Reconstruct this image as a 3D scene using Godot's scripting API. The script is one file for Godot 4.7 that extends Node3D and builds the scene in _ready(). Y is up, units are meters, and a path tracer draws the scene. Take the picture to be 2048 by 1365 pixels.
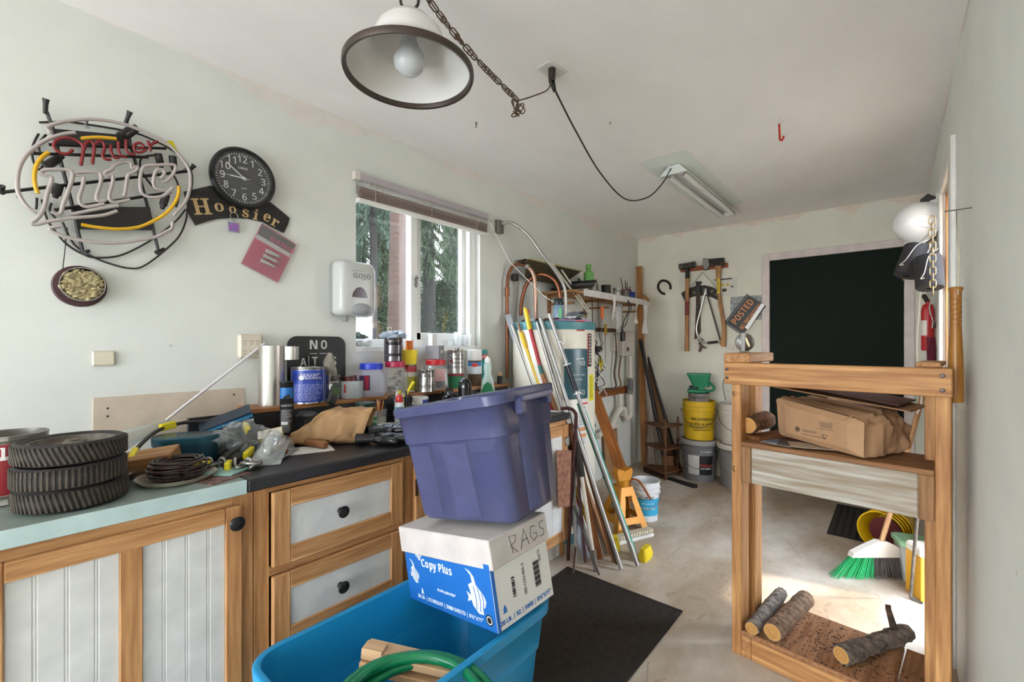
extends Node3D

var taken := {}
var cache := {}
var rng := RandomNumberGenerator.new()
const FLAT := 4294967295

# ---------- materials ----------
func noise_tex(key: String, freq: float, oct: int, a: Color, b: Color, kind := 3, size := 256, bump := false) -> NoiseTexture2D:
	if cache.has(key):
		return cache[key]
	var n := FastNoiseLite.new()
	n.seed = hash(key) % 1000
	n.noise_type = kind as FastNoiseLite.NoiseType
	n.frequency = freq
	n.fractal_octaves = oct
	var t := NoiseTexture2D.new()
	t.width = size
	t.height = size
	t.seamless = true
	t.noise = n
	if bump:
		t.as_normal_map = true
		t.bump_strength = 4.0
	else:
		var g := Gradient.new()
		g.set_color(0, a)
		g.set_color(1, b)
		t.color_ramp = g
	cache[key] = t
	return t

func shade(v: float) -> Color:
	return Color(v, v, v)

# plain colour (sRGB hex), roughness, metallic; mottle 0 none, 1 faint, 2 grimy, 3 blotchy
func C(hex: String, rough := 0.5, metal := 0.0, mottle := 0) -> StandardMaterial3D:
	var k := "C%s_%s_%s_%s" % [hex, rough, metal, mottle]
	if cache.has(k):
		return cache[k]
	var m := StandardMaterial3D.new()
	m.albedo_color = Color(hex)
	m.roughness = rough
	m.metallic = metal
	if mottle > 0:
		m.albedo_texture = [null, noise_tex("faint", 0.02, 5, shade(0.9), shade(1.0)), noise_tex("grime", 0.025, 5, shade(0.62), shade(1.0)), noise_tex("blotch", 0.02, 4, shade(0.3), shade(1.0))][mottle]
		m.uv1_triplanar = true
		m.uv1_scale = Vector3.ONE * [0.0, 2.5, 5.0, 9.0][mottle]
	cache[k] = m
	return m

# wood with its grain along axis 0 x, 1 y, 2 z of the mesh
func wood(hex: String, axis := 0, rough := 0.6, contrast := 1, fine := 1.0) -> StandardMaterial3D:
	var k := "W%s_%s_%s_%s_%s" % [hex, axis, rough, contrast, fine]
	if cache.has(k):
		return cache[k]
	var m := StandardMaterial3D.new()
	m.albedo_color = Color(hex)
	m.roughness = rough
	m.albedo_texture = [noise_tex("grain0", 0.03, 4, Color(0.88, 0.85, 0.82), Color(1, 1, 1)), noise_tex("grain1", 0.03, 5, Color(0.66, 0.56, 0.46), Color(1, 1, 1)), noise_tex("grain2", 0.035, 5, Color(0.35, 0.28, 0.22), Color(1, 1, 1))][contrast]
	m.uv1_triplanar = true
	var sc := Vector3.ONE * 7.0 * fine
	sc[axis] = 0.45 * fine
	m.uv1_scale = sc
	m.uv1_offset = Vector3(0.31, 0.17, 0.53)
	cache[k] = m
	return m

func glass(hex: String, alpha: float, rough := 0.05) -> StandardMaterial3D:
	var k := "G%s_%s_%s" % [hex, alpha, rough]
	if cache.has(k):
		return cache[k]
	var m := StandardMaterial3D.new()
	m.albedo_color = Color(Color(hex), alpha)
	m.transparency = BaseMaterial3D.TRANSPARENCY_ALPHA
	m.roughness = rough
	cache[k] = m
	return m

func print_mat(im: Image, rough := 0.5) -> StandardMaterial3D:
	var m := StandardMaterial3D.new()
	m.albedo_texture = ImageTexture.create_from_image(im)
	m.roughness = rough
	return m

# a printed sheet: background, then [x, y, w, h, hex] bars, then [x, y, w, h, hex, line height, gap] blocks of lines too small to read
func sheet_image(w: int, h: int, bg: String, bars: Array) -> Image:
	var im := Image.create_empty(w, h, false, Image.FORMAT_RGB8)
	im.fill(Color(bg))
	for b in bars:
		var c := Color(b[4])
		if b.size() == 5:
			im.fill_rect(Rect2i(b[0], b[1], b[2], b[3]), c)
		else:
			var y: int = b[1]
			while y + b[5] <= b[1] + b[3]:
				var x: int = b[0]
				var stop: int = b[0] + int(b[2] * rng.randf_range(0.7, 1.0))
				while x < stop:
					var n := rng.randi_range(3, 9)
					im.fill_rect(Rect2i(x, y, mini(n, stop - x), b[5]), c)
					x += n + 2
				y += b[5] + b[6]
	return im

# ---------- mesh building ----------
func S() -> SurfaceTool:
	var s := SurfaceTool.new()
	s.begin(Mesh.PRIMITIVE_TRIANGLES)
	return s

func E(s: SurfaceTool) -> ArrayMesh:
	s.generate_normals()
	return s.commit()

func tri(s: SurfaceTool, a: Vector3, b: Vector3, c: Vector3, ua := Vector2.ZERO, ub := Vector2.ZERO, uc := Vector2.ZERO) -> void:
	s.set_uv(ua)
	s.add_vertex(a)
	s.set_uv(ub)
	s.add_vertex(b)
	s.set_uv(uc)
	s.add_vertex(c)

# quad turned so that its front looks along out
func quad(s: SurfaceTool, a: Vector3, b: Vector3, c: Vector3, d: Vector3, out: Vector3, uv := Rect2(0, 0, 1, 1)) -> void:
	var ua := uv.position + Vector2(0, uv.size.y)
	var ub := uv.end
	var uc := uv.position + Vector2(uv.size.x, 0)
	var ud := uv.position
	if (b - a).cross(c - a).dot(out) > 0:
		tri(s, a, c, b, ua, uc, ub)
		tri(s, a, d, c, ua, ud, uc)
	else:
		tri(s, a, b, c, ua, ub, uc)
		tri(s, a, c, d, ua, uc, ud)

func T(p := Vector3.ZERO, rx := 0.0, ry := 0.0, rz := 0.0) -> Transform3D:
	return Transform3D(Basis.from_euler(Vector3(deg_to_rad(rx), deg_to_rad(ry), deg_to_rad(rz))), p)

# transform whose y axis runs from a to b and whose origin is a
func along(a: Vector3, b: Vector3, roll := 0.0) -> Transform3D:
	var y := (b - a).normalized()
	var x := Vector3.FORWARD.cross(y) if absf(y.z) < 0.9 else Vector3.RIGHT.cross(y)
	x = x.normalized().rotated(y, roll)
	return Transform3D(Basis(x, y, x.cross(y)), a)

func box(s: SurfaceTool, c: Vector3, size: Vector3, bev := 0.002, xf := Transform3D()) -> void:
	s.set_smooth_group(FLAT)
	var h := size / 2
	bev = minf(bev, minf(h.x, minf(h.y, h.z)) * 0.9)
	for a in 3:
		var b := (a + 1) % 3
		var d := (a + 2) % 3
		for g in [-1.0, 1.0]:
			var p := []
			for q in [[-1, -1], [1, -1], [1, 1], [-1, 1]]:
				var v := Vector3.ZERO
				v[a] = g * h[a]
				v[b] = q[0] * (h[b] - bev)
				v[d] = q[1] * (h[d] - bev)
				p.append(xf * (c + v))
			var o := Vector3.ZERO
			o[a] = g
			quad(s, p[0], p[1], p[2], p[3], xf.basis * o)
			if bev <= 0:
				continue
			for g2 in [-1.0, 1.0]:      # edge between faces a and b, along d
				var e := []
				for q in [[0, -1], [0, 1], [1, 1], [1, -1]]:
					var v := Vector3.ZERO
					v[a] = g * (h[a] - (bev if q[0] else 0.0))
					v[b] = g2 * (h[b] - (0.0 if q[0] else bev))
					v[d] = q[1] * (h[d] - bev)
					e.append(xf * (c + v))
				var o2 := Vector3.ZERO
				o2[a] = g
				o2[b] = g2
				quad(s, e[0], e[1], e[2], e[3], xf.basis * o2)
	if bev > 0:
		for x in [-1.0, 1.0]:
			for y in [-1.0, 1.0]:
				for z in [-1.0, 1.0]:
					var g := Vector3(x, y, z)
					var p := []
					for a in 3:
						var v := g * (h - Vector3.ONE * bev)
						v[a] = g[a] * h[a]
						p.append(xf * (c + v))
					if (p[1] - p[0]).cross(p[2] - p[0]).dot(xf.basis * g) > 0:
						tri(s, p[0], p[2], p[1])
					else:
						tri(s, p[0], p[1], p[2])

func box_mesh(size: Vector3, bev := 0.002) -> ArrayMesh:
	var k := "B%s_%s" % [size, bev]
	if not cache.has(k):
		var s := S()
		box(s, Vector3.ZERO, size, bev)
		cache[k] = E(s)
	return cache[k]

# smooth curve through points
func curve(pts: Array, steps := 5, closed := false) -> Array:
	var out := []
	var n := pts.size()
	for i in (n if closed else n - 1):
		var p0: Vector3 = pts[(i - 1 + n) % n] if closed else pts[maxi(i - 1, 0)]
		var p3: Vector3 = pts[(i + 2) % n] if closed else pts[mini(i + 2, n - 1)]
		for k in steps:
			out.append((pts[i] as Vector3).cubic_interpolate(pts[(i + 1) % n], p0, p3, float(k) / steps))
	if not closed:
		out.append(pts[n - 1])
	return out

# round bar swept along points; r is one radius or one per point
func tube(s: SurfaceTool, pts: Array, r, seg := 8, closed := false, squash := 1.0, group := 0) -> void:
	var n := pts.size()
	var rings := []
	var t0: Vector3 = (pts[1] - pts[0]).normalized()
	var x := Vector3.UP.cross(t0)
	if x.length() < 0.1:
		x = Vector3.RIGHT.cross(t0)
	x = x.normalized()
	for i in n:
		var a: Vector3 = pts[(i - 1 + n) % n] if closed or i > 0 else pts[i]
		var b: Vector3 = pts[(i + 1) % n] if closed or i < n - 1 else pts[i]
		var t := (b - a).normalized()
		x = (x - t * x.dot(t)).normalized()
		var y := t.cross(x)
		var rr: float = r[i] if r is Array else r
		var ring := []
		for k in seg:
			var w := TAU * k / seg
			ring.append((pts[i] as Vector3) + (x * cos(w) + y * sin(w) * squash) * rr)
		rings.append(ring)
	s.set_smooth_group(group)
	for i in (n if closed else n - 1):
		var p: Array = rings[i]
		var q: Array = rings[(i + 1) % n]
		for k in seg:
			var l := (k + 1) % seg
			tri(s, p[k], q[l], q[k])
			tri(s, p[k], p[l], q[l])
	if not closed:
		s.set_smooth_group(FLAT)
		for k in range(1, seg - 1):
			tri(s, rings[0][0], rings[0][k + 1], rings[0][k])
			tri(s, rings[n - 1][0], rings[n - 1][k], rings[n - 1][k + 1])

func tube_mesh(pts: Array, r, seg := 8, closed := false) -> ArrayMesh:
	var s := S()
	tube(s, pts, r, seg, closed)
	return E(s)

# profile [r, y, r, y ...] turned about y; sharp profile corners stay sharp
func lathe(s: SurfaceTool, prof: Array, seg := 24, xf := Transform3D(), a0 := 0.0, a1 := TAU, sharp := 0.7) -> void:
	var n := prof.size() / 2
	var g := 1
	var length := 0.0
	var ys := [0.0]
	for i in n - 1:
		length += Vector2(prof[2 * i], prof[2 * i + 1]).distance_to(Vector2(prof[2 * i + 2], prof[2 * i + 3]))
		ys.append(length)
	for i in n - 1:
		var r0: float = prof[2 * i]
		var y0: float = prof[2 * i + 1]
		var r1: float = prof[2 * i + 2]
		var y1: float = prof[2 * i + 3]
		if i > 0:
			var d0 := Vector2(r0 - prof[2 * i - 2], y0 - prof[2 * i - 1])
			if absf(d0.angle_to(Vector2(r1 - r0, y1 - y0))) > sharp:
				g += 1
		s.set_smooth_group(g)
		for k in seg:
			var w0 := a0 + (a1 - a0) * k / seg
			var w1 := a0 + (a1 - a0) * (k + 1) / seg
			var u0 := float(k) / seg
			var u1 := float(k + 1) / seg
			var v0: float = 1.0 - ys[i] / length
			var v1: float = 1.0 - ys[i + 1] / length
			var a := xf * Vector3(r0 * sin(w0), y0, r0 * cos(w0))
			var b := xf * Vector3(r0 * sin(w1), y0, r0 * cos(w1))
			var c := xf * Vector3(r1 * sin(w1), y1, r1 * cos(w1))
			var d := xf * Vector3(r1 * sin(w0), y1, r1 * cos(w0))
			if r0 > 1e-6:
				tri(s, a, c, b, Vector2(u0, v0), Vector2(u1, v1), Vector2(u1, v0))
			if r1 > 1e-6:
				tri(s, a, d, c, Vector2(u0, v0), Vector2(u0, v1), Vector2(u1, v1))

func lathe_mesh(prof: Array, seg := 24, a0 := 0.0, a1 := TAU) -> ArrayMesh:
	var s := S()
	lathe(s, prof, seg, Transform3D(), a0, a1)
	return E(s)

# outline in x, y pushed from z0 to z1
func prism(s: SurfaceTool, poly: PackedVector2Array, z0: float, z1: float, xf := Transform3D()) -> void:
	var idx := Geometry2D.triangulate_polygon(poly)
	var n := poly.size()
	s.set_smooth_group(FLAT)
	for i in range(0, idx.size(), 3):
		var a := poly[idx[i]]
		var b := poly[idx[i + 1]]
		var c := poly[idx[i + 2]]
		if (b - a).cross(c - a) > 0:
			var t := b
			b = c
			c = t
		tri(s, xf * Vector3(a.x, a.y, z1), xf * Vector3(b.x, b.y, z1), xf * Vector3(c.x, c.y, z1))
		tri(s, xf * Vector3(a.x, a.y, z0), xf * Vector3(c.x, c.y, z0), xf * Vector3(b.x, b.y, z0))
	var ccw := not Geometry2D.is_polygon_clockwise(poly)
	for i in n:
		var a := poly[i]
		var b := poly[(i + 1) % n]
		var o := Vector3((b - a).y, -(b - a).x, 0)
		quad(s, xf * Vector3(a.x, a.y, z0), xf * Vector3(b.x, b.y, z0), xf * Vector3(b.x, b.y, z1), xf * Vector3(a.x, a.y, z1), xf.basis * (o if ccw else -o))

func prism_mesh(pts: Array, z0: float, z1: float) -> ArrayMesh:
	var s := S()
	prism(s, mm(pts, 1.0), z0, z1)
	return E(s)

# flat list of numbers to 2D points
func mm(a: Array, k := 0.001) -> PackedVector2Array:
	var out := PackedVector2Array()
	for i in range(0, a.size(), 2):
		out.append(Vector2(a[i], a[i + 1]) * k)
	return out

func mm3(a: Array, z: float, k := 0.001) -> Array:
	var out := []
	for i in range(0, a.size(), 2):
		out.append(Vector3(a[i] * k, a[i + 1] * k, z))
	return out

func p3(a: Array) -> Array:
	var out := []
	for i in range(0, a.size(), 3):
		out.append(Vector3(a[i], a[i + 1], a[i + 2]))
	return out

# rounded rectangle ring in the plane y
func rring(cx: float, cz: float, w: float, d: float, r: float, y: float, seg := 4) -> Array:
	var out := []
	for q in 4:
		var mx: float = cx + (w / 2 - r) * [1, -1, -1, 1][q]
		var mz: float = cz + (d / 2 - r) * [1, 1, -1, -1][q]
		for k in seg + 1:
			var a := PI / 2 * (q + float(k) / seg)
			out.append(Vector3(mx + r * cos(a), y, mz + r * sin(a)))
	return out

# skin through rings of equal size; sharp: ring numbers where the skin creases
func loft(s: SurfaceTool, rings: Array, cap0 := true, cap1 := true, sharp := [], xf := Transform3D(), group := 10) -> void:
	var n: int = rings[0].size()
	var g := group
	for i in rings.size() - 1:
		if i in sharp:
			g += 1
		s.set_smooth_group(g)
		for k in n:
			var l := (k + 1) % n
			tri(s, xf * rings[i][k], xf * rings[i][l], xf * rings[i + 1][l])
			tri(s, xf * rings[i][k], xf * rings[i + 1][l], xf * rings[i + 1][k])
	s.set_smooth_group(FLAT)
	for e in [[cap0, 0], [cap1, rings.size() - 1]]:
		if e[0]:
			var ring: Array = rings[e[1]]
			var c := Vector3.ZERO
			for p in ring:
				c += p
			c /= n
			for k in n:
				if e[1] == 0:
					tri(s, xf * c, xf * ring[(k + 1) % n], xf * ring[k])
				else:
					tri(s, xf * c, xf * ring[k], xf * ring[(k + 1) % n])

# a sheet of nu by nv cells given by f(u, v); thick > 0 gives it a back and edges
func sheet(s: SurfaceTool, nu: int, nv: int, f: Callable, thick := 0.0) -> void:
	var top := []
	for j in nv + 1:
		var row := []
		for i in nu + 1:
			row.append(f.call(float(i) / nu, float(j) / nv))
		top.append(row)
	var low := []
	for j in nv + 1:
		var row := []
		for i in nu + 1:
			var n: Vector3 = (top[j][mini(i + 1, nu)] - top[j][maxi(i - 1, 0)]).cross(top[mini(j + 1, nv)][i] - top[maxi(j - 1, 0)][i]).normalized()
			row.append(top[j][i] - n * thick)
		low.append(row)
	s.set_smooth_group(20)
	for j in nv:
		for i in nu:
			var u0 := Vector2(float(i) / nu, 1 - float(j) / nv)
			var u1 := Vector2(float(i + 1) / nu, 1 - float(j + 1) / nv)
			tri(s, top[j][i], top[j + 1][i + 1], top[j][i + 1], u0, u1, Vector2(u1.x, u0.y))
			tri(s, top[j][i], top[j + 1][i], top[j + 1][i + 1], u0, Vector2(u0.x, u1.y), u1)
	if thick <= 0:
		return
	s.set_smooth_group(21)
	for j in nv:
		for i in nu:
			tri(s, low[j][i], low[j][i + 1], low[j + 1][i + 1])
			tri(s, low[j][i], low[j + 1][i + 1], low[j + 1][i])
	s.set_smooth_group(FLAT)
	for j in nv:
		quad(s, top[j][0], top[j + 1][0], low[j + 1][0], low[j][0], top[j][0] - top[j][1])
		quad(s, top[j][nu], top[j + 1][nu], low[j + 1][nu], low[j][nu], top[j][nu] - top[j][nu - 1])
	for i in nu:
		quad(s, top[0][i], top[0][i + 1], low[0][i + 1], low[0][i], top[0][i] - top[1][i])
		quad(s, top[nv][i], top[nv][i + 1], low[nv][i + 1], low[nv][i], top[nv][i] - top[nv - 1][i])

# lumpy ball
func blob(s: SurfaceTool, c: Vector3, r: Vector3, amp := 0.2, freq := 2.0, sd := 1, rows := 10, xf := Transform3D(), flat := false) -> void:
	var n := FastNoiseLite.new()
	n.seed = sd
	n.frequency = freq
	n.fractal_octaves = 2
	var cols := rows * 2
	var g := []
	for j in rows + 1:
		var row := []
		for i in cols:
			var a := PI * j / rows
			var b := TAU * i / cols
			var d := Vector3(sin(a) * cos(b), cos(a), sin(a) * sin(b))
			row.append(xf * (c + d * r * (1.0 + amp * n.get_noise_3dv(d))))
		g.append(row)
	s.set_smooth_group(FLAT if flat else 30 + sd)
	for j in rows:
		for i in cols:
			var l := (i + 1) % cols
			if j > 0:
				tri(s, g[j][i], g[j][l], g[j + 1][l])
			if j < rows - 1:
				tri(s, g[j][i], g[j + 1][l], g[j + 1][i])

# ---------- nodes ----------
func numbered(called: String) -> String:
	var n: int = taken.get(called, 0)
	taken[called] = n + 1
	return called if n == 0 else "%s_%03d" % [called, n]

func tag(o: Node3D, label: String, category: String, group := "") -> Node3D:
	o.set_meta("label", label)
	o.set_meta("category", category)
	if group:
		o.set_meta("group", group)
	return o

func thing(called: String, label: String, category: String, at := Vector3.ZERO, turn := 0.0, group := "") -> Node3D:
	var o := Node3D.new()
	o.name = numbered(called)
	add_child(o)
	o.position = at
	o.rotation.y = turn
	return tag(o, label, category, group)

func part(parent: Node3D, called: String, mesh: Mesh, m: Material, xf := Transform3D(), label := "") -> MeshInstance3D:
	var o := MeshInstance3D.new()
	o.mesh = mesh
	o.material_override = m
	if parent == self:
		o.name = numbered(called)
	else:
		o.name = called
	parent.add_child(o, true)
	o.transform = xf
	if label:
		o.set_meta("label", label)
	return o

func solo(called: String, label: String, category: String, mesh: Mesh, m: Material, xf := Transform3D(), group := "") -> MeshInstance3D:
	var o := part(self, called, mesh, m, xf)
	tag(o, label, category, group)
	return o

func struct(called: String, mesh: Mesh, m: Material, xf := Transform3D(), parent: Node3D = self) -> MeshInstance3D:
	var o := part(parent, called, mesh, m, xf)
	if parent == self:
		o.set_meta("kind", "structure")
	return o

func bar(parent: Node3D, called: String, size: Vector3, c: Vector3, m: Material, bev := 0.002, xf := Transform3D()) -> MeshInstance3D:
	return part(parent, called, box_mesh(size, bev), m, xf * T(c))

func text(parent: Node3D, called: String, words: String, size: float, m: Material, xf: Transform3D, bend := 0.0, serif := false, bold := false, depth := 0.0008, stretch := 1.0) -> MeshInstance3D:
	var k := "F%s%s" % [serif, bold]
	if not cache.has(k):
		var f := SystemFont.new()
		f.font_names = PackedStringArray(["Droid Serif" if serif else "Droid Sans"])
		if bold:
			f.font_weight = 700
		cache[k] = f
	var tm := TextMesh.new()
	tm.text = words
	tm.font = cache[k]
	tm.font_size = 32
	tm.pixel_size = size / 32.0
	tm.depth = depth
	tm.curve_step = 2.0
	var mesh: Mesh = tm
	if bend > 0.0 or stretch != 1.0:
		var arr := tm.get_mesh_arrays()
		var v: PackedVector3Array = arr[Mesh.ARRAY_VERTEX]
		var nn: PackedVector3Array = arr[Mesh.ARRAY_NORMAL]
		for i in v.size():
			var p := v[i]
			p.x *= stretch
			if bend > 0.0:
				var a := p.x / bend
				var rr := bend + p.z
				v[i] = Vector3(sin(a) * rr, p.y, cos(a) * rr)
				nn[i] = nn[i].rotated(Vector3.UP, a)
			else:
				v[i] = p
		arr[Mesh.ARRAY_VERTEX] = v
		arr[Mesh.ARRAY_NORMAL] = nn
		arr[Mesh.ARRAY_TANGENT] = null
		var am := ArrayMesh.new()
		am.add_surface_from_arrays(Mesh.PRIMITIVE_TRIANGLES, arr)
		mesh = am
	return part(parent, called, mesh, m, xf)

const WALL_L := -2.13
const WALL_R := 0.19
const WALL_B := -4.63
const WALL_N := 3.4
const CEIL := 2.44
const TOP := 0.876

func _ready() -> void:
	rng.seed = 7
	view_and_light()
	room()
	outside()
	counter()
	left_wall_things()
	counter_things()
	shelf_things()
	totes()
	heater_corner()
	leaning_tools()
	back_wall_things()
	buckets()
	saw_bench()
	right_wall_things()
	ceiling_things()

func view_and_light() -> void:
	var cam := Camera3D.new()
	cam.name = "camera"
	cam.projection = Camera3D.PROJECTION_FRUSTUM
	cam.near = 0.05
	cam.far = 200.0
	cam.size = 0.05 * 1365.0 / 895.0
	cam.frustum_offset = Vector2(0, 0.05 * 7.0 / 895.0)
	add_child(cam)
	cam.position = Vector3(0, 1.287, 0)
	cam.rotation.y = atan(763.0 / 895.0)
	cam.current = true
	var e := Environment.new()
	e.background_mode = Environment.BG_SKY
	var sm := ProceduralSkyMaterial.new()
	sm.sky_top_color = Color("b9cae0")
	sm.sky_horizon_color = Color("eceef0")
	sm.sky_curve = 0.2
	sm.ground_bottom_color = Color("6a6052")
	sm.ground_horizon_color = Color("a8a294")
	var sky := Sky.new()
	sky.sky_material = sm
	e.sky = sky
	e.background_energy_multiplier = 3.0
	e.ambient_light_source = Environment.AMBIENT_SOURCE_DISABLED
	e.tonemap_mode = Environment.TONE_MAPPER_LINEAR
	e.tonemap_exposure = 7.8
	e.sdfgi_enabled = true
	e.ssao_enabled = true
	e.ssil_enabled = true
	var we := WorldEnvironment.new()
	we.environment = e
	add_child(we)
	var sun := DirectionalLight3D.new()
	sun.name = "sun"
	sun.light_color = Color("fff1dc")
	sun.light_energy = 0.15
	sun.light_angular_distance = 2.5
	sun.shadow_enabled = true
	add_child(sun)
	sun.look_at_from_position(Vector3(3.2, 6.4, -3.7), Vector3(0, 0, -2.9))

# ---------- the room ----------
# painted board: base colour with patches of bare filler along the given edges (v from the top)
func wall_paint(w: int, h: int, base: String, filler: String, edge: float, sd: int, spots: Array) -> StandardMaterial3D:
	var n := FastNoiseLite.new()
	n.seed = sd
	n.frequency = 0.012
	n.fractal_octaves = 3
	var n2 := FastNoiseLite.new()
	n2.seed = sd + 5
	n2.frequency = 0.02
	n2.fractal_octaves = 4
	var im := Image.create_empty(w, h, false, Image.FORMAT_RGB8)
	var a := Color(base)
	var b := Color(filler)
	for y in h:
		for x in w:
			var c := a * (1.0 + 0.022 * n2.get_noise_2d(x, y))
			var reach := edge * (0.45 + 1.3 * n.get_noise_2d(x, y * 0.4))
			if y < reach:
				c = b * (1.0 + 0.03 * n2.get_noise_2d(x * 3, y * 3))
			im.set_pixel(x, y, c)
	for q in spots:      # chips, nail holes and scuffs
		im.fill_rect(Rect2i(q[0], q[1], q[2], q[3]), Color(q[4]))
	return print_mat(im, 0.75)

# slab face with holes: a wall in the plane u (along), v (up) with rectangular openings, thickness t behind its face
func holed(u0: float, u1: float, v0: float, v1: float, holes: Array, t: float) -> ArrayMesh:
	var s := S()
	s.set_smooth_group(FLAT)
	var us := [u0, u1]
	var vs := [v0, v1]
	for h in holes:
		us.append_array([h[0], h[1]])
		vs.append_array([h[2], h[3]])
	us.sort()
	vs.sort()
	for i in us.size() - 1:
		for j in vs.size() - 1:
			var a: float = us[i]
			var b: float = us[i + 1]
			var c: float = vs[j]
			var d: float = vs[j + 1]
			if b - a < 1e-5 or d - c < 1e-5:
				continue
			var open := false
			for h in holes:
				if (a + b) / 2 > h[0] and (a + b) / 2 < h[1] and (c + d) / 2 > h[2] and (c + d) / 2 < h[3]:
					open = true
			if open:
				continue
			var uv := Rect2((a - u0) / (u1 - u0), 1 - (d - v0) / (v1 - v0), (b - a) / (u1 - u0), (d - c) / (v1 - v0))
			quad(s, Vector3(a, c, 0), Vector3(b, c, 0), Vector3(b, d, 0), Vector3(a, d, 0), Vector3.BACK, uv)
			quad(s, Vector3(a, c, -t), Vector3(b, c, -t), Vector3(b, d, -t), Vector3(a, d, -t), Vector3.FORWARD, uv)
	for h in holes + [[u0, u1, v0, v1]]:
		var k := 1.0 if h[0] == u0 and h[1] == u1 and h[2] == v0 and h[3] == v1 else -1.0
		for q in [[0, 2, 1, 2, Vector3.DOWN], [0, 3, 1, 3, Vector3.UP], [0, 2, 0, 3, Vector3.LEFT], [1, 2, 1, 3, Vector3.RIGHT]]:
			var a := Vector3(h[q[0]], h[q[1]], 0)
			var b := Vector3(h[q[2]], h[q[3]], 0)
			quad(s, a, b, b - Vector3(0, 0, t), a - Vector3(0, 0, t), q[4] * k, Rect2(0.5, 0.5, 0.01, 0.01))
	return E(s)

func room() -> void:
	var mint := "e7e8df"
	var mint_dimmed := "e1e1d9"  # same paint as mint, darkened to offset the strong light on this wall
	var spots := []
	for i in 26:
		spots.append([rng.randi_range(0, 1000), rng.randi_range(60, 380), 1, 1, ["a9aca2", "c0c3b8", "8f9288"][i % 3]])
	# left wall seen from inside: along runs towards -z
	var paint_l := wall_paint(1024, 408, mint_dimmed, "e8dfd6", 14, 3, spots)
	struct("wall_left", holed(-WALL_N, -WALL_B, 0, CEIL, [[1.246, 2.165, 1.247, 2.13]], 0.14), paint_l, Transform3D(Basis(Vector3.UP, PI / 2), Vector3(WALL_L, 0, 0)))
	var paint_b := wall_paint(512, 512, "e4e0d0", "e2d2c0", 14, 11, spots.slice(0, 6))
	struct("wall_back", holed(WALL_L, WALL_R, 0, CEIL, [[-0.858, 0.062, 0, 2.05]], 0.14), paint_b, T(Vector3(0, 0, WALL_B)))
	var paint_r := wall_paint(1024, 408, mint, "dcd6c8", 8, 17, spots.slice(6, 16))
	struct("wall_right", holed(WALL_B, WALL_N, 0, CEIL, [[-3.07, -2.6, 0, 2.03]], 0.14), paint_r, Transform3D(Basis(Vector3.UP, -PI / 2), Vector3(WALL_R, 0, 0)))
	struct("wall_near", holed(-WALL_R, -WALL_L, 0, CEIL, [[0.0, 2.0, 0.0, 2.2]], 0.14), C(mint, 0.75), Transform3D(Basis(Vector3.UP, PI), Vector3(0, 0, WALL_N)))
	# ceiling with a ragged patch of wall paint left round the tube light
	var n := FastNoiseLite.new()
	n.seed = 4
	n.frequency = 0.05
	n.fractal_octaves = 3
	var im := Image.create_empty(512, 1024, false, Image.FORMAT_RGB8)
	for y in 1024:
		for x in 512:
			var c := Color("fbf6f2") * (1.0 + 0.015 * n.get_noise_2d(x * 0.3, y * 0.3))
			var px := WALL_L + (WALL_R - WALL_L) * x / 512.0
			var pz := WALL_B + (WALL_N - WALL_B) * y / 1024.0
			var w := 0.012 * n.get_noise_2d(x * 1.5, y * 1.5)
			if absf(px + 1.085) < 0.155 + w and pz > -4.03 + w and pz < -2.68 + w:
				c = Color("e9efe6")
			im.set_pixel(x, y, c)
	var s := S()
	s.set_smooth_group(FLAT)
	quad(s, Vector3(WALL_L, CEIL, WALL_N), Vector3(WALL_R, CEIL, WALL_N), Vector3(WALL_R, CEIL, WALL_B), Vector3(WALL_L, CEIL, WALL_B), Vector3.DOWN)
	box(s, Vector3((WALL_L + WALL_R) / 2, CEIL + 0.07, (WALL_N + WALL_B) / 2), Vector3(WALL_R - WALL_L + 0.6, 0.13, WALL_N - WALL_B + 0.6), 0.0)
	struct("ceiling", E(s), print_mat(im, 0.8))
	# concrete floor: stains, scratches and dirt
	var n2 := FastNoiseLite.new()
	n2.seed = 21
	n2.frequency = 0.006
	n2.fractal_octaves = 5
	var n3 := FastNoiseLite.new()
	n3.seed = 22
	n3.frequency = 0.04
	n3.fractal_octaves = 3
	im = Image.create_empty(768, 1536, false, Image.FORMAT_RGB8)
	for y in 1536:
		for x in 768:
			var a := n2.get_noise_2d(x, y)
			var b := n3.get_noise_2d(x, y)
			var c := Color("cfc2b1").lerp(Color("ad9880"), clampf(0.5 + 1.3 * a, 0, 1)) * (1.0 + 0.05 * b)
			if b > 0.4 and a > 0.05:
				c = c.lerp(Color("8a7862"), 0.35)
			im.set_pixel(x, y, c)
	for i in 60:
		var x := rng.randf_range(10, 740)
		var y := rng.randf_range(10, 1500)
		var dx := rng.randf_range(-1, 1)
		var dy := rng.randf_range(-1, 1)
		for k in rng.randi_range(8, 60):
			x = clampf(x + dx, 0, 767)
			y = clampf(y + dy, 0, 1535)
			im.set_pixel(int(x), int(y), Color("8a7a66"))
	s = S()
	s.set_smooth_group(FLAT)
	quad(s, Vector3(WALL_L, 0, WALL_N), Vector3(WALL_R, 0, WALL_N), Vector3(WALL_R, 0, WALL_B), Vector3(WALL_L, 0, WALL_B), Vector3.UP)
	box(s, Vector3((WALL_L + WALL_R) / 2, -0.08, (WALL_N + WALL_B) / 2), Vector3(WALL_R - WALL_L + 0.6, 0.15, WALL_N - WALL_B + 0.6), 0.0)
	struct("floor", E(s), print_mat(im, 0.62))
	window_left()
	door_back()
	door_right()

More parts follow.
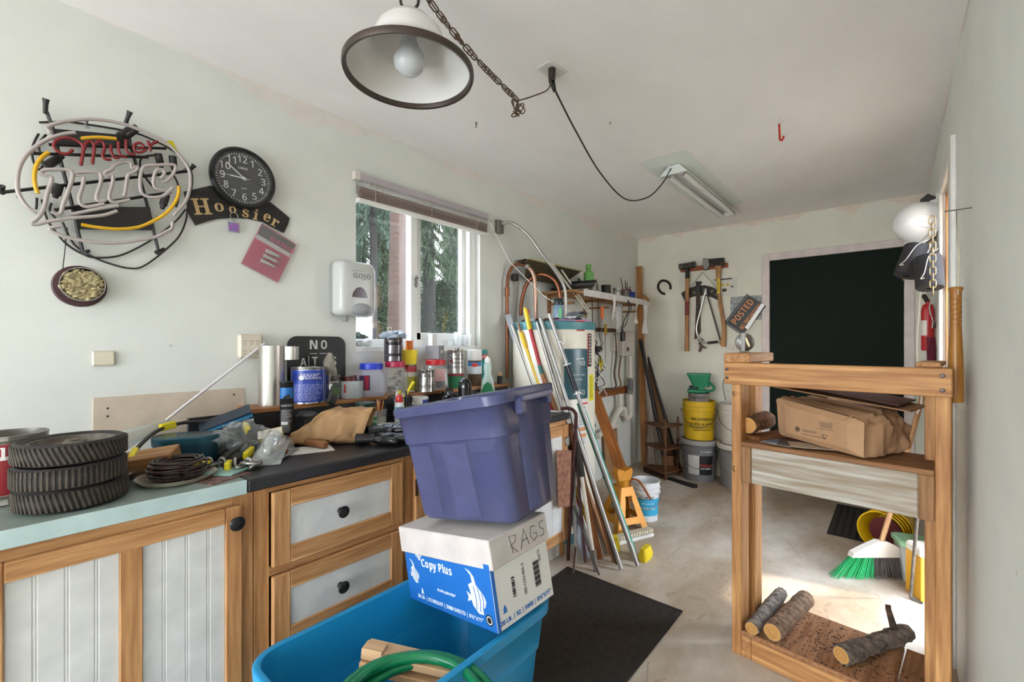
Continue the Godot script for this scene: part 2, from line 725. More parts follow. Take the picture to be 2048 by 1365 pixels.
func window_left() -> void:
	var w := Node3D.new()
	w.name = "window_1"
	w.set_meta("kind", "structure")
	add_child(w)
	w.transform = Transform3D(Basis(Vector3.UP, PI / 2), Vector3(WALL_L, 0, 0))
	var white := C("efeeea", 0.45)
	var x0 := 1.246
	var x1 := 2.165
	var y0 := 1.247
	var y1 := 2.13
	bar(w, "sill", Vector3(x1 - x0, 0.03, 0.1), Vector3((x0 + x1) / 2, y0 + 0.015, -0.06), white)
	for x in [x0 + 0.012, x1 - 0.03]:
		bar(w, "window_frame", Vector3(0.024 if x < 2 else 0.06, y1 - y0, 0.09), Vector3(x, (y0 + y1) / 2, -0.085), white)
	bar(w, "window_frame", Vector3(x1 - x0, 0.04, 0.09), Vector3((x0 + x1) / 2, y1 - 0.02, -0.085), white)
	bar(w, "window_frame", Vector3(x1 - x0, 0.05, 0.05), Vector3((x0 + x1) / 2, y0 + 0.045, -0.1), white)
	bar(w, "mullion", Vector3(0.045, y1 - y0, 0.05), Vector3(1.655, (y0 + y1) / 2, -0.075), white)
	bar(w, "sash", Vector3(0.05, y1 - y0 - 0.08, 0.035), Vector3(1.705, (y0 + y1) / 2, -0.1), C("e4e2dd", 0.45))
	bar(w, "sash", Vector3(0.035, y1 - y0 - 0.08, 0.035), Vector3(2.09, (y0 + y1) / 2, -0.1), white)
	bar(w, "sash", Vector3(0.4, 0.045, 0.035), Vector3(1.9, y0 + 0.09, -0.1), white)
	bar(w, "pane", Vector3(0.39, y1 - y0 - 0.05, 0.004), Vector3(1.455, (y0 + y1) / 2, -0.11), glass("5c6460", 0.02))
	bar(w, "pane", Vector3(0.37, y1 - y0 - 0.1, 0.004), Vector3(1.9, (y0 + y1) / 2, -0.105), glass("a8b0ac", 0.05))
	var s := S()
	box(s, Vector3(1.668, 1.665, -0.045), Vector3(0.016, 0.07, 0.012), 0.003)
	box(s, Vector3(1.66, 1.685, -0.034), Vector3(0.03, 0.012, 0.014), 0.003)
	part(w, "latch", E(s), C("7d7a76", 0.4, 0.6))
	# mini blind pulled up under its head rail
	var b := thing("mini_blind", "raised grey mini blind with white bottom rail above window", "blind", Vector3(WALL_L, 0, 0), PI / 2)
	bar(b, "head_rail", Vector3(0.99, 0.036, 0.03), Vector3(1.735, 2.158, 0.02), C("b9b0b2", 0.5), 0.003)
	bar(b, "bracket", Vector3(0.03, 0.045, 0.036), Vector3(1.235, 2.158, 0.02), C("d8d2c8", 0.5), 0.002)
	bar(b, "bracket", Vector3(0.03, 0.045, 0.036), Vector3(2.235, 2.158, 0.02), C("d8d2c8", 0.5), 0.002)
	for i in 12:
		bar(b, "slat", Vector3(0.955, 0.0028, 0.026), Vector3(1.725, 2.056 + i * 0.0046, 0.022), C(["a8958c", "988880"][i % 2], 0.5), 0.0008, T(Vector3.ZERO, 0, 0, rng.randf_range(-0.15, 0.1)))
	bar(b, "bottom_rail", Vector3(0.975, 0.02, 0.03), Vector3(1.73, 2.036, 0.022), C("ece8e0", 0.45), 0.003)
	for q in [[1.3, 2.14, 1.3, 2.1], [1.36, 2.14, 1.4, 2.1], [1.6, 2.142, 1.99, 2.106], [1.99, 2.106, 2.21, 2.13], [1.9, 2.142, 2.19, 2.12]]:
		part(b, "cord", tube_mesh([Vector3(q[0], q[1], 0.038), Vector3((q[0] + q[2]) / 2, (q[1] + q[3]) / 2 - 0.008, 0.04), Vector3(q[2], q[3], 0.038)], 0.0015, 5), C("cfc0a8", 0.8))
	for x in [1.34, 1.72, 2.1]:
		bar(b, "ladder_string", Vector3(0.003, 0.1, 0.003), Vector3(x, 2.09, 0.037), C("b9aaa0", 0.8), 0.0005)
	# pull cord tied off across the wall
	solo("blind_cord", "long thin white cord slanting from the window blind to the water heater", "cord", tube_mesh(p3([-2.1, 2.15, -2.2, -2.03, 1.86, -2.36, -1.85, 1.62, -2.52, -1.68, 1.5, -2.62]), 0.0022, 5), C("e9e6dd", 0.8))

func casing(parent: Node3D, w0: float, w1: float, h: float, cw: float, m: Material) -> void:
	bar(parent, "casing", Vector3(cw, h + cw, 0.018), Vector3(w0 - cw / 2, (h + cw) / 2, 0.009), m, 0.003)
	bar(parent, "casing", Vector3(cw, h + cw, 0.018), Vector3(w1 + cw / 2, (h + cw) / 2, 0.009), m, 0.003)
	bar(parent, "casing", Vector3(w1 - w0, cw, 0.018), Vector3((w0 + w1) / 2, h + cw / 2, 0.009), m, 0.003)

func door_back() -> void:
	var d := Node3D.new()
	d.name = "door_1"
	d.set_meta("kind", "structure")
	add_child(d)
	d.position = Vector3(0, 0, WALL_B)
	casing(d, -0.858, 0.062, 2.05, 0.062, C("e6d8d2", 0.55, 0.0, 1))
	var door_green := C("101c14", 0.6, 0.0, 1).duplicate() as StandardMaterial3D
	door_green.metallic_specular = 0.25
	bar(d, "slab", Vector3(0.918, 2.048, 0.04), Vector3(-0.398, 1.025, -0.022), door_green)
	for q in [[-0.85, 0.03, 2.05], [0.054, 0.03, 2.05]]:
		bar(d, "door_stop", Vector3(q[1], q[2], 0.03), Vector3(q[0], q[2] / 2, -0.06), C("ddd2ca", 0.55))
	bar(d, "door_stop", Vector3(0.92, 0.03, 0.03), Vector3(-0.398, 2.035, -0.06), C("ddd2ca", 0.55))
	for y in [1.83, 1.05, 0.2]:
		var s := S()
		lathe(s, [0, -0.045, 0.006, -0.045, 0.006, 0.045, 0, 0.045], 10, T(Vector3(0.058, y, 0.008)))
		box(s, Vector3(0.05, y, -0.004), Vector3(0.03, 0.09, 0.004), 0.001)
		part(d, "hinge", E(s), C("c2a25e", 0.35, 0.9))
	var s2 := S()
	lathe(s2, [0, 0, 0.03, 0, 0.03, 0.006, 0.012, 0.012, 0.012, 0.03, 0.027, 0.04, 0.027, 0.06, 0, 0.066], 20, T(Vector3(-0.79, 0.95, -0.01), 90))
	part(d, "door_knob", E(s2), C("b89a5a", 0.3, 0.9))

func door_right() -> void:
	var d := Node3D.new()
	d.name = "door_2"
	d.set_meta("kind", "structure")
	add_child(d)
	d.transform = Transform3D(Basis(Vector3.UP, -PI / 2), Vector3(WALL_R, 0, 0))
	var trim := C("e9e7e0", 0.55, 0.0, 1)
	bar(d, "casing", Vector3(0.12, 2.12, 0.018), Vector3(-2.54, 1.06, 0.009), trim, 0.004)
	bar(d, "casing", Vector3(0.09, 2.12, 0.018), Vector3(-3.115, 1.06, 0.009), trim, 0.004)
	bar(d, "casing", Vector3(0.47, 0.09, 0.018), Vector3(-2.835, 2.075, 0.009), trim, 0.004)
	var jamb := wood("d99a58", 1, 0.5)
	bar(d, "jamb", Vector3(0.02, 2.03, 0.16), Vector3(-3.06, 1.015, -0.085), jamb)
	bar(d, "jamb", Vector3(0.02, 2.03, 0.16), Vector3(-2.61, 1.015, -0.085), jamb)
	bar(d, "jamb", Vector3(0.43, 0.02, 0.16), Vector3(-2.835, 2.02, -0.085), wood("d99a58", 0, 0.5))
	bar(d, "threshold", Vector3(0.47, 0.015, 0.16), Vector3(-2.835, 0.0085, -0.085), C("9a9488", 0.4, 0.6))
	bar(d, "strike_plate", Vector3(0.004, 0.06, 0.03), Vector3(-3.049, 0.98, -0.05), C("8d8a80", 0.35, 0.9), 0.001)

# ---------- outdoors ----------
func pine(called: String, label: String, at: Vector3, h: float, r: float, crown: ArrayMesh, bark: Material, needle: Material, cs: Vector3) -> void:
	var t := thing(called, label, "tree", at, rng.randf() * TAU, "pine trees in the woods outside")
	var pts := []
	var rs := []
	for k in 13:
		var v := k / 12.0
		pts.append(Vector3(sin(v * 4 + at.x) * 0.04 * h / 12, h * v, cos(v * 3 + at.z) * 0.04 * h / 12))
		rs.append(r * (1.15 - 0.8 * v) * (1.25 if k == 0 else 1.0))
	var s := S()
	tube(s, pts, rs, 12)
	part(t, "trunk", E(s), bark)
	var c := part(t, "crown", crown, needle, Transform3D(Basis.from_scale(cs), Vector3(0, h * 0.05, 0)))
	c.set_meta("kind", "stuff")

func crown_mesh(sd: int, n: int, low: float) -> ArrayMesh:
	# boughs of needle sprays round an upright axis, 1 m wide and 1 m tall before scaling
	var g := RandomNumberGenerator.new()
	g.seed = sd
	var s := S()
	s.set_smooth_group(FLAT)
	for i in n:
		var y := low + (1.0 - low) * pow(g.randf(), 0.85)
		var reach := (0.25 + 0.75 * (1.0 - y)) * g.randf_range(0.35, 1.0) * 0.5
		var a := g.randf() * TAU
		var tip := Vector3(cos(a) * reach, y - reach * 0.25, sin(a) * reach)
		var root := Vector3(cos(a) * reach * 0.1, y, sin(a) * reach * 0.1)
		var side := Vector3(-sin(a), 0, cos(a))
		if i % 3 == 0:      # the bough itself
			tri(s, root + side * 0.003, tip, root - side * 0.003)
			tri(s, root + Vector3.UP * 0.004, tip, root - Vector3.UP * 0.004)
		for k in 15:
			var p := root.lerp(tip, g.randf_range(0.25, 1.0))
			var d := Vector3(g.randf_range(-1, 1), g.randf_range(-0.6, 0.9), g.randf_range(-1, 1)).normalized() * g.randf_range(0.012, 0.034)
			var e := d.cross(Vector3(g.randf() - 0.5, 1, g.randf() - 0.5)).normalized() * 0.0034
			tri(s, p - e, p + d, p + e)
	return E(s)

func outside() -> void:
	var ground := S()
	sheet(ground, 24, 24, func(u: float, v: float) -> Vector3: return Vector3(-60 + 57.6 * u, -0.25 + 0.35 * sin(u * 23.0) * cos(v * 17.0) * (1.0 - u), 25 - 70 * v))
	struct("ground_woods", E(ground), C("5e533a", 0.95, 0.0, 3))
	var g2 := S()
	box(g2, Vector3(15.3, -0.3, 0), Vector3(29.5, 0.2, 50), 0.0)
	struct("ground_yard", E(g2), C("a79c86", 0.95, 0.0, 2))
	var g3 := S()
	box(g3, Vector3(-3.0, -0.13, 11.15), Vector3(13, 0.2, 15), 0.0)
	struct("ground_bounce_slab", E(g3), C("ece8e0", 0.9, 0.0, 1))  # unseen pale slab, added to bounce daylight up onto the ceiling
	var crowns := []
	for k in 4:
		crowns.append(crown_mesh(40 + k, 1700, [0.0, 0.1, 0.0, 0.3][k]))
	var needles := []
	for k in 3:
		var m := StandardMaterial3D.new()
		m.albedo_color = Color(["2c3d20", "39451e", "243626"][k])
		m.roughness = 0.7
		needles.append(m)
	var bark := C("3a2c25", 0.95, 0.0, 3)
	var bark_grey := C("2e2a27", 0.95, 0.0, 3)
	# the big one just outside: no boughs low down
	var big := thing("pine_tree", "big reddish pine trunk standing close outside the window", "tree", Vector3(-6.85, -0.25, -4.9))
	var s := S()
	var pts := []
	var rs := []
	for k in 60:
		var v := k / 59.0
		pts.append(Vector3(0.12 * v, 12.0 * v, 0.02 * sin(v * 9)))
		rs.append(0.235 - 0.09 * v)
	bark_tube(s, pts, rs, 26, 0.03, 5)
	part(big, "trunk", E(s), C("523a2c", 0.95, 0.0, 3))
	var c := part(big, "crown", crowns[3], needles[0], Transform3D(Basis.from_scale(Vector3(4, 6, 4)), Vector3(0.1, 6.5, 0)))
	c.set_meta("kind", "stuff")
	var low := [Vector3(-11.7, -0.3, -7.1), Vector3(-15.3, -0.3, -9.3), Vector3(-19.8, -0.3, -12.0), Vector3(-10.8, -0.3, -9.2), Vector3(-14.6, -0.3, -12.5)]
	for i in 34:
		var a := deg_to_rad(8.0 + 54.0 * fmod(i * 0.618, 1.0))
		var dist := 15.0 + 0.75 * i
		var p := Vector3(-2.0 - cos(a) * dist, -0.3, -0.4 - sin(a) * dist)
		if i < low.size():
			p = low[i]
		var sh := thing("pine_sapling", "low bushy young pine among the trunks outside the window", "sapling", p, i * 1.7, "young pines among the trunks")
		var fo := part(sh, "foliage", crowns[[0, 2][i % 2]], needles[i % 3], Transform3D(Basis.from_scale(Vector3(4.6, 3.6 + 0.4 * (i % 3), 4.6)), Vector3.ZERO))
		fo.set_meta("kind", "stuff")
		part(sh, "stem", tube_mesh([Vector3(0, -0.1, 0), Vector3(0, 2.6, 0)], [0.05, 0.02], 8), bark)
	var kinds := ["slender dark pine in the woods seen through the window panes", "olive green young pine in the woods seen through the window", "tall blue-green pine in the woods seen through the window"]
	var put := [Vector3(-6.85, -0.25, -4.9)]
	for i in 260:
		var dist := 5.5 + 42.0 * (i / 260.0)
		var ang := deg_to_rad(rng.randf_range(-4, 62))       # from -x towards -z, as seen from the window
		var p := Vector3(-2.0 - cos(ang) * dist, -0.25, -0.4 - sin(ang) * dist)
		if put.any(func(o: Vector3) -> bool: return o.distance_to(p) < 2.7):
			continue
		put.append(p)
		var k := i % 3
		var h := rng.randf_range(9, 15)
		pine("pine_tree", kinds[k], p, h, rng.randf_range(0.09, 0.2), crowns[i % 4], [bark, bark_grey][i % 2], needles[k], Vector3(rng.randf_range(3.2, 4.2), h * 0.96, rng.randf_range(3.2, 4.2)))

# trunk or log with ridged bark
func bark_tube(s: SurfaceTool, pts: Array, rs: Array, seg: int, amp: float, sd: int, group := 0) -> void:
	var n := FastNoiseLite.new()
	n.seed = sd
	n.frequency = 1.0
	n.fractal_octaves = 3
	var x := Vector3.UP.cross(pts[1] - pts[0])
	if x.length() < 0.01 * (pts[1] - pts[0]).length():
		x = Vector3.RIGHT
	x = x.normalized()
	var rings := []
	for i in pts.size():
		var t: Vector3 = (pts[mini(i + 1, pts.size() - 1)] - pts[maxi(i - 1, 0)]).normalized()
		x = (x - t * x.dot(t)).normalized()
		var y := t.cross(x)
		var ring := []
		for k in seg:
			var w := TAU * k / seg
			var r: float = rs[i]
			var d := x * cos(w) + y * sin(w)
			r += amp * n.get_noise_3d(cos(w) * 4.0, i * 0.55, sin(w) * 4.0)
			ring.append(pts[i] + d * r)
		rings.append(ring)
	loft(s, rings, true, true, [], Transform3D(), 50 + group)

const NEON := {"white": [[-138,92,-145,102,-147,106,-129,125,-98,146,-52,169,-3,183,48,187,102,179,159,163,197,132,225,93,234,55,231,5,219,-39,200,-72,182,-102],[-82,114,-112,97,-147,68,-174,33,-195,-4,-207,-47,-210,-89,-207,-119,-195,-146,-181,-163,-168,-164],[-116,-201,-141,-213,-129,-225,-103,-233,-64,-238,-16,-238,35,-228,88,-208,130,-190,159,-166,176,-152,178,-126],[-160,-42,-153,-47,-138,-48,-137,-66,-145,-96,-153,-148,-164,-181,-177,-200,-179,-207,-164,-204,-143,-191,-87,-168,-16,-144,22,-120],[-160,-40,-153,-31,-143,-26,-103,-14,-89,-21,-90,-44,-98,-81,-110,-128,-115,-155,-123,-163,-138,-158],[-101,-156,-85,-154,-28,-125,25,-101],[-82,-23,-75,-15,-33,-1,-20,-6,-20,-34,-28,-69,-31,-90,-23,-98,-8,-91],[-82,-25,-68,-26,-62,-31,-65,-59,-73,-97,-69,-118,-52,-123,-11,-104],[-3,-8,-11,-7,-8,6,7,19,15,35,32,50,53,59,60,50,61,40,75,49,77,45,69,29,53,14,48,-5,43,-51,38,-67],[-3,-6,9,0,11,-22,2,-68,4,-88,20,-91,56,-73],[143,20,156,18,176,46,188,78,179,88,136,74,99,59,88,38,84,2,86,-33,96,-47,119,-49,147,-38,168,-15,179,3],[141,23,154,47,147,59,133,55,124,31,122,2,130,-14,153,-13]], "yellow": [[-143,29,-158,8,-170,-23,-174,-61,-171,-91,-166,-108],[-68,98,-52,107,-28,117,-3,124,20,129],[-68,-186,-28,-187,22,-183,75,-167,116,-139,159,-98,188,-47,197,-12,197,13]], "red": [[-89,52,-95,41,-104,33,-119,33,-130,42,-132,53,-126,70,-110,83,-90,87,-72,80,-64,67,-66,37,-70,6],[-62,61,-58,84,-46,93,-38,82,-39,56,-42,19],[-36,86,-27,101,-15,99,-12,81,-17,56,-10,46,5,49],[4,98,5,74,13,59,26,63],[24,117,24,87,31,70,46,71],[44,130,44,100,51,86,69,87],[73,109,92,121,83,132,70,125,65,110,70,98,83,99,100,115],[104,148,108,128,112,112],[108,127,119,144,133,155]], "bar": [[-144,177,-130,125,-108,4,-84,-117,-72,-192,-58,-272],[57,215,65,140,90,41,112,-57,123,-110,147,-229],[-242,-115,245,95],[-175,27,115,107],[-140,67,168,157],[-127,-143,183,-5]], "foot": [[-147,210,-147,168],[62,252,51,204],[256,119,240,91],[-241,-97,-239,-116],[-58,-274,-44,-262],[138,-242,164,-221]], "sleeve": [[-118,-62,-127,-107],[-149,-12,-109,35],[140,122,150,75],[184,127,188,75],[165,-22,152,-78],[32,149,77,202],[77,193,40,145]], "cable": [[-154,-109,-142,-171,-115,-220,-92,-249,-56,-273,-24,-280,33,-266,87,-229,144,-176,205,-104,236,-51],[-106,-173,-78,-243,-24,-282,33,-301,70,-305,98,-298,130,-270,174,-219,214,-163,236,-101,243,-42],[-160,141,-106,163,-81,171,46,191,115,191,204,162,249,115,258,59,245,-21],[-161,104,-174,59,-174,15,-161,-13,-152,9,-161,63,-150,95,-144,107],[-165,-106,-166,-134,-168,-157],[-132,-115,-136,-135,-132,-150,-118,-169],[143,132,103,111,97,74,114,36,143,1],[196,75,212,38,212,-18,205,-50]], "plate": [[-127,126,59,170,62,132,-126,75]], "transformer": [[-87,-121,121,-74,132,-154,-72,-190]], "chain": [[-95,-191,-106,-332]], "tag": [[156,173,182,182,200,144,165,158]]}
const ARC :=  [-198,-12,-108,36,-53,21,5,17,65,23,124,23,172,-6,206,-29,198,-61,181,-102,138,-88,92,-70,30,-69,-29,-79,-81,-93,-120,-112,-159,-136,-180,-99]
const AXE_HANDLE :=  [-1310, 2049, -1258, 2043, -1265, 1927, -1265, 1795, -1254, 1702, -1239, 1593, -1221, 1484, -1214, 1384, -1218, 1268, -1250, 1264, -1272, 1295, -1254, 1361, -1250, 1438, -1261, 1539, -1283, 1672, -1294, 1798, -1302, 1931]
const AXE_HEAD :=  [-1418, 2134, -1376, 2121, -1316, 2118, -1232, 2115, -1230, 2047, -1265, 2044, -1309, 2050, -1369, 2051, -1376, 2021, -1408, 2014, -1428, 2070]
const SAW :=  [-1501, 1916, -1452, 1911, -1452, 1899, -1465, 1892, -1461, 1796, -1461, 1460, -1457, 1420, -1496, 1348, -1518, 1338, -1504, 1670, -1504, 1799]
const BOW :=  [-1406, 1830, -1418, 1775, -1452, 1634, -1487, 1492, -1491, 1420, -1472, 1355, -1429, 1315, -1384, 1303, -1331, 1307, -1280, 1315]
const ARC2 :=  [-1659, 1812, -1598, 1849, -1518, 1875, -1425, 1875, -1356, 1853, -1282, 1808, -1300, 1717, -1356, 1750, -1425, 1773, -1495, 1776, -1566, 1765, -1621, 1731]

# ---------- base cabinets and worktops ----------
func bead_panel(w: float, h: float, beads: Array) -> ArrayMesh:
	var s := S()
	var x := -w / 2
	box(s, Vector3(0, 0, -0.0012), Vector3(w, h, 0.006), 0.0)
	for b in beads + [w / 2]:
		box(s, Vector3((x + b) / 2, 0, 0), Vector3(b - x - 0.0003, h, 0.006), 0.0009)
		if b < w / 2:
			box(s, Vector3(b + 0.004, 0, -0.0005), Vector3(0.005, h, 0.006), 0.0015)
			b += 0.008
		x = b
	return E(s)

func knob(parent: Node3D, at: Vector3) -> void:
	var s := S()
	lathe(s, [0.011, 0, 0.011, 0.006, 0.007, 0.012, 0.008, 0.018, 0.019, 0.022, 0.021, 0.026, 0.018, 0.03, 0.009, 0.033, 0, 0.034], 20, T(at, 90))
	for k in 5:
		var a := TAU * k / 5
		tube(s, curve([at + Vector3(0, 0, 0.035), at + Vector3(cos(a) * 0.007, sin(a) * 0.007, 0.0345), at + Vector3(cos(a + 0.5) * 0.015, sin(a + 0.5) * 0.015, 0.0315)], 3), 0.0012, 5)
	part(parent, "knob", E(s), C("1c1b1c", 0.35, 0.3))

# framed front in the local plane z = 0; x0..x1, y0..y1, rail width, panel splits
func framed(parent: Node3D, called: String, x0: float, x1: float, y0: float, y1: float, fw: float, mids: Array, panel_hex := "e6e4e0") -> Node3D:
	var o := Node3D.new()
	o.name = called
	parent.add_child(o, true)
	o.position = Vector3(0, 0, 0.01)
	var ww := wood("ebb982", 1, 0.55, 1)
	var wh := wood("ebb982", 0, 0.55, 1)
	bar(o, "stile", Vector3(fw, y1 - y0, 0.02), Vector3(x0 + fw / 2, (y0 + y1) / 2, 0), ww, 0.003)
	bar(o, "stile", Vector3(fw, y1 - y0, 0.02), Vector3(x1 - fw / 2, (y0 + y1) / 2, 0), ww, 0.003)
	bar(o, "rail", Vector3(x1 - x0 - 2 * fw, fw, 0.02), Vector3((x0 + x1) / 2, y1 - fw / 2, 0), wh, 0.002)
	bar(o, "rail", Vector3(x1 - x0 - 2 * fw, fw, 0.02), Vector3((x0 + x1) / 2, y0 + fw / 2, 0), wh, 0.002)
	var e := [x0 + fw]
	for m in mids:
		bar(o, "stile", Vector3(m[1] - m[0], y1 - y0 - 2 * fw, 0.019), Vector3((m[0] + m[1]) / 2, (y0 + y1) / 2, 0), ww, 0.002)
		e.append_array([m[0], m[1]])
	e.append(x1 - fw)
	for i in range(0, e.size(), 2):
		var w: float = e[i + 1] - e[i]
		var beads := []
		if y1 - y0 > 0.35:
			for k in 3:
				beads.append(-w / 2 + w * (0.22 + 0.27 * k))
		part(o, "panel", bead_panel(w, y1 - y0 - 2 * fw, beads), C(panel_hex, 0.55, 0.0, 1), T(Vector3((e[i] + e[i + 1]) / 2, (y0 + y1) / 2, 0.0)))
	return o

func cabinet(label: String, x0: float, x1: float) -> Node3D:
	var c := thing("base_cabinet", label, "cabinet", Vector3(-1.51, 0, 0), PI / 2, "base cabinets")
	var s := S()
	var d := 0.58
	for q in [[x0 + 0.009, 0.018], [x1 - 0.009, 0.018]]:
		box(s, Vector3(q[0], 0.415, -d / 2 - 0.02), Vector3(q[1], 0.826, d), 0.001)
	box(s, Vector3((x0 + x1) / 2, 0.1, -d / 2 - 0.02), Vector3(x1 - x0 - 0.04, 0.018, d), 0.001)
	part(c, "carcass", E(s), wood("c9935c", 1, 0.6))
	bar(c, "toe_kick", Vector3(x1 - x0, 0.095, 0.018), Vector3((x0 + x1) / 2, 0.0475, -0.05), C("d9d2c4", 0.7, 0.0, 1))
	return c

func counter() -> void:
	var ww := wood("ebb982", 1, 0.55, 1)
	var wh := wood("ebb982", 0, 0.55, 1)
	# unit under the pale top
	var a := cabinet("pine base cabinet with a wide white two-panel door under the pale blue worktop", -0.6, 0.535)
	bar(a, "face_rail", Vector3(1.06, 0.036, 0.02), Vector3(-0.05, 0.818, -0.01), wh)
	bar(a, "face_stile", Vector3(0.055, 0.736, 0.02), Vector3(0.5075, 0.468, -0.01), ww)
	bar(a, "face_stile", Vector3(0.055, 0.736, 0.02), Vector3(-0.57, 0.468, -0.01), ww)
	var d := framed(a, "door", -0.02, 0.498, 0.115, 0.803, 0.044, [[0.218, 0.264]])
	knob(d, Vector3(0.477, 0.76, 0.01))
	var d0 := framed(a, "door", -0.55, -0.03, 0.115, 0.803, 0.044, [[-0.32, -0.275]])
	knob(d0, Vector3(-0.055, 0.76, 0.01))
	# drawer unit
	var b := cabinet("pine drawer cabinet with three white-fronted drawers under the black worktop", 0.537, 1.1)
	bar(b, "face_rail", Vector3(0.5, 0.02, 0.02), Vector3(0.83, 0.826, -0.01), wh)
	bar(b, "face_rail", Vector3(0.5, 0.03, 0.02), Vector3(0.83, 0.562, -0.01), wh)
	bar(b, "face_rail", Vector3(0.5, 0.03, 0.02), Vector3(0.83, 0.298, -0.01), wh)
	bar(b, "face_stile", Vector3(0.045, 0.736, 0.02), Vector3(0.5595, 0.468, -0.01), ww)
	bar(b, "face_stile", Vector3(0.02, 0.736, 0.02), Vector3(1.09, 0.468, -0.01), ww)
	for y in [[0.578, 0.816], [0.315, 0.548], [0.115, 0.285]]:
		var dr := framed(b, "drawer", 0.586, 1.077, y[0], y[1], 0.055, [])
		knob(dr, Vector3(0.815, (y[0] + y[1]) / 2, 0.003))
	# door unit up to the water heater
	var c := cabinet("pine cabinet with framed white doors at the water heater end of the black worktop", 1.102, 2.285)
	bar(c, "face_rail", Vector3(1.14, 0.036, 0.02), Vector3(1.69, 0.818, -0.01), wh)
	for x in [1.124, 1.71, 2.263]:
		bar(c, "face_stile", Vector3(0.044, 0.736, 0.02), Vector3(x, 0.468, -0.01), ww)
	for q in [[1.14, 1.7], [1.72, 2.275]]:
		var dd := framed(c, "door", q[0], q[1], 0.12, 0.806, 0.06, [])
		knob(dd, Vector3(q[1] - 0.05 if q[0] < 1.5 else q[0] + 0.05, 0.55, 0.01))
		for y in [0.2, 0.7]:
			var s := S()
			box(s, Vector3(q[1] - 0.004 if q[0] > 1.5 else q[0] + 0.004, y, 0.011), Vector3(0.014, 0.07, 0.004), 0.001)
			part(dd, "hinge", E(s), C("4a3c30", 0.4, 0.7))
	# latch on the last door
	var st := S()
	box(st, Vector3(2.255, 0.71, 0.024), Vector3(0.05, 0.036, 0.012), 0.003)
	box(st, Vector3(2.245, 0.71, 0.034), Vector3(0.02, 0.05, 0.012), 0.003)
	part(c, "latch", E(st), C("b9b8b4", 0.3, 0.9))
	# worktops
	var t := thing("worktop", "pale blue-green laminate worktop under the mower wheels", "worktop", Vector3(-1.49, 0, 0), PI / 2)
	var s2 := S()
	box(s2, Vector3(-0.045, TOP - 0.0145, -0.317), Vector3(1.112, 0.025, 0.63), 0.001)
	part(t, "top", E(s2), C("86938a", 0.45, 0.0, 1))
	var s3 := S()
	box(s3, Vector3(-0.045, TOP - 0.021, -0.004), Vector3(1.112, 0.042, 0.008), 0.0015)
	part(t, "edge_strip", E(s3), C("c6dcd9", 0.5, 0.0, 1))
	var k := thing("worktop", "black leathery laminate worktop under the clutter", "worktop", Vector3(-1.49, 0, 0), PI / 2)
	var leather := C("2b2a2d", 0.4, 0.0, 1).duplicate() as StandardMaterial3D
	leather.normal_enabled = true
	leather.normal_texture = noise_tex("leather", 0.05, 3, Color.BLACK, Color.WHITE, 2, 256, true)
	leather.normal_scale = 0.6
	leather.uv1_scale = Vector3.ONE * 9
	s2 = S()
	box(s2, Vector3(1.4005, TOP - 0.021, -0.316), Vector3(1.777, 0.04, 0.632), 0.006)
	part(k, "top", E(s2), leather)
	# raised ledge along the wall
	var l := thing("ledge_shelf", "raised ledge with a wooden top and black front along the wall", "shelf", Vector3(WALL_L, 0, 0), PI / 2)
	bar(l, "backsplash", Vector3(0.19, 0.12, 0.018), Vector3(0.606, TOP + 0.06, 0.011), leather)
	bar(l, "front", Vector3(1.58, 0.13, 0.018), Vector3(1.49, TOP + 0.066, 0.14), leather)
	bar(l, "end_panel", Vector3(0.018, 0.13, 0.13), Vector3(0.709, TOP + 0.066, 0.066), leather)
	bar(l, "shelf_board", Vector3(1.6, 0.018, 0.16), Vector3(1.49, 1.016, 0.082), wood("c08a58", 0, 0.6))

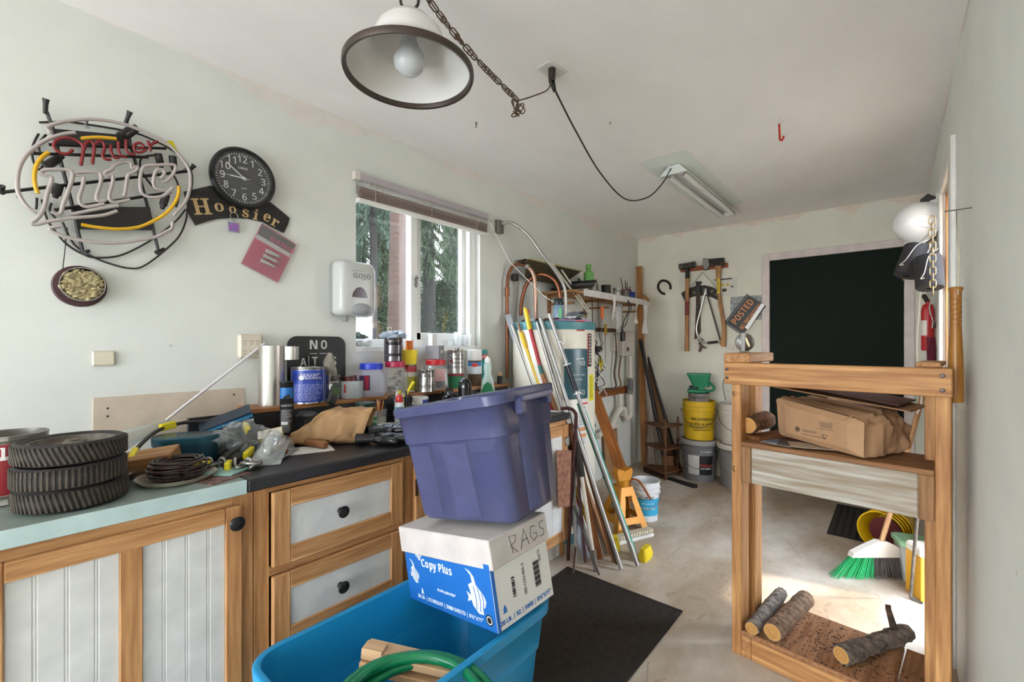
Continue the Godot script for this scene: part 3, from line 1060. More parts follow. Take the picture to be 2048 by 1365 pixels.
# ---------- things hung on the left wall ----------
func left_wall_things() -> void:
	var n := thing("neon_sign", "large unlit oval neon beer sign with red and white script tubes", "neon sign", Vector3(WALL_L, 1.87, -0.27), PI / 2)
	var white := C("b3a8a3", 0.3)
	var black := C("2a2726", 0.5, 0.0, 1)
	for k in [["white", "white_tube", 0.0058, white, 0.085], ["yellow", "yellow_tube", 0.0058, C("dda91c", 0.35), 0.085], ["red", "red_tube", 0.0048, C("7e1f22", 0.2), 0.097]]:
		for a in NEON[k[0]]:
			part(n, k[1], tube_mesh(curve(mm3(a, k[4]), 4), k[2], 8), k[3])
	for a in NEON["bar"]:
		var s := S()
		var p := mm3(a, 0.03 if a.size() > 4 else 0.042)
		tube(s, p, 0.0075, 4, false, 0.7, FLAT)
		part(n, "frame_bar", E(s), black)
	for a in NEON["foot"]:
		var p := mm3(a, 0.05)
		p[1].z = 0.03
		var s := S()
		tube(s, [p[0], p[0].lerp(p[1], 0.35), p[1]], [0.009, 0.0065, 0.006], 8)
		part(n, "standoff", E(s), black)
	for a in NEON["sleeve"]:
		var p := mm3(a, 0.06)
		part(n, "electrode_sleeve", tube_mesh([p[0], p[0].lerp(p[1], 0.75), p[0].lerp(p[1], 0.76), p[1]], [0.0125, 0.0125, 0.009, 0.007], 12), black)
	for a in NEON["cable"]:
		part(n, "cable", tube_mesh(curve(mm3(a, 0.012), 4), 0.0035, 6), C("2c2725", 0.6))
	for q in [["plate", 0.02, 0.034], ["transformer", 0.008, 0.036]]:
		part(n, q[0], prism_mesh(Array(mm(NEON[q[0]][0])).reduce(func(acc, v): return acc + [v.x, v.y], []), q[1], q[2]), black)
	var tg := S()
	var tp := mm(NEON["tag"][0])
	prism(tg, tp, 0.07, 0.072)
	part(n, "tag", E(tg), C("e6d81c", 0.5))
	for a in NEON["white"].slice(0, 3):
		for f in [0.3, 0.7]:
			var p: Array = mm3(a, 0.085)
			var v: Vector3 = p[int(p.size() * f)]
			part(n, "tube_support", tube_mesh([Vector3(v.x, v.y, 0.03), Vector3(v.x, v.y, 0.08)], 0.004, 6), C("8c8680", 0.4))
	# pull chain and plaque with a shallow can of putty
	var pc := NEON["chain"][0] as Array
	var ch := thing("bead_chain", "thin black bead chain hanging below the neon sign", "chain", Vector3(WALL_L, 1.87, -0.27), PI / 2)
	var sc := S()
	for i in 46:
		var f := i / 45.0
		blob(sc, Vector3(lerpf(pc[0], pc[2], f) * 0.001, lerpf(pc[1], pc[3], f) * 0.001, 0.018), Vector3.ONE * 0.0017, 0.0, 1.0, 1, 4)
	var bd := part(ch, "beads", E(sc), C("26221f", 0.4, 0.5))
	bd.set_meta("kind", "stuff")
	var pl := thing("wall_tin", "round open tin of yellowed stuffing on a maroon disc below the neon sign", "tin", Vector3(WALL_L, 1.487, -0.207), PI / 2)
	part(pl, "disc", lathe_mesh([0, 0, 0.07, 0, 0.07, 0.006, 0.066, 0.01, 0, 0.01], 36), C("4a2a2e", 0.5, 0.0, 1), T(Vector3.ZERO, 90))
	part(pl, "tin_ring", lathe_mesh([0.056, 0.01, 0.056, 0.04, 0.0575, 0.042, 0.055, 0.042, 0.054, 0.012], 36), C("b9b6ac", 0.3, 0.8), T(Vector3(0.004, 0.004, 0), 90))
	var st := S()
	for i in 64:
		var a := i * 2.4
		var r := sqrt(i / 64.0) * 0.047
		blob(st, Vector3(cos(a) * r, sin(a) * r, 0.03), Vector3(0.012, 0.009, 0.011) * rng.randf_range(0.8, 1.3), 0.8, 1.6, i, 7)
	var stf := part(pl, "stuffing", E(st), C("e0cd9c", 0.9, 0.0, 2), T(Vector3(0.004, 0.004, 0)))
	stf.set_meta("kind", "stuff")
	wall_clock()
	# curved leather name strip behind the clock
	var h := thing("leather_strip", "curved black leather strip with tan gothic letters behind the clock", "leather strip", Vector3(WALL_L, 1.9, -0.7), PI / 2)
	var s := S()
	prism(s, mm(ARC), 0.002, 0.01)
	part(h, "strip", E(s), C("2b2523", 0.55, 0.0, 2))
	var tan := C("c9a878", 0.7)
	for q in [["H", -140, -60, 14, 0.085], ["o", -80, -43, 8, 0.06], ["o", -30, -42, 3, 0.05], ["s", 22, -46, -5, 0.06], ["i", 60, -48, -10, 0.06], ["e", 107, -45, -17, 0.06], ["r", 142, -62, -22, 0.06]]:
		text(h, "letter", q[0], q[4], tan, T(Vector3(q[1], q[2], 12) * 0.001, 0, 0, q[3]), 0, true, true, 0.002)
	# key fob
	var kf := thing("key_fob", "small blue and pink square key fob on a ring below the clock", "key fob", Vector3(WALL_L, 1.9, -0.7), PI / 2)
	part(kf, "ring", tube_mesh(ringpts(Vector3(-0.025, -0.072, 0.016), 0.0145, 20), 0.0015, 6, true), C("c8c6c0", 0.25, 0.9))
	bar(kf, "link", Vector3(0.003, 0.012, 0.003), Vector3(-0.0255, -0.091, 0.016), C("c8c6c0", 0.25, 0.9), 0.0005)
	bar(kf, "case", Vector3(0.046, 0.042, 0.006), Vector3(-0.026, -0.118, 0.012), glass("dfe3e8", 0.35), 0.001)
	var pat := Image.create_empty(16, 16, false, Image.FORMAT_RGB8)
	for y in 16:
		for x in 16:
			pat.set_pixel(x, y, Color(["5a6fb8", "b05a9a", "6a86c8", "c8508e"][rng.randi() % 4]))
	var sp := S()
	sp.set_smooth_group(FLAT)
	quad(sp, Vector3(-0.045, -0.136, 0.0155), Vector3(-0.007, -0.136, 0.0155), Vector3(-0.007, -0.1, 0.0155), Vector3(-0.045, -0.1, 0.0155), Vector3.BACK)
	part(kf, "print", E(sp), print_mat(pat))
	# blister card with three small tubes, hung askew
	var g := thing("blister_card", "tilted red and grey blister card holding three small silver tubes", "blister card", Vector3(WALL_L, 1.9, -0.7), PI / 2)
	g.transform = g.transform * T(Vector3(0.121, -0.205, 0.008), 0, 0, -24)
	bar(g, "card", Vector3(0.166, 0.205, 0.002), Vector3.ZERO, print_mat(sheet_image(8, 8, "a82c52", [])), 0.0005)
	bar(g, "card_top", Vector3(0.158, 0.05, 0.002), Vector3(0, 0.072, 0.001), C("3a3436", 0.4), 0.0005)
	bar(g, "card_band", Vector3(0.158, 0.02, 0.002), Vector3(0, 0.038, 0.0012), C("b8b0b0", 0.4), 0.0005)
	text(g, "lettering", "GENIE", 0.03, C("b8385c", 0.5), T(Vector3(0.03, 0.063, 0.0022)), 0, false, true, 0.0006, 1.3)
	bar(g, "bubble", Vector3(0.168, 0.206, 0.012), Vector3(0, 0, 0.006), glass("f2efec", 0.12), 0.004)
	for i in 3:
		var s4 := S()
		var y := 0.0 - 0.025 * i
		loft(s4, [rring(0, 0, 0.018, 0.003, 0.001, -0.03), rring(0, 0, 0.014, 0.011, 0.005, 0.015), rring(0, 0, 0.013, 0.012, 0.0055, 0.028), rring(0, 0, 0.005, 0.005, 0.002, 0.032), rring(0, 0, 0.003, 0.003, 0.001, 0.046)], true, true, [2, 3], T(Vector3(0.005, y, 0.012), 0, 0, -86))
		part(g, "silver_tube", E(s4), C("c9c6c4", 0.25, 0.7))
	# soap dispenser
	soap_dispenser()
	# outlet block, blank plate, backing board
	var ob := thing("outlet_block", "beige six-way outlet adapter plugged into the wall", "outlet", Vector3(WALL_L, 1.28, -0.737), PI / 2)
	bar(ob, "body", Vector3(0.094, 0.105, 0.03), Vector3(0, 0, 0.015), C("d8cbb8", 0.45), 0.008)
	s = S()
	for i in 3:
		for j in 2:
			for q in [[-0.005, 0.006, 0.0018, 0.007], [0.005, 0.006, 0.0018, 0.009], [0, -0.006, 0.004, 0.004]]:
				box(s, Vector3((i - 1) * 0.026 + q[0], (j - 0.5) * 0.042 + q[1] - 0.006, 0.03), Vector3(q[2], q[3], 0.0012), 0.0)
	var sl := part(ob, "slots", E(s), C("2a2520", 0.6))
	sl.set_meta("kind", "stuff")
	var bp := thing("blank_plate", "cream blank cover plate on the wall above the wheels", "wall plate", Vector3(WALL_L, 1.238, -0.267), PI / 2)
	bar(bp, "plate", Vector3(0.06, 0.052, 0.012), Vector3(0, 0, 0.006), C("ddd2bc", 0.4), 0.004)
	var bb := thing("backing_board", "beige strip of board screwed low on the wall behind the worktop", "board", Vector3(WALL_L, 1.02, -0.478), PI / 2)
	bar(bb, "board", Vector3(0.478, 0.16, 0.006), Vector3(0, 0, 0.004), C("d9c6b2", 0.7, 0.0, 1), 0.001)
	for q in [[-0.2, 0.04], [0.2, 0.055], [-0.2, 0.012]]:
		part(bb, "screw_hole", lathe_mesh([0, 0, 0.004, 0, 0.003, 0.001, 0, 0.001], 10), C("3a3028", 0.7), T(Vector3(q[0], q[1], 0.007), 90))
	# electrical box with flexible conduit over the heater
	var eb := thing("junction_box", "grey metal electrical box with flexible conduit looping down to the heater", "electrical box", Vector3(WALL_L, 2.115, -2.34), PI / 2)
	bar(eb, "box", Vector3(0.06, 0.09, 0.035), Vector3(0, 0, 0.0175), C("8d8a85", 0.4, 0.7), 0.003)
	var cs := S()
	var path := curve(p3([0.0, 0.02, 0.035, 0.06, 0.025, 0.09, 0.14, -0.06, 0.17, 0.22, -0.2, 0.24, 0.3, -0.32, 0.3, 0.35, -0.42, 0.33, 0.37, -0.52, 0.33, 0.37, -0.66, 0.33]), 14)
	var rs := []
	for i in path.size():
		rs.append(0.0105 if i % 2 else 0.0128)
	tube(cs, path, rs, 10)
	part(eb, "flexible_conduit", E(cs), C("b5b2ab", 0.35, 0.8))

func ringpts(c: Vector3, r: float, n: int, xf := Transform3D()) -> Array:
	var out := []
	for i in n:
		out.append(c + xf * Vector3(cos(TAU * i / n) * r, sin(TAU * i / n) * r, 0))
	return out

func wall_clock() -> void:
	var c := thing("wall_clock", "round black wall clock with white numerals and hands", "clock", Vector3(WALL_L + 0.01, 1.992, -0.706), PI / 2)
	c.rotation.z = deg_to_rad(3)
	part(c, "case", lathe_mesh([0, 0, 0.118, 0, 0.126, 0.012, 0.127, 0.028, 0.121, 0.036, 0.112, 0.036, 0.108, 0.026, 0.106, 0.02], 64), C("17181a", 0.22), T(Vector3.ZERO, 90))
	part(c, "dial", lathe_mesh([0.108, 0.018, 0, 0.02], 48), C("2c2c2e", 0.5), T(Vector3.ZERO, 90))
	var w := C("e6e6e2", 0.5)
	for i in 12:
		var a := TAU * (i + 1) / 12
		text(c, "numeral", str(i + 1), 0.038, w, T(Vector3(sin(a) * 0.079, cos(a) * 0.079, 0.021)))
	for i in 60:
		var a := TAU * i / 60
		bar(c, "minute_mark", Vector3(0.0016 if i % 5 else 0.003, 0.007, 0.001), Vector3(0, 0.1, 0.0215), w, 0.0, T(Vector3.ZERO, 0, 0, -rad_to_deg(a)))
	text(c, "lettering", "LORUS", 0.012, w, T(Vector3(0, 0.042, 0.021)))
	text(c, "lettering", "QUARTZ", 0.006, w, T(Vector3(0, -0.042, 0.021)))
	for q in [[-96 + 8, 0.052, 0.005, 0.0], [-50, 0.082, 0.0045, 0.012], [-88, 0.078, 0.0015, 0.026]]:
		bar(c, "hand", Vector3(q[2], q[1] + q[3], 0.001), Vector3(0, q[1] / 2 - q[3] / 2, 0.0255), w, 0.0003, T(Vector3.ZERO, 0, 0, -q[0]))
	part(c, "hub", lathe_mesh([0, 0.02, 0.0055, 0.02, 0.0055, 0.028, 0, 0.028], 16), w, T(Vector3.ZERO, 90))
	part(c, "cover_glass", lathe_mesh([0.111, 0.031, 0.05, 0.0335, 0, 0.034], 48), glass("ffffff", 0.03, 0.03), T(Vector3.ZERO, 90))

func soap_dispenser() -> void:
	var d := thing("soap_dispenser", "grey and white wall soap dispenser beside the window", "soap dispenser", Vector3(WALL_L, 1.565, -1.2), PI / 2)
	var s := S()
	var rings := []
	for q in [[0.0, 0.2, 0.265, 0.0], [0.035, 0.2, 0.265, 0.0], [0.04, 0.205, 0.27, 0.0]]:
		rings.append(ring_xy(q[1], q[2], 0.025, q[0], 0, q[3]))
	loft(s, rings, true, false, [1, 2])
	part(d, "back_plate", E(s), C("9a9a98", 0.4))
	s = S()
	rings = []
	for q in [[0.04, 0.205, 0.275, 0.03, 0], [0.085, 0.2, 0.272, 0.035, 0], [0.105, 0.185, 0.255, 0.04, 0], [0.113, 0.16, 0.225, 0.04, 0], [0.115, 0.1, 0.15, 0.04, 0]]:
		rings.append(ring_xy(q[1], q[2], q[3], q[0], 0, 0))
	loft(s, rings, false, true, [])
	part(d, "cover", E(s), C("c9c9c5", 0.25))
	s = S()
	prism(s, PackedVector2Array([Vector2(-0.042, -0.03), Vector2(0.042, -0.03), Vector2(0.035, -0.005), Vector2(0.02, 0.014), Vector2(0.004, 0.022), Vector2(-0.004, 0.022), Vector2(-0.02, 0.014), Vector2(-0.035, -0.005)]), 0.108, 0.1185)
	part(d, "view_window", E(s), C("4a3036", 0.15), T(Vector3(0, -0.015, 0)))
	s = S()
	blob(s, Vector3(0.012, -0.102, 0.102), Vector3(0.062, 0.034, 0.026), 0.0, 1.0, 1, 14)
	part(d, "push_bar", E(s), C("9d9fa2", 0.35))
	s = S()
	lathe(s, [0, -0.03, 0.012, -0.03, 0.016, 0, 0, 0], 14, T(Vector3(-0.04, -0.135, 0.05)))
	part(d, "nozzle", E(s), C("8a8a88", 0.4))
	text(d, "lettering", "GOJO", 0.036, C("8f9492", 0.4), T(Vector3(0.012, 0.062, 0.1165)), 0, false, true, 0.002, 1.1)
	part(d, "lettering", tube_mesh(curve(p3([-0.04, 0.08, 0.1155, -0.02, 0.088, 0.1155, 0.02, 0.087, 0.1155, ]), 4), 0.0013, 5), C("a2a6a4", 0.4))

func ring_xy(w: float, h: float, r: float, z: float, cx: float, cy: float) -> Array:
	var out := []
	for p in rring(cx, cy, w, h, r, z, 5):
		out.append(Vector3(p.x, p.z, p.y))
	return out

# ---------- cans, jars and bottles ----------
func label_ring(parent: Node3D, r: float, y0: float, y1: float, m: Material, a0 := -PI, a1 := PI) -> MeshInstance3D:
	return part(parent, "paper_label", lathe_mesh([r + 0.0006, y0, r + 0.0006, y1], 32, a0, a1), m)

# ribbed metal can, open at the top
func can_body(r: float, h: float, ribs: Array) -> ArrayMesh:
	var p := [0, 0.003, r * 0.93, 0.003, r * 0.95, 0, r * 1.01, 0, r * 1.01, 0.003, r, 0.005]
	for y in ribs:
		p.append_array([r, y - 0.004, r * 0.965, y - 0.002, r * 1.005, y, r * 0.965, y + 0.002, r, y + 0.004])
	p.append_array([r, h - 0.004, r * 1.015, h - 0.003, r * 1.015, h, r * 0.96, h, r * 0.96, 0.006, 0, 0.006])
	return lathe_mesh(p, 36)

func steel() -> StandardMaterial3D:
	return C("c4c3c0", 0.22, 0.95, 1)

func face_camera(at: Vector3) -> float:
	return atan2(-at.x, -at.z)

# label texture lines are laid from the camera-facing side round the can: turn things so that +z looks out from the wall
func counter_things() -> void:
	# red coffee can at the left edge
	var at := Vector3(-1.8, TOP, -0.035)
	var t := thing("coffee_can", "big red coffee can behind the mower wheels", "can", at, PI / 2)
	part(t, "body", can_body(0.078, 0.175, [0.02, 0.16]), C("a8a49c", 0.3, 0.8))
	var im := sheet_image(256, 128, "8e1420", [[120, 30, 100, 8, "d8c8c0"], [130, 52, 80, 70, "d0b8b4", 2, 3], [20, 50, 70, 60, "d0b8b4", 2, 3]])
	label_ring(t, 0.078, 0.026, 0.155, print_mat(im, 0.35))
	text(t, "lettering", "Folgers.", 0.042, C("f0e8e2", 0.4), T(Vector3(0, 0.13, 0), 0, 12), 0.0795, true, true)
	# three mower wheels
	for i in 3:
		wheel(i, Vector3(-1.64 + [0.0, 0.006, -0.002][i], TOP + 0.0562 * i, -0.147 + [0.0, 0.004, 0.002][i]))
	# tray with a coil of wire
	var tr := thing("plate", "round speckled shallow tray under the coil of brown wire", "tray", Vector3(-1.67, TOP, -0.378))
	part(tr, "dish", lathe_mesh([0, 0.002, 0.08, 0.002, 0.088, 0.004, 0.1, 0.014, 0.103, 0.014, 0.092, 0.001, 0, 0.0], 48), C("d2c6b2", 0.6, 0.0, 2))
	var co := thing("wire_coil", "coil of dark brown cable lying on the speckled tray", "cable coil", Vector3(-1.672, TOP + 0.003, -0.38))
	var pts := []
	for i in 1150:
		var w := i * 0.22
		var layer := int(w / TAU)
		pts.append(Vector3(cos(w) * (0.056 + 0.019 * cos(layer * 2.4 + 0.3 * sin(w * 0.4))), 0.03 + 0.027 * sin(layer * 2.4 + 0.3 * sin(w * 0.4)), sin(w) * (0.056 + 0.019 * cos(layer * 2.4 + 0.3 * sin(w * 0.4)))))
	part(co, "cable", tube_mesh(pts, 0.0024, 6), C("35231f", 0.4))
	# blue-green oval tin
	t = thing("storage_tin", "dark teal oval tin with white scrollwork beside the wood block", "tin", Vector3(-1.9, TOP, -0.46), deg_to_rad(62))
	var s := S()
	loft(s, [rring(0, 0, 0.2, 0.12, 0.06, 0, 8), rring(0, 0, 0.2, 0.12, 0.06, 0.066, 8)], true, true, [])
	part(t, "body", E(s), C("1f4353", 0.25, 0.3))
	s = S()
	loft(s, [rring(0, 0, 0.206, 0.126, 0.063, 0.064, 8), rring(0, 0, 0.206, 0.126, 0.063, 0.088, 8), rring(0, 0, 0.198, 0.118, 0.059, 0.093, 8)], true, true, [1])
	part(t, "lid", E(s), C("24505f", 0.25, 0.3))
	for q in [-0.045, 0.0, 0.045]:
		for sg in [-1.0, 1.0]:
			part(t, "scrollwork", tube_mesh(curve([Vector3(q, 0.022, 0.0605), Vector3(q + 0.008 * sg, 0.016, 0.0605), Vector3(q + 0.017 * sg, 0.022, 0.0605), Vector3(q + 0.014 * sg, 0.032, 0.0605), Vector3(q + 0.009 * sg, 0.028, 0.0605)], 4), 0.0011, 5), C("cfd8d8", 0.5))
	solo("wood_block", "sawn pine offcut block leaning beside the mower wheels", "wood block", box_mesh(Vector3(0.15, 0.05, 0.09), 0.003), wood("c69a68", 0), T(Vector3(-1.79, TOP + 0.044, -0.33), 10, 60, 7))
	# black tow cable with yellow sleeves
	t = thing("tow_cable", "black cable with bright yellow end sleeves looped over the teal tin", "cable")
	var paths := [p3([-1.78, 0.92, -0.28, -1.9, 0.955, -0.33, -2.02, 0.985, -0.42, -2.04, 0.99, -0.54, -1.93, 0.975, -0.66, -1.82, 0.935, -0.62, -1.76, 0.905, -0.55, -1.7, 0.892, -0.47, -1.72, 0.895, -0.36]), p3([-1.86, 0.97, -0.56, -1.8, 0.925, -0.63, -1.75, 0.9, -0.6, -1.69, 0.893, -0.53, -1.66, 0.89, -0.5])]
	for p in paths:
		part(t, "cable", tube_mesh(curve(p, 7), 0.0065, 8), C("2e2b28", 0.6, 0.0, 1))
	for q in [[-1.8, 0.928, -0.29, -1.86, 0.945, -0.31], [-2.015, 0.985, -0.405, -2.035, 0.99, -0.455], [-1.93, 0.975, -0.655, -1.87, 0.955, -0.645], [-1.705, 0.894, -0.475, -1.72, 0.895, -0.41], [-1.76, 0.908, -0.62, -1.71, 0.9, -0.58], [-1.67, 0.894, -0.52, -1.63, 0.892, -0.5]]:
		var a := Vector3(q[0], q[1], q[2])
		var b := Vector3(q[3], q[4], q[5])
		var sy := S()
		box(sy, Vector3(0, a.distance_to(b) / 2, 0), Vector3(0.026, a.distance_to(b), 0.017), 0.003, along(a, b))
		part(t, "yellow_sleeve", E(sy), C("e6d21a", 0.45))
	# pole net in a plastic bag leaning on the wall
	t = thing("bagged_net", "white plastic stick with its head wrapped in a clear plastic bag", "stick", Vector3.ZERO)
	part(t, "stick", tube_mesh([Vector3(-2.1, 1.292, -0.79), Vector3(-2.06, 1.005, -0.432)], 0.0055, 8), C("d8d2d2", 0.4))
	s = S()
	var nn := FastNoiseLite.new()
	nn.seed = 3
	nn.frequency = 9.0
	var rings := []
	for k in 12:
		var v := k / 11.0
		var c := Vector3(-2.06, 1.0, -0.43).lerp(Vector3(-2.02, 0.915, -0.22), v)
		var rr := lerpf(0.012, 0.06, minf(1.0, v * 1.6)) * (1.0 if v < 0.85 else 0.75)
		var ring := []
		for i in 20:
			var w := TAU * i / 20
			ring.append(c + Vector3(sin(w) * rr * 0.5, cos(w) * rr * 0.62, 0.02 * sin(w)) * (1.0 + 0.55 * nn.get_noise_3d(c.x + cos(w) * 0.2, c.z, sin(w) * 0.2)))
		rings.append(ring)
	loft(s, rings, true, true)
	part(t, "plastic_bag", E(s), glass("e8ebe4", 0.4, 0.22))
	# dark folders
	for q in [[0, "1b2a3c"], [1, "2d6b94"], [2, "24405a"]]:
		solo("folder", ["black leaflet fanned out behind the wire bundle", "bright blue leaflet fanned out behind the wire bundle", "navy leaflet lowest of the fan behind the wire bundle"][q[0]], "leaflet", box_mesh(Vector3(0.18, 0.004, 0.07), 0.001), C(q[1], 0.3), T(Vector3(-1.99 + 0.012 * q[0], 1.0 - 0.012 * q[0], -0.605), 20, 78, 22 - 2 * q[0]), "fanned leaflets")
	# clear bag of hardware
	t = thing("hardware_bag", "clear plastic bag of metal hardware beside the fanned leaflets", "bag", Vector3(-1.84, TOP, -0.61))
	s = S()
	blob(s, Vector3(0, 0.06, 0), Vector3(0.075, 0.062, 0.09), 0.45, 2.2, 5, 16)
	part(t, "plastic_bag", E(s), glass("e4ecec", 0.1, 0.08))
	for i in 7:
		var a := i * 0.9
		part(t, "coupling", lathe_mesh([0.008, 0, 0.014, 0, 0.014, 0.03, 0.008, 0.03, 0.008, 0], 14), C(["8a8f94", "5c6068", "4a5a38"][i % 3], 0.35, 0.7), T(Vector3(cos(a) * 0.035, 0.02 + 0.012 * (i % 3), sin(a) * 0.045), 60 * i, 30 * i, 20))
	# yellow spacer box
	t = thing("small_box", "small yellow and white carton behind the lamp packs", "box", Vector3(-1.84, TOP, -0.725), deg_to_rad(70))
	bar(t, "carton", Vector3(0.085, 0.06, 0.05), Vector3(0, 0.04, 0), C("d9b43a", 0.5), 0.003, T(Vector3(0, 0.01, 0), 14, 0, 10))
	bar(t, "flap", Vector3(0.083, 0.003, 0.05), Vector3(0, 0.075, 0.01), C("e6e0d0", 0.6), 0.001, T(Vector3(0, 0.01, 0), 24, 0, 10))
	solo("wood_scrap", "short stick of raw wood lying beside the chain links", "wood scrap", box_mesh(Vector3(0.12, 0.018, 0.02), 0.001), wood("b98652", 0), T(Vector3(-1.735, TOP + 0.012, -0.67), 0, 62, 4))
	# two lamp packs
	for i in 2:
		var bp := thing("lamp_pack", ["clear blister pack with a glass lamp, topmost of two", "clear blister pack lying under the other lamp pack"][i], "blister pack", Vector3(-1.705 - 0.03 * i, TOP + 0.022 - 0.014 * i, -0.66 - 0.035 * i), deg_to_rad(58 - 8 * i), "lamp packs")
		bp.rotation.x = deg_to_rad(-2 if i else 12)
		bar(bp, "card", Vector3(0.1, 0.0015, 0.2), Vector3(0, 0, 0), C("b9bcba", 0.5, 0.0, 1), 0.0003)
		s = S()
		rings = []
		for q in [[-0.09, 0.03], [-0.08, 0.055], [-0.02, 0.062], [0.03, 0.07], [0.075, 0.07], [0.09, 0.06]]:
			var ring := []
			for k in 16:
				var w := TAU * k / 16
				ring.append(Vector3(cos(w) * q[1] * 0.6, maxf(0.001, sin(w) * q[1] * 0.8), -q[0]))
			rings.append(ring)
		loft(s, rings, true, true)
		part(bp, "bubble", E(s), glass("eef2f2", 0.22, 0.06))
		part(bp, "bulb", lathe_mesh([0, -0.055, 0.022, -0.05, 0.026, -0.03, 0.022, 0.0, 0.012, 0.03, 0.012, 0.055, 0.004, 0.06, 0, 0.06], 20), C("c9cdcb", 0.1, 0.5), T(Vector3(0, 0.027, 0.0), 90))
	# chain and shackles
	t = thing("chain", "short length of grey steel chain with shackles on the worktop", "chain", Vector3(0, TOP, 0))
	for i in 9:
		var f := i / 8.0
		var c := Vector3(-1.735 + 0.14 * f, 0.012 + 0.004 * (i % 2), -0.46 - 0.11 * f)
		var s5 := S()
		var link := []
		for p in rring(0, 0, 0.022, 0.042, 0.0105, 0, 4):
			link.append(T(c, 90 * (i % 2), 40 + 20 * sin(i * 2.0), 20 * (i % 3)) * p)
		tube(s5, link, 0.0042, 7, true)
		part(t, "link", E(s5), C("9d9a95", 0.35, 0.85))
	for i in 2:
		var s6 := S()
		tube(s6, curve([Vector3(-1.63 - 0.03 * i, 0.012, -0.555 - 0.025 * i), Vector3(-1.6 - 0.03 * i, 0.014, -0.58 - 0.02 * i), Vector3(-1.585 - 0.03 * i, 0.02, -0.57 - 0.02 * i), Vector3(-1.6 - 0.03 * i, 0.024, -0.548 - 0.02 * i), Vector3(-1.625 - 0.03 * i, 0.022, -0.54 - 0.02 * i)], 5), 0.0058, 8)
		part(t, "shackle", E(s6), C("a5a4a0", 0.3, 0.9))
	# small tile samples
	solo("tile_sample", "pale teal tile lying on the worktop beside the chain", "tile", box_mesh(Vector3(0.1, 0.006, 0.09), 0.001), C("8db3ac", 0.3), T(Vector3(-1.63, TOP + 0.004, -0.5), 0, 35, 0), "loose tiles")
	solo("tile_sample", "dusky red and cream tile under the speckled tray", "tile", box_mesh(Vector3(0.17, 0.005, 0.13), 0.001), C("a8736a", 0.5, 0.0, 3), T(Vector3(-1.62, TOP - 0.0015, -0.46), 0, 20, 0), "loose tiles")
	# wrench between wheels and coil
	t = thing("pipe_fitting", "chrome pipe fitting lying behind the coil of wire", "pipe fitting", Vector3(-1.72, TOP, -0.27), deg_to_rad(50))
	part(t, "pipe", lathe_mesh([0, -0.06, 0.013, -0.06, 0.013, 0.02, 0.018, 0.022, 0.018, 0.05, 0.0, 0.05], 16), C("b9b7b2", 0.2, 0.95), T(Vector3(0, 0.02, 0), 90))
	paper_bag()
	solo("dowel", "thick round wooden dowel lying under the paper bag", "dowel", tube_mesh([Vector3(-1.86, TOP + 0.017, -0.83), Vector3(-1.7, TOP + 0.017, -0.86), Vector3(-1.692, TOP + 0.017, -0.8615)], [0.016, 0.016, 0.011], 14), wood("a9794f", 0))
	solo("paper_sheet", "loose white printed sheet under the dowel", "paper", box_mesh(Vector3(0.2, 0.0008, 0.13), 0.0), C("e6e3dc", 0.8), T(Vector3(-1.74, TOP + 0.0005, -0.8), 0, 72, 0))
	# caulk tube
	at = Vector3(-1.9, TOP, -0.8)
	t = thing("adhesive_tube", "black and blue adhesive cartridge standing before the steel duct", "cartridge", at, face_camera(at))
	part(t, "tube", lathe_mesh([0, 0, 0.0255, 0, 0.026, 0.003, 0.026, 0.25, 0.0275, 0.252, 0.0275, 0.258, 0.02, 0.259, 0, 0.259], 28), C("17191e", 0.35))
	label_ring(t, 0.026, 0.19, 0.235, C("1f6fb8", 0.35), -1.1, 1.1)
	part(t, "peak_mark", prism_mesh([-0.016, 0.19, -0.007, 0.204, -0.003, 0.2, 0.006, 0.212, 0.016, 0.19], 0.0245, 0.0278), C("14161a", 0.4))
	text(t, "lettering", "FLEXTECH", 0.0105, C("e0e0e0", 0.4), T(Vector3(0, 0.162, 0)), 0.0268)
	label_ring(t, 0.026, 0.03, 0.15, print_mat(sheet_image(96, 128, "1a1c20", [[10, 6, 70, 100, "c8c8c8", 2, 3], [14, 56, 40, 14, "e8e8e8"], [4, 114, 80, 12, "8e1a20"]]), 0.35), -1.2, 1.2)
	# pickle jar
	at = Vector3(-1.825, TOP, -1.115)
	t = thing("pickle_jar", "big glass jar with a green label behind the paper bag", "jar", at, face_camera(at))
	part(t, "glass_jar", lathe_mesh([0, 0, 0.05, 0.001, 0.053, 0.008, 0.053, 0.105, 0.045, 0.125, 0.04, 0.13, 0, 0.13], 32), glass("e6ece8", 0.45, 0.08))
	part(t, "lid", lathe_mesh([0.042, 0.128, 0.044, 0.13, 0.044, 0.148, 0.04, 0.15, 0, 0.15], 28), C("2a4038", 0.35, 0.4))
	label_ring(t, 0.0535, 0.025, 0.085, C("2c7a48", 0.45), -1.2, 1.2)
	text(t, "lettering", "GENUINE", 0.018, C("d6e4d0", 0.5), T(Vector3(0.012, 0.066, 0)), 0.0548, true, true)
	text(t, "lettering", "Heinz", 0.016, C("e8e0da", 0.5), T(Vector3(-0.026, 0.042, 0)), 0.0548, true, true)
	# bowl, gloves, rag
	t = thing("bowl", "shallow white enamel bowl behind the black gloves", "bowl", Vector3(-1.745, TOP, -1.19))
	t.scale = Vector3(0.72, 0.9, 0.72)
	part(t, "bowl", lathe_mesh([0, 0.003, 0.04, 0.0, 0.06, 0.01, 0.085, 0.045, 0.09, 0.047, 0.086, 0.05, 0.056, 0.015, 0, 0.007], 36), C("dcdcd6", 0.25))
	for i in 2:
		glove(i)
	t = thing("rag", "crumpled grey and white rag beside the pickle jar", "rag", Vector3(-1.665, TOP, -1.23))
	s = S()
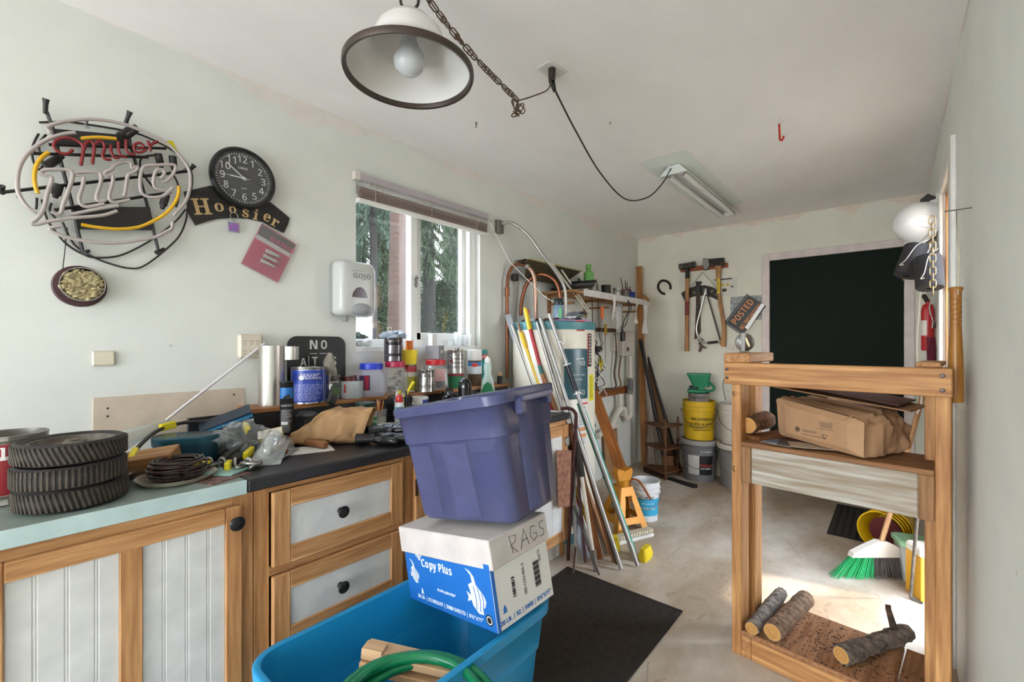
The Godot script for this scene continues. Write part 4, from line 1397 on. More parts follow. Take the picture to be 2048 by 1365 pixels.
	blob(s, Vector3(0, 0.03, 0), Vector3(0.055, 0.03, 0.045), 0.9, 2.6, 8, 16)
	part(t, "cloth", E(s), C("b9b7b2", 0.9, 0.0, 2))
	# pencils in a cup
	at = Vector3(-1.88, TOP, -1.225)
	t = thing("pencil_cup", "clear plastic cup with a printed band holding pencils", "cup", at, face_camera(at))
	part(t, "cup", lathe_mesh([0, 0, 0.028, 0, 0.034, 0.1, 0.033, 0.1, 0.0265, 0.003, 0, 0.003], 24), glass("e8e8e4", 0.25))
	label_ring(t, 0.032, 0.03, 0.07, C("d8d2c6", 0.6), -1.2, 1.2)
	for i in 5:
		var p := solo("pencil", ["orange pencil leaning left in the plastic cup", "orange pencil upright in the plastic cup", "orange pencil leaning back in the plastic cup", "red pencil in the plastic cup", "white pen in the plastic cup"][i], "pencil", tube_mesh([Vector3(0, 0, 0), Vector3(0, 0.13, 0), Vector3(0, 0.142, 0)], [0.0035, 0.0035, 0.0006], 6), C(["d8862a", "dd8e2e", "c97c2c", "a03a30", "dcdcd8"][i], 0.5), T(at + Vector3(0.005 * (i - 2), 0.006, 0.004 * (i % 2)), 6 * (i % 3) - 5, 0, 5 * (i - 2)), "pencils in the cup")
		p.name = p.name
	# black mesh basket with clothes pegs
	at = Vector3(-1.85, TOP, -1.32)
	t = thing("mesh_basket", "round black wire basket stuffed with pegs and small tools", "basket", at)
	s = S()
	for y in [0.004, 0.035, 0.065, 0.095, 0.125, 0.155]:
		var rp := []
		for p in ringpts(Vector3.ZERO, 0.05 + y * 0.05, 24):
			rp.append(Vector3(p.x, y, p.y))
		tube(s, rp, 0.0025, 5, true)
	for i in 26:
		var w := TAU * i / 26
		tube(s, [Vector3(cos(w) * 0.05, 0.004, sin(w) * 0.05), Vector3(cos(w + 0.25) * 0.058, 0.155, sin(w + 0.25) * 0.058)], 0.0018, 4)
	var bk := part(t, "wire_mesh", E(s), C("1b1b1c", 0.4, 0.3))
	bk.set_meta("kind", "stuff")
	part(t, "base", lathe_mesh([0, 0.002, 0.05, 0.002, 0.05, 0.006, 0, 0.006], 24), C("1b1b1c", 0.4))
	for i in 9:
		var a := i * 0.7
		solo("clothes_peg", ["yellow plastic peg facing the window side of the wire basket", "bare wooden peg at the wall side of the wire basket", "white plastic peg in the middle of the wire basket", "dark blue peg in the black wire basket", "brown wooden peg in the black wire basket", "second yellow peg leaning over the basket edge", "tall pale wooden peg in the wire basket", "short white peg at the basket edge", "dark blue peg lying low in the wire basket"][i], "peg", box_mesh(Vector3(0.011, 0.12, 0.009), 0.002), [C("e2c820", 0.5), wood("c8a878", 1), C("d8d4cc", 0.5), C("25324a", 0.4), wood("a8845c", 1)][i % 5], T(at + Vector3(cos(a) * 0.028, 0.1 + 0.012 * (i % 3), sin(a) * 0.028), 8 * sin(i * 2.0), 40 * i, 12 * cos(i * 1.3)), "pegs in the wire basket")
	t = thing("yellow_clip", "bright yellow plastic spring clip on the black wire basket", "clip", at + Vector3(0.02, 0.19, -0.04))
	for sg in [-1.0, 1.0]:
		var s7 := S()
		box(s7, Vector3(0, 0.0, 0), Vector3(0.012, 0.09, 0.008), 0.003, T(Vector3.ZERO, sg * 20, 60, -30))
		part(t, "jaw", E(s7), C("e8d420", 0.4))
	at = Vector3(-1.8, TOP, -1.28)
	t = thing("glue_bottle", "small white glue bottle with a red ball cap", "bottle", at, face_camera(at))
	part(t, "bottle", lathe_mesh([0, 0, 0.02, 0.001, 0.022, 0.01, 0.022, 0.12, 0.017, 0.135, 0, 0.137], 24), C("d8dcda", 0.3))
	part(t, "cap", lathe_mesh([0.016, 0.134, 0.018, 0.14, 0.018, 0.155, 0.012, 0.168, 0, 0.172], 20), C("c22a2a", 0.35))
	label_ring(t, 0.022, 0.07, 0.115, C("6aa6b4", 0.5), -0.9, 0.9)
	at = Vector3(-1.86, TOP, -1.45)
	t = thing("mug", "white mug with a dark blue band behind the tote", "mug", at, face_camera(at))
	part(t, "cup", lathe_mesh([0, 0.003, 0.04, 0, 0.043, 0.004, 0.043, 0.14, 0.041, 0.142, 0.039, 0.14, 0.039, 0.008, 0, 0.008], 32), C("e4e2de", 0.2))
	label_ring(t, 0.043, 0.1, 0.13, C("2c3f8c", 0.3), 0.3, 2.2)
	part(t, "handle", tube_mesh(curve(p3([-0.03, 0.11, 0.032, -0.045, 0.112, 0.05, -0.05, 0.08, 0.055, -0.042, 0.045, 0.047, -0.03, 0.04, 0.032]), 5), 0.006, 8), C("e4e2de", 0.2))
	at = Vector3(-1.86, TOP, -1.65)
	t = thing("kettle", "glossy black small kettle behind the tote", "kettle", at)
	part(t, "body", lathe_mesh([0, 0, 0.045, 0, 0.055, 0.03, 0.056, 0.1, 0.045, 0.125, 0.03, 0.135, 0.03, 0.14, 0.022, 0.145, 0.02, 0.165, 0.012, 0.175, 0, 0.177], 32), C("151516", 0.12))
	part(t, "spout", tube_mesh(curve(p3([0.03, 0.09, 0.03, 0.05, 0.12, 0.05, 0.06, 0.145, 0.056]), 4), [0.014, 0.012, 0.011, 0.01, 0.009, 0.008, 0.007, 0.007, 0.007], 8), C("151516", 0.12))
	part(t, "handle", tube_mesh(curve(p3([-0.04, 0.12, -0.02, -0.075, 0.14, -0.02, -0.085, 0.1, -0.02, -0.05, 0.05, -0.02]), 4), 0.006, 8), C("151516", 0.15))
	at = Vector3(-1.83, TOP, -1.74)
	t = thing("flask", "tall glossy black ribbed flask behind the tote", "flask", at)
	s = S()
	rings = []
	for q in [[0, 0.036], [0.17, 0.038], [0.195, 0.036], [0.212, 0.028], [0.222, 0.014], [0.224, 0.002]]:
		var ring := []
		for k in 48:
			var w := TAU * k / 48
			var rr: float = q[1] * (1.0 - (0.06 if k % 4 == 0 else 0.0))
			ring.append(Vector3(cos(w) * rr, q[0], sin(w) * rr))
		rings.append(ring)
	loft(s, rings)
	part(t, "body", E(s), C("111113", 0.1))
	# far end of the worktop
	t = thing("small_jar", "small clear jar at the heater end of the worktop", "jar", Vector3(-1.62, TOP, -2.2))
	part(t, "jar", lathe_mesh([0, 0, 0.024, 0, 0.026, 0.006, 0.026, 0.06, 0.02, 0.068, 0.02, 0.072, 0, 0.072], 20), C("c9c2b2", 0.25))
	part(t, "lid", lathe_mesh([0.022, 0.07, 0.023, 0.072, 0.023, 0.084, 0, 0.086], 20), C("d4cbb8", 0.4))
	for i in 4:
		solo("scrap_paper", ["torn white paper scrap near the worktop corner by the heater", "creased white paper scrap by the small clear jar", "small paper scrap at the far worktop edge", "folded paper scrap next to the heater"][i], "paper", box_mesh(Vector3(0.1, 0.001, 0.05), 0.0), C("dcd9d2", 0.8), T(Vector3(-1.62 + 0.03 * (i % 2), TOP + 0.001 + 0.0012 * i, -2.24 + 0.03 * i - 0.02), 0, 35 * i, 0), "paper scraps")

func wheel(i: int, at: Vector3) -> void:
	var t := thing("mower_wheel", ["black rubber wheel with angled tread, lowest of the stack", "black rubber wheel with straight tread, middle of the stack", "grimy rubber wheel with grey hub, topmost of the stack"][i], "wheel", at, 0.6 * i, "stack of mower wheels")
	var rub := C("3b3733", 0.85, 0.0, 2)
	var r := 0.112
	part(t, "tire", lathe_mesh([0.085, 0.004, 0.1, 0.001, 0.108, 0.006, 0.11, 0.028, 0.108, 0.05, 0.1, 0.0545, 0.085, 0.051, 0.083, 0.028, 0.085, 0.004], 56), rub)
	var s := S()
	for k in 62:
		var w := TAU * k / 62
		var sk: float = [14.0, 0.0, 22.0][i]
		box(s, Vector3(0, 0, 0), Vector3(0.0055, 0.046, 0.004), 0.001, Transform3D(Basis(Vector3.UP, w), Vector3.ZERO) * T(Vector3(0, 0.0278, r - 0.0025), 0, 0, sk))
	var tr := part(t, "tread", E(s), C("5a5046", 0.9, 0.0, 2))
	tr.set_meta("kind", "stuff")
	var hubm := C("8b8174", 0.8, 0.0, 2)
	part(t, "rim", lathe_mesh([0.086, 0.006, 0.086, 0.049, 0.078, 0.049, 0.074, 0.03, 0.03, 0.02, 0.03, 0.006, 0.086, 0.006], 40), hubm)
	if i == 2:
		s = S()
		lathe(s, [0.036, 0.02, 0.03, 0.036, 0.014, 0.046, 0.014, 0.049, 0.007, 0.049, 0.007, 0.03], 20)
		part(t, "hub", E(s), hubm)
		s = S()
		for k in 36:
			box(s, Vector3(0.079, 0.038, 0), Vector3(0.002, 0.02, 0.002), 0.0, Transform3D(Basis(Vector3.UP, TAU * k / 36), Vector3.ZERO))
		for k in 8:
			box(s, Vector3(0.027, 0.036, 0), Vector3(0.014, 0.014, 0.003), 0.001, Transform3D(Basis(Vector3.UP, TAU * k / 8), Vector3.ZERO))
		var rb := part(t, "ribs", E(s), hubm)
		rb.set_meta("kind", "stuff")

func paper_bag() -> void:
	var t := thing("paper_bag", "crumpled brown paper bag lying open on the black worktop", "paper bag", Vector3(-1.79, TOP, -0.94), deg_to_rad(44))
	var s := S()
	var nn := FastNoiseLite.new()
	nn.seed = 12
	nn.frequency = 3.2
	nn.fractal_octaves = 3
	var outer := []
	for k in 15:
		var v := k / 14.0
		var x := -0.14 + 0.29 * v
		var hh := lerpf(0.05, 0.14, smoothstep(0.0, 0.45, v))
		var dd := lerpf(0.15, 0.12, v)
		var ring := []
		for p in rring(0, 0, dd, hh, minf(dd, hh) * (0.18 + 0.15 * v), 0, 6):
			var q := Vector3(x + 0.05 * (p.z / hh) * v, p.z + hh / 2 + 0.004, p.x)
			var d := nn.get_noise_3d(q.x * 7, q.y * 7, q.z * 7)
			q += Vector3(0.3, 0.8, 0.8) * 0.034 * d
			q.y = maxf(q.y, 0.002)
			ring.append(q)
		outer.append(ring)
	var inner := []
	for k in 9:
		var src: Array = outer[14 - k]
		var c := Vector3.ZERO
		for p in src:
			c += p
		c /= src.size()
		var ring := []
		for p in src:
			var q: Vector3 = c + (p - c) * (0.985 - 0.05 * k)
			ring.append(q + Vector3(0, nn.get_noise_3d(q.x * 14, q.y * 14, q.z * 14) * 0.02 * k / 8.0, 0))
		inner.append(ring)
	loft(s, outer + inner, true, true, [14])
	part(t, "bag", E(s), C("b58d62", 0.75, 0.0, 1))
	var f := S()
	sheet(f, 8, 6, func(u: float, v: float) -> Vector3: return Vector3(0.13 + 0.06 * v, 0.006 + 0.05 * v * (1 - u) + 0.008 * sin(u * 7 + v * 4), -0.05 + 0.1 * u), 0.0008)
	part(t, "mouth_fold", E(f), C("b58d62", 0.75, 0.0, 1))

func glove(i: int) -> void:
	var t := thing("work_glove", ["black rubber work glove lying palm down by the tote", "black rubber work glove crumpled behind the other glove"][i], "glove", Vector3(-1.6 - 0.06 * i, TOP + 0.002 + 0.02 * i, -1.07 - 0.075 * i), deg_to_rad(50 + 25 * i), "pair of gloves")
	var s := S()
	blob(s, Vector3(0, 0.022, 0), Vector3(0.065, 0.022, 0.048), 0.35, 2.0, 3 + i, 14)
	for k in 4:
		var z := -0.036 + 0.024 * k
		tube(s, curve([Vector3(0.04, 0.022, z), Vector3(0.08, 0.026, z * 1.1), Vector3(0.105 + 0.006 * (k % 2), 0.015, z * 1.15)], 4), [0.014, 0.0135, 0.013, 0.013, 0.0125, 0.012, 0.011, 0.0095, 0.005], 8, false, 1.0, 40 + k)
	tube(s, curve([Vector3(0.0, 0.02, 0.04), Vector3(0.03, 0.024, 0.066), Vector3(0.055, 0.016, 0.072)], 4), [0.015, 0.014, 0.014, 0.013, 0.013, 0.012, 0.011, 0.0095, 0.005], 8, false, 1.0, 47)
	part(t, "hand", E(s), C("201f20", 0.32))
	s = S()
	lathe(s, [0.034, 0, 0.04, 0.04, 0.045, 0.07, 0.042, 0.07, 0.036, 0.03, 0.03, 0], 20, Transform3D(Basis(Vector3.RIGHT, Vector3.UP, Vector3.BACK).scaled(Vector3(1, 1, 1)), Vector3(-0.045, 0.024, 0)) * T(Vector3.ZERO, 0, 0, 90) * Transform3D(Basis.from_scale(Vector3(0.5, 1, 1)), Vector3.ZERO))
	part(t, "cuff", E(s), C("2c2b2c", 0.4))

# ---------- row on the raised ledge ----------
func jar_square(label: String, at: Vector3, w: float, h: float, lid: String, clear: Material, turn := 0.0) -> Node3D:
	var t := thing("plastic_jar", label, "jar", at, turn if turn != 0.0 else face_camera(at))
	var s := S()
	loft(s, [rring(0, 0, w * 0.9, w * 0.9, w * 0.2, 0, 5), rring(0, 0, w, w, w * 0.24, h * 0.05, 5), rring(0, 0, w, w, w * 0.24, h * 0.66, 5), rring(0, 0, w * 0.94, w * 0.94, w * 0.4, h * 0.75, 5), rring(0, 0, w * 0.84, w * 0.84, w * 0.41, h * 0.82, 5)], true, true, [1])
	part(t, "body", E(s), clear)
	part(t, "lid", lathe_mesh([w * 0.44, h * 0.82, w * 0.46, h * 0.83, w * 0.46, h * 0.985, w * 0.44, h, 0, h], 32), C(lid, 0.35))
	return t

func shelf_things() -> void:
	var y := 1.0255
	# steel duct with a rolled sheet
	var at := Vector3(-2.045, y, -0.797)
	var t := thing("steel_duct", "tall bright steel stovepipe piece standing at the ledge end", "duct", at, PI / 2)
	part(t, "pipe", lathe_mesh([0.05, 0, 0.05, 0.256, 0.0485, 0.256, 0.0485, 0.001, 0.05, 0], 36), C("cbc7c0", 0.3, 0.9))
	var s := S()
	sheet(s, 10, 2, func(u: float, v: float) -> Vector3: return Vector3(0.04 + 0.06 * u, 0.195 + 0.058 * v, 0.035 + 0.022 * sin(u * 3.0)), 0.001)
	part(t, "tab", E(s), C("cbc7c0", 0.3, 0.9))
	# stencilled black sign
	t = thing("stencil_sign", "black rounded sign board with white stencil lettering under the outlet", "sign", Vector3(WALL_L + 0.012, y, -1.035), PI / 2)
	s = S()
	var poly := PackedVector2Array()
	for p in rring(0, 0.15, 0.285, 0.302, 0.045, 0, 6):
		poly.append(Vector2(p.x, p.z))
	prism(s, poly, 0.0, 0.006)
	part(t, "board", E(s), C("262526", 0.5, 0.0, 1))
	var w := C("d2d2d0", 0.7)
	text(t, "lettering", "N", 0.06, w, T(Vector3(-0.022, 0.26, 0.0065)), 0, false, true, 0.0006, 1.0)
	text(t, "lettering", "O", 0.06, w, T(Vector3(0.03, 0.26, 0.0065)), 0, false, true, 0.0006, 0.8)
	bar(t, "lettering", Vector3(0.036, 0.003, 0.001), Vector3(-0.022, 0.218, 0.0065), w, 0.0)
	bar(t, "lettering", Vector3(0.036, 0.003, 0.001), Vector3(0.026, 0.218, 0.0065), w, 0.0)
	text(t, "lettering", "A", 0.052, w, T(Vector3(-0.07, 0.178, 0.0065)), 0, false, true, 0.0006, 0.85)
	text(t, "lettering", "T", 0.06, w, T(Vector3(-0.016, 0.18, 0.0065)), 0, false, true, 0.0006, 0.9)
	text(t, "lettering", "A", 0.052, w, T(Vector3(0.04, 0.178, 0.0065)), 0, false, true, 0.0006, 0.85)
	text(t, "lettering", "S", 0.062, w, T(Vector3(0.082, 0.178, 0.0065)), 0, false, true, 0.0006, 0.9)
	bar(t, "lettering", Vector3(0.003, 0.055, 0.001), Vector3(-0.045, 0.18, 0.0065), w, 0.0)
	text(t, "lettering", "C", 0.06, w, T(Vector3(0.1, 0.085, 0.0065)), 0, false, true, 0.0006, 0.9)
	# blue can
	at = Vector3(-2.025, y, -0.948)
	t = thing("blue_can", "large blue printed tin with white text on the ledge", "can", at, face_camera(at))
	part(t, "body", can_body(0.072, 0.16, [0.155]), steel())
	label_ring(t, 0.0722, 0.006, 0.148, print_mat(sheet_image(256, 160, "2c45a8", [[84, 14, 84, 40, "20348c"], [110, 18, 54, 30, "dfe4f0", 3, 3], [86, 70, 80, 80, "c6cde4", 2, 4], [178, 20, 40, 120, "7f92d2", 14, 6], [168, 4, 3, 150, "c6cde4"]]), 0.3))
	part(t, "seal", lathe_mesh([0, 0, 0.011, 0, 0.011, 0.001, 0, 0.001], 20), C("d4d8e2", 0.4), T(Vector3(-0.028, 0.115, 0.0665), 90, -22))
	# plain can with a stone in it
	at = Vector3(-2.035, y, -1.06)
	t = thing("tin_can", "ribbed plain tin can with a rock standing in it", "can", at)
	part(t, "body", can_body(0.04, 0.118, [0.03, 0.036, 0.08, 0.086]), steel())
	s = S()
	blob(s, Vector3(-0.002, 0.13, 0.004), Vector3(0.036, 0.085, 0.03), 0.4, 1.3, 9, 9, Transform3D(), true)
	solo("stone", "pale pointed rock standing in the plain tin can", "rock", E(s), C("b8ada0", 0.9, 0.0, 2), T(at))
	# cut milk jug
	at = Vector3(-2.02, y, -1.158)
	t = thing("cut_jug", "cloudy plastic tub with a red print and a can inside", "tub", at, face_camera(at))
	s = S()
	loft(s, [rring(0, 0, 0.1, 0.08, 0.03, 0, 5), rring(0, 0, 0.108, 0.085, 0.03, 0.012, 5), rring(0, 0, 0.11, 0.087, 0.03, 0.085, 5), rring(0, 0, 0.107, 0.084, 0.029, 0.085, 5), rring(0, 0, 0.1, 0.08, 0.03, 0.012, 5)], true, true, [2, 3])
	part(t, "tub", E(s), C("bcc2c4", 0.35, 0.0, 1))
	label_ring(t, 0.053, 0.03, 0.07, C("c23a2e", 0.5), -1.2, -0.5)
	var t2 := thing("small_tin", "small dark red tin tilted inside the cloudy tub", "tin", at + Vector3(0, 0.03, 0))
	part(t2, "body", lathe_mesh([0, 0, 0.034, 0, 0.034, 0.07, 0.036, 0.072, 0.036, 0.076, 0.03, 0.078, 0, 0.074], 28), C("5a2428", 0.35, 0.3), T(Vector3.ZERO, 6, 0, 5))
	# three big plastic jars
	var clear := glass("dadcf0", 0.3, 0.1)
	t = jar_square("clear square jar with a bright blue lid on the ledge", Vector3(-2.04, y, -1.28), 0.125, 0.165, "2440c8", clear, 1.2)
	bar(t, "paper_label", Vector3(0.05, 0.075, 0.001), Vector3(-0.045, 0.07, 0.0635), C("3a1a4a", 0.45), 0.0)
	bar(t, "paper_label", Vector3(0.02, 0.07, 0.001), Vector3(-0.035, 0.07, 0.0645), C("a01c40", 0.45), 0.0)
	t = jar_square("clear jar with a dark pink lid full of bits on the ledge", Vector3(-2.03, y, -1.418), 0.115, 0.172, "b3244c", glass("e4e6e2", 0.16, 0.08), 1.2)
	for i in 46:
		var a := rng.randf() * TAU
		var r := sqrt(rng.randf()) * 0.036
		bar(t, "loose_bit", Vector3(0.022, 0.009, 0.007), Vector3(cos(a) * r, 0.012 + 0.0024 * i, sin(a) * r), [C("b9a88c", 0.6), C("4a4642", 0.5), C("8d8a84", 0.3, 0.7), C("d8d4cc", 0.5), C("2c2a2a", 0.5)][i % 5], 0.001, T(Vector3.ZERO))
	t = jar_square("clear jar with a bright red lid and screws inside", Vector3(-2.04, y, -1.705), 0.125, 0.173, "c81e28", glass("e8e6e4", 0.2, 0.08), 1.2)
	for i in 40:
		var a := rng.randf() * TAU
		var r := sqrt(rng.randf()) * 0.04
		bar(t, "screw", Vector3(0.03, 0.004, 0.004), Vector3(cos(a) * r, 0.01 + 0.0011 * i, sin(a) * r), C("6e6c6a", 0.3, 0.9), 0.001, T(Vector3.ZERO, 0, 0, 0))
	bar(t, "paper_label", Vector3(0.07, 0.07, 0.001), Vector3(0.0, 0.085, 0.0635), C("d8a8a4", 0.6), 0.0)
	# dark can with a plastic bag on the pink-lidded jar
	at = Vector3(-2.035, y + 0.1735, -1.41)
	t = thing("tin_can", "dark tin can topped with a crumpled bag on the pink-lidded jar", "can", at)
	part(t, "body", can_body(0.049, 0.125, [0.03, 0.037, 0.09, 0.097]), C("6a6668", 0.25, 0.9))
	s = S()
	blob(s, Vector3(0, 0.133, 0), Vector3(0.062, 0.022, 0.062), 0.8, 2.4, 4, 14)
	solo("plastic_wrap", "crumpled grey plastic bag on top of the dark can", "plastic bag", E(s), C("a8b2c0", 0.35), T(at))
	# olive can, yellow block, orange pill bottle
	at = Vector3(-2.05, y, -1.53)
	t = thing("food_can", "olive and red labelled can on the ledge beside the hammer can", "can", at, face_camera(at))
	part(t, "body", can_body(0.035, 0.15, [0.146]), steel())
	label_ring(t, 0.035, 0.006, 0.085, C("9a9434", 0.45))
	label_ring(t, 0.035, 0.085, 0.11, C("c9c4b4", 0.5))
	label_ring(t, 0.035, 0.11, 0.142, C("a8262a", 0.45))
	at = Vector3(-2.05, y + 0.151, -1.525)
	s = S()
	loft(s, [rring(0, 0, 0.07, 0.07, 0.012, 0, 4), rring(0, 0, 0.085, 0.085, 0.014, 0.08, 4)])
	solo("yellow_pot", "bright yellow square pot on the olive can", "pot", E(s), C("e8cc2c", 0.5), T(at, 0, 60, 0))
	t = thing("pill_bottle", "small translucent orange pill bottle on the yellow pot", "bottle", at + Vector3(0, 0.0805, 0))
	part(t, "bottle", lathe_mesh([0, 0, 0.019, 0, 0.02, 0.003, 0.02, 0.046, 0.0215, 0.047, 0.0215, 0.052, 0.018, 0.052, 0.018, 0.003, 0, 0.003], 24), C("d9722a", 0.25))
	# can with a hammer
	at = Vector3(-1.985, y, -1.59)
	t = thing("tin_can", "ribbed plain tin can with a wooden stick in it", "can", at)
	part(t, "body", can_body(0.049, 0.12, [0.028, 0.035, 0.085, 0.092]), steel())
	solo("stick", "flat grey stick standing in the ribbed tin can", "stick", box_mesh(Vector3(0.014, 0.17, 0.005), 0.001), C("7d7468", 0.7), T(at + Vector3(0.0, 0.092, 0.01), 4, 70, 4))
	# grey box and white box
	at = Vector3(-2.05, y + 0.1745, -1.705)
	t = thing("file_box", "small grey drawer box on the red-lidded jar", "box", at, deg_to_rad(118))
	bar(t, "box", Vector3(0.08, 0.08, 0.085), Vector3(0, 0.041, 0), C("8f8d92", 0.5, 0.0, 1), 0.002)
	bar(t, "label_holder", Vector3(0.03, 0.018, 0.003), Vector3(0, 0.045, 0.043), C("d8d8d8", 0.35, 0.5), 0.001)
	solo("white_carton", "small white carton standing on the grey drawer box", "box", box_mesh(Vector3(0.042, 0.066, 0.03), 0.001), C("e4e2de", 0.6), T(at + Vector3(0, 0.115, 0.015), 0, 100, 0))
	# open tin behind the flask, green tub below
	at = Vector3(-2.025, y, -1.845)
	t = thing("green_tub", "green plastic tub with a dark red lid under the tall can", "tub", at)
	part(t, "tub", lathe_mesh([0, 0, 0.042, 0, 0.049, 0.075, 0, 0.075], 30), C("2a7a52", 0.4))
	part(t, "lid", lathe_mesh([0.05, 0.072, 0.052, 0.074, 0.052, 0.084, 0.046, 0.086, 0, 0.086], 30), C("8e2a30", 0.4))
	t = thing("tin_can", "tall shiny ribbed tin can on the green tub", "can", at + Vector3(-0.012, 0.087, -0.015))
	part(t, "body", can_body(0.052, 0.14, [0.035, 0.042, 0.06, 0.067, 0.085, 0.092, 0.11]), steel())
	for i in 4:
		solo("scraper", ["brown tool handle standing in the tall shiny can", "white tool handle standing in the tall shiny can", "dark metal tool standing in the tall shiny can", "tan tool handle standing in the tall shiny can"][i], "tool", box_mesh(Vector3(0.014, 0.11, 0.005), 0.001), [C("8a6a40", 0.6), C("d8d4cc", 0.5), C("4a4848", 0.3, 0.6), C("b09870", 0.6)][i], T(at + Vector3(-0.03 + 0.014 * i, 0.185, -0.01 - 0.012 * (i % 2)), 10 * (i - 1), 50 * i, 18 * (i % 2) - 8), "tools in the tall can")
	# nut tub, teal can, soap
	at = Vector3(-2.04, y, -2.025)
	t = thing("nut_tub", "tall clear tub of nuts with a red and blue label", "tub", at, face_camera(at))
	part(t, "tub", lathe_mesh([0, 0, 0.042, 0, 0.045, 0.004, 0.045, 0.15, 0.041, 0.16, 0, 0.16], 28), C("8d6f52", 0.5, 0.0, 3))
	label_ring(t, 0.045, 0.075, 0.15, C("dfe4ea", 0.5))
	label_ring(t, 0.0453, 0.125, 0.15, C("3a86c4", 0.5), -1.2, 1.2)
	part(t, "badge", lathe_mesh([0, 0, 0.018, 0, 0.018, 0.001, 0, 0.001], 20), C("d2403c", 0.5), Transform3D(Basis.from_scale(Vector3(1.3, 0.7, 1)), Vector3(0, 0.132, 0.0455)) * T(Vector3.ZERO, 90))
	part(t, "lid", lathe_mesh([0.044, 0.158, 0.046, 0.16, 0.046, 0.228, 0.044, 0.23, 0, 0.23], 28), C("e2ddd6", 0.4))
	at = Vector3(-2.085, y, -2.14)
	t = thing("cleanser_can", "teal and red striped cardboard can near the window corner", "can", at)
	part(t, "body", lathe_mesh([0, 0, 0.034, 0, 0.034, 0.225, 0.03, 0.228, 0, 0.226], 26), C("2f8f8c", 0.45))
	label_ring(t, 0.034, 0.165, 0.195, C("d2504e", 0.45))
	text(t, "lettering", "AJAX", 0.02, C("f0e8e0", 0.5), T(Vector3(0, 0.18, 0), 0, face_camera(at) * 180 / PI), 0.0352, false, true)
	at = Vector3(-1.93, TOP, -2.03)
	t = thing("soap_bottle", "clear dish soap bottle with a green label at the ledge front", "bottle", at, face_camera(at))
	s = S()
	var rings := []
	for q in [[0, 0.06, 0.04], [0.006, 0.085, 0.055], [0.12, 0.09, 0.056], [0.19, 0.075, 0.05], [0.225, 0.042, 0.038], [0.26, 0.05, 0.042], [0.285, 0.05, 0.042], [0.3, 0.034, 0.032]]:
		rings.append(rring(0, 0, q[1], q[2], minf(q[1], q[2]) * 0.48, q[0], 6))
	loft(s, rings)
	part(t, "bottle", E(s), glass("d8f0e6", 0.35, 0.08))
	part(t, "cap", lathe_mesh([0.017, 0.298, 0.019, 0.3, 0.019, 0.32, 0.008, 0.33, 0.008, 0.338, 0, 0.338], 20), C("e6e6e2", 0.35))
	s = S()
	prism(s, PackedVector2Array([Vector2(-0.036, 0.06), Vector2(0.036, 0.06), Vector2(0.038, 0.12), Vector2(0.022, 0.165), Vector2(0, 0.18), Vector2(-0.022, 0.165), Vector2(-0.038, 0.12)]), 0.0265, 0.0292)
	part(t, "paper_label", E(s), C("1f7a4c", 0.4))
	text(t, "lettering", "Palmolive", 0.017, C("dcecdc", 0.4), T(Vector3(0, 0.105, 0.0295)), 0, true, true)
	# little dark bottle and brush pot
	t = thing("small_bottle", "small dark bottle with a tan cap beside the soap bottle", "bottle", Vector3(-1.98, y, -2.2))
	part(t, "bottle", lathe_mesh([0, 0, 0.02, 0, 0.02, 0.05, 0.014, 0.056, 0, 0.057], 20), C("2a241e", 0.2))
	part(t, "cap", lathe_mesh([0.014, 0.055, 0.016, 0.056, 0.016, 0.075, 0, 0.077], 18), C("b9966a", 0.5))
	t = thing("black_box", "small black box under the ledge front near the soap bottle", "box", Vector3(-1.9, TOP, -1.93), 0.4)
	bar(t, "box", Vector3(0.07, 0.12, 0.05), Vector3(0, 0.061, 0), C("1d1d20", 0.4), 0.003)
	# phone and sunglasses in front of the blue can
	t = thing("handheld_phone", "black cordless phone with a green screen leaning by the blue can", "phone", Vector3(-1.925, y + 0.01, -1.005), deg_to_rad(95))
	t.rotation.z = deg_to_rad(-25)
	bar(t, "case", Vector3(0.045, 0.1, 0.02), Vector3(0, 0.03, 0), C("1c1f1c", 0.3), 0.008)
	bar(t, "display", Vector3(0.032, 0.035, 0.001), Vector3(0, 0.045, 0.0105), C("3c5a30", 0.2), 0.0)
	t = thing("power_adapter", "dark grey gadget with a curved grip before the blue can", "gadget", Vector3(-1.93, TOP, -0.9), 0.9)
	s = S()
	blob(s, Vector3(0, 0.105, 0), Vector3(0.05, 0.018, 0.02), 0.3, 1.5, 4, 12, T(Vector3.ZERO, 0, 0, 0))
	lathe(s, [0, 0, 0.03, 0, 0.03, 0.01, 0.012, 0.02, 0.012, 0.095, 0, 0.095], 16)
	part(t, "body", E(s), C("3a3a3c", 0.35))
	# on the window sill
	for i in 2:
		s = S()
		blob(s, Vector3(0, 0.02, 0), Vector3.ONE * 0.021, 0.0, 1.0, 1, 14)
		solo("golf_ball", ["white golf ball at the left end of the window sill", "white golf ball beside the other ball on the sill"][i], "ball", E(s), C("d6d6ce", 0.4, 0.0, 1), T(Vector3(-2.18, 1.2765, -1.295 - 0.055 * i)), "golf balls on the sill")
	for q in [[-2.0, 0.026, 0.09, "clear drinking glass at the window corner of the sill"], [-1.93, 0.02, 0.03, "tiny glass pot beside the window corner glass"], [-1.78, 0.024, 0.06, "small clear pot with a white lid by the white carton"], [-2.08, 0.036, 0.075, "wide clear glass at the far end of the sill"]]:
		t = thing("sill_glass", q[3], "glass", Vector3(-2.17, 1.2775, q[0]))
		part(t, "glass", lathe_mesh([0, 0, q[1], 0, q[1], q[2], q[1] * 0.93, q[2], q[1] * 0.93, 0.004, 0, 0.004], 22), glass("f2f4f2", 0.3, 0.06))
	t = thing("steel_bracket", "upright grey metal strip with a hole on the sill", "bracket", Vector3(-2.165, 1.2775, -1.475), PI / 2)
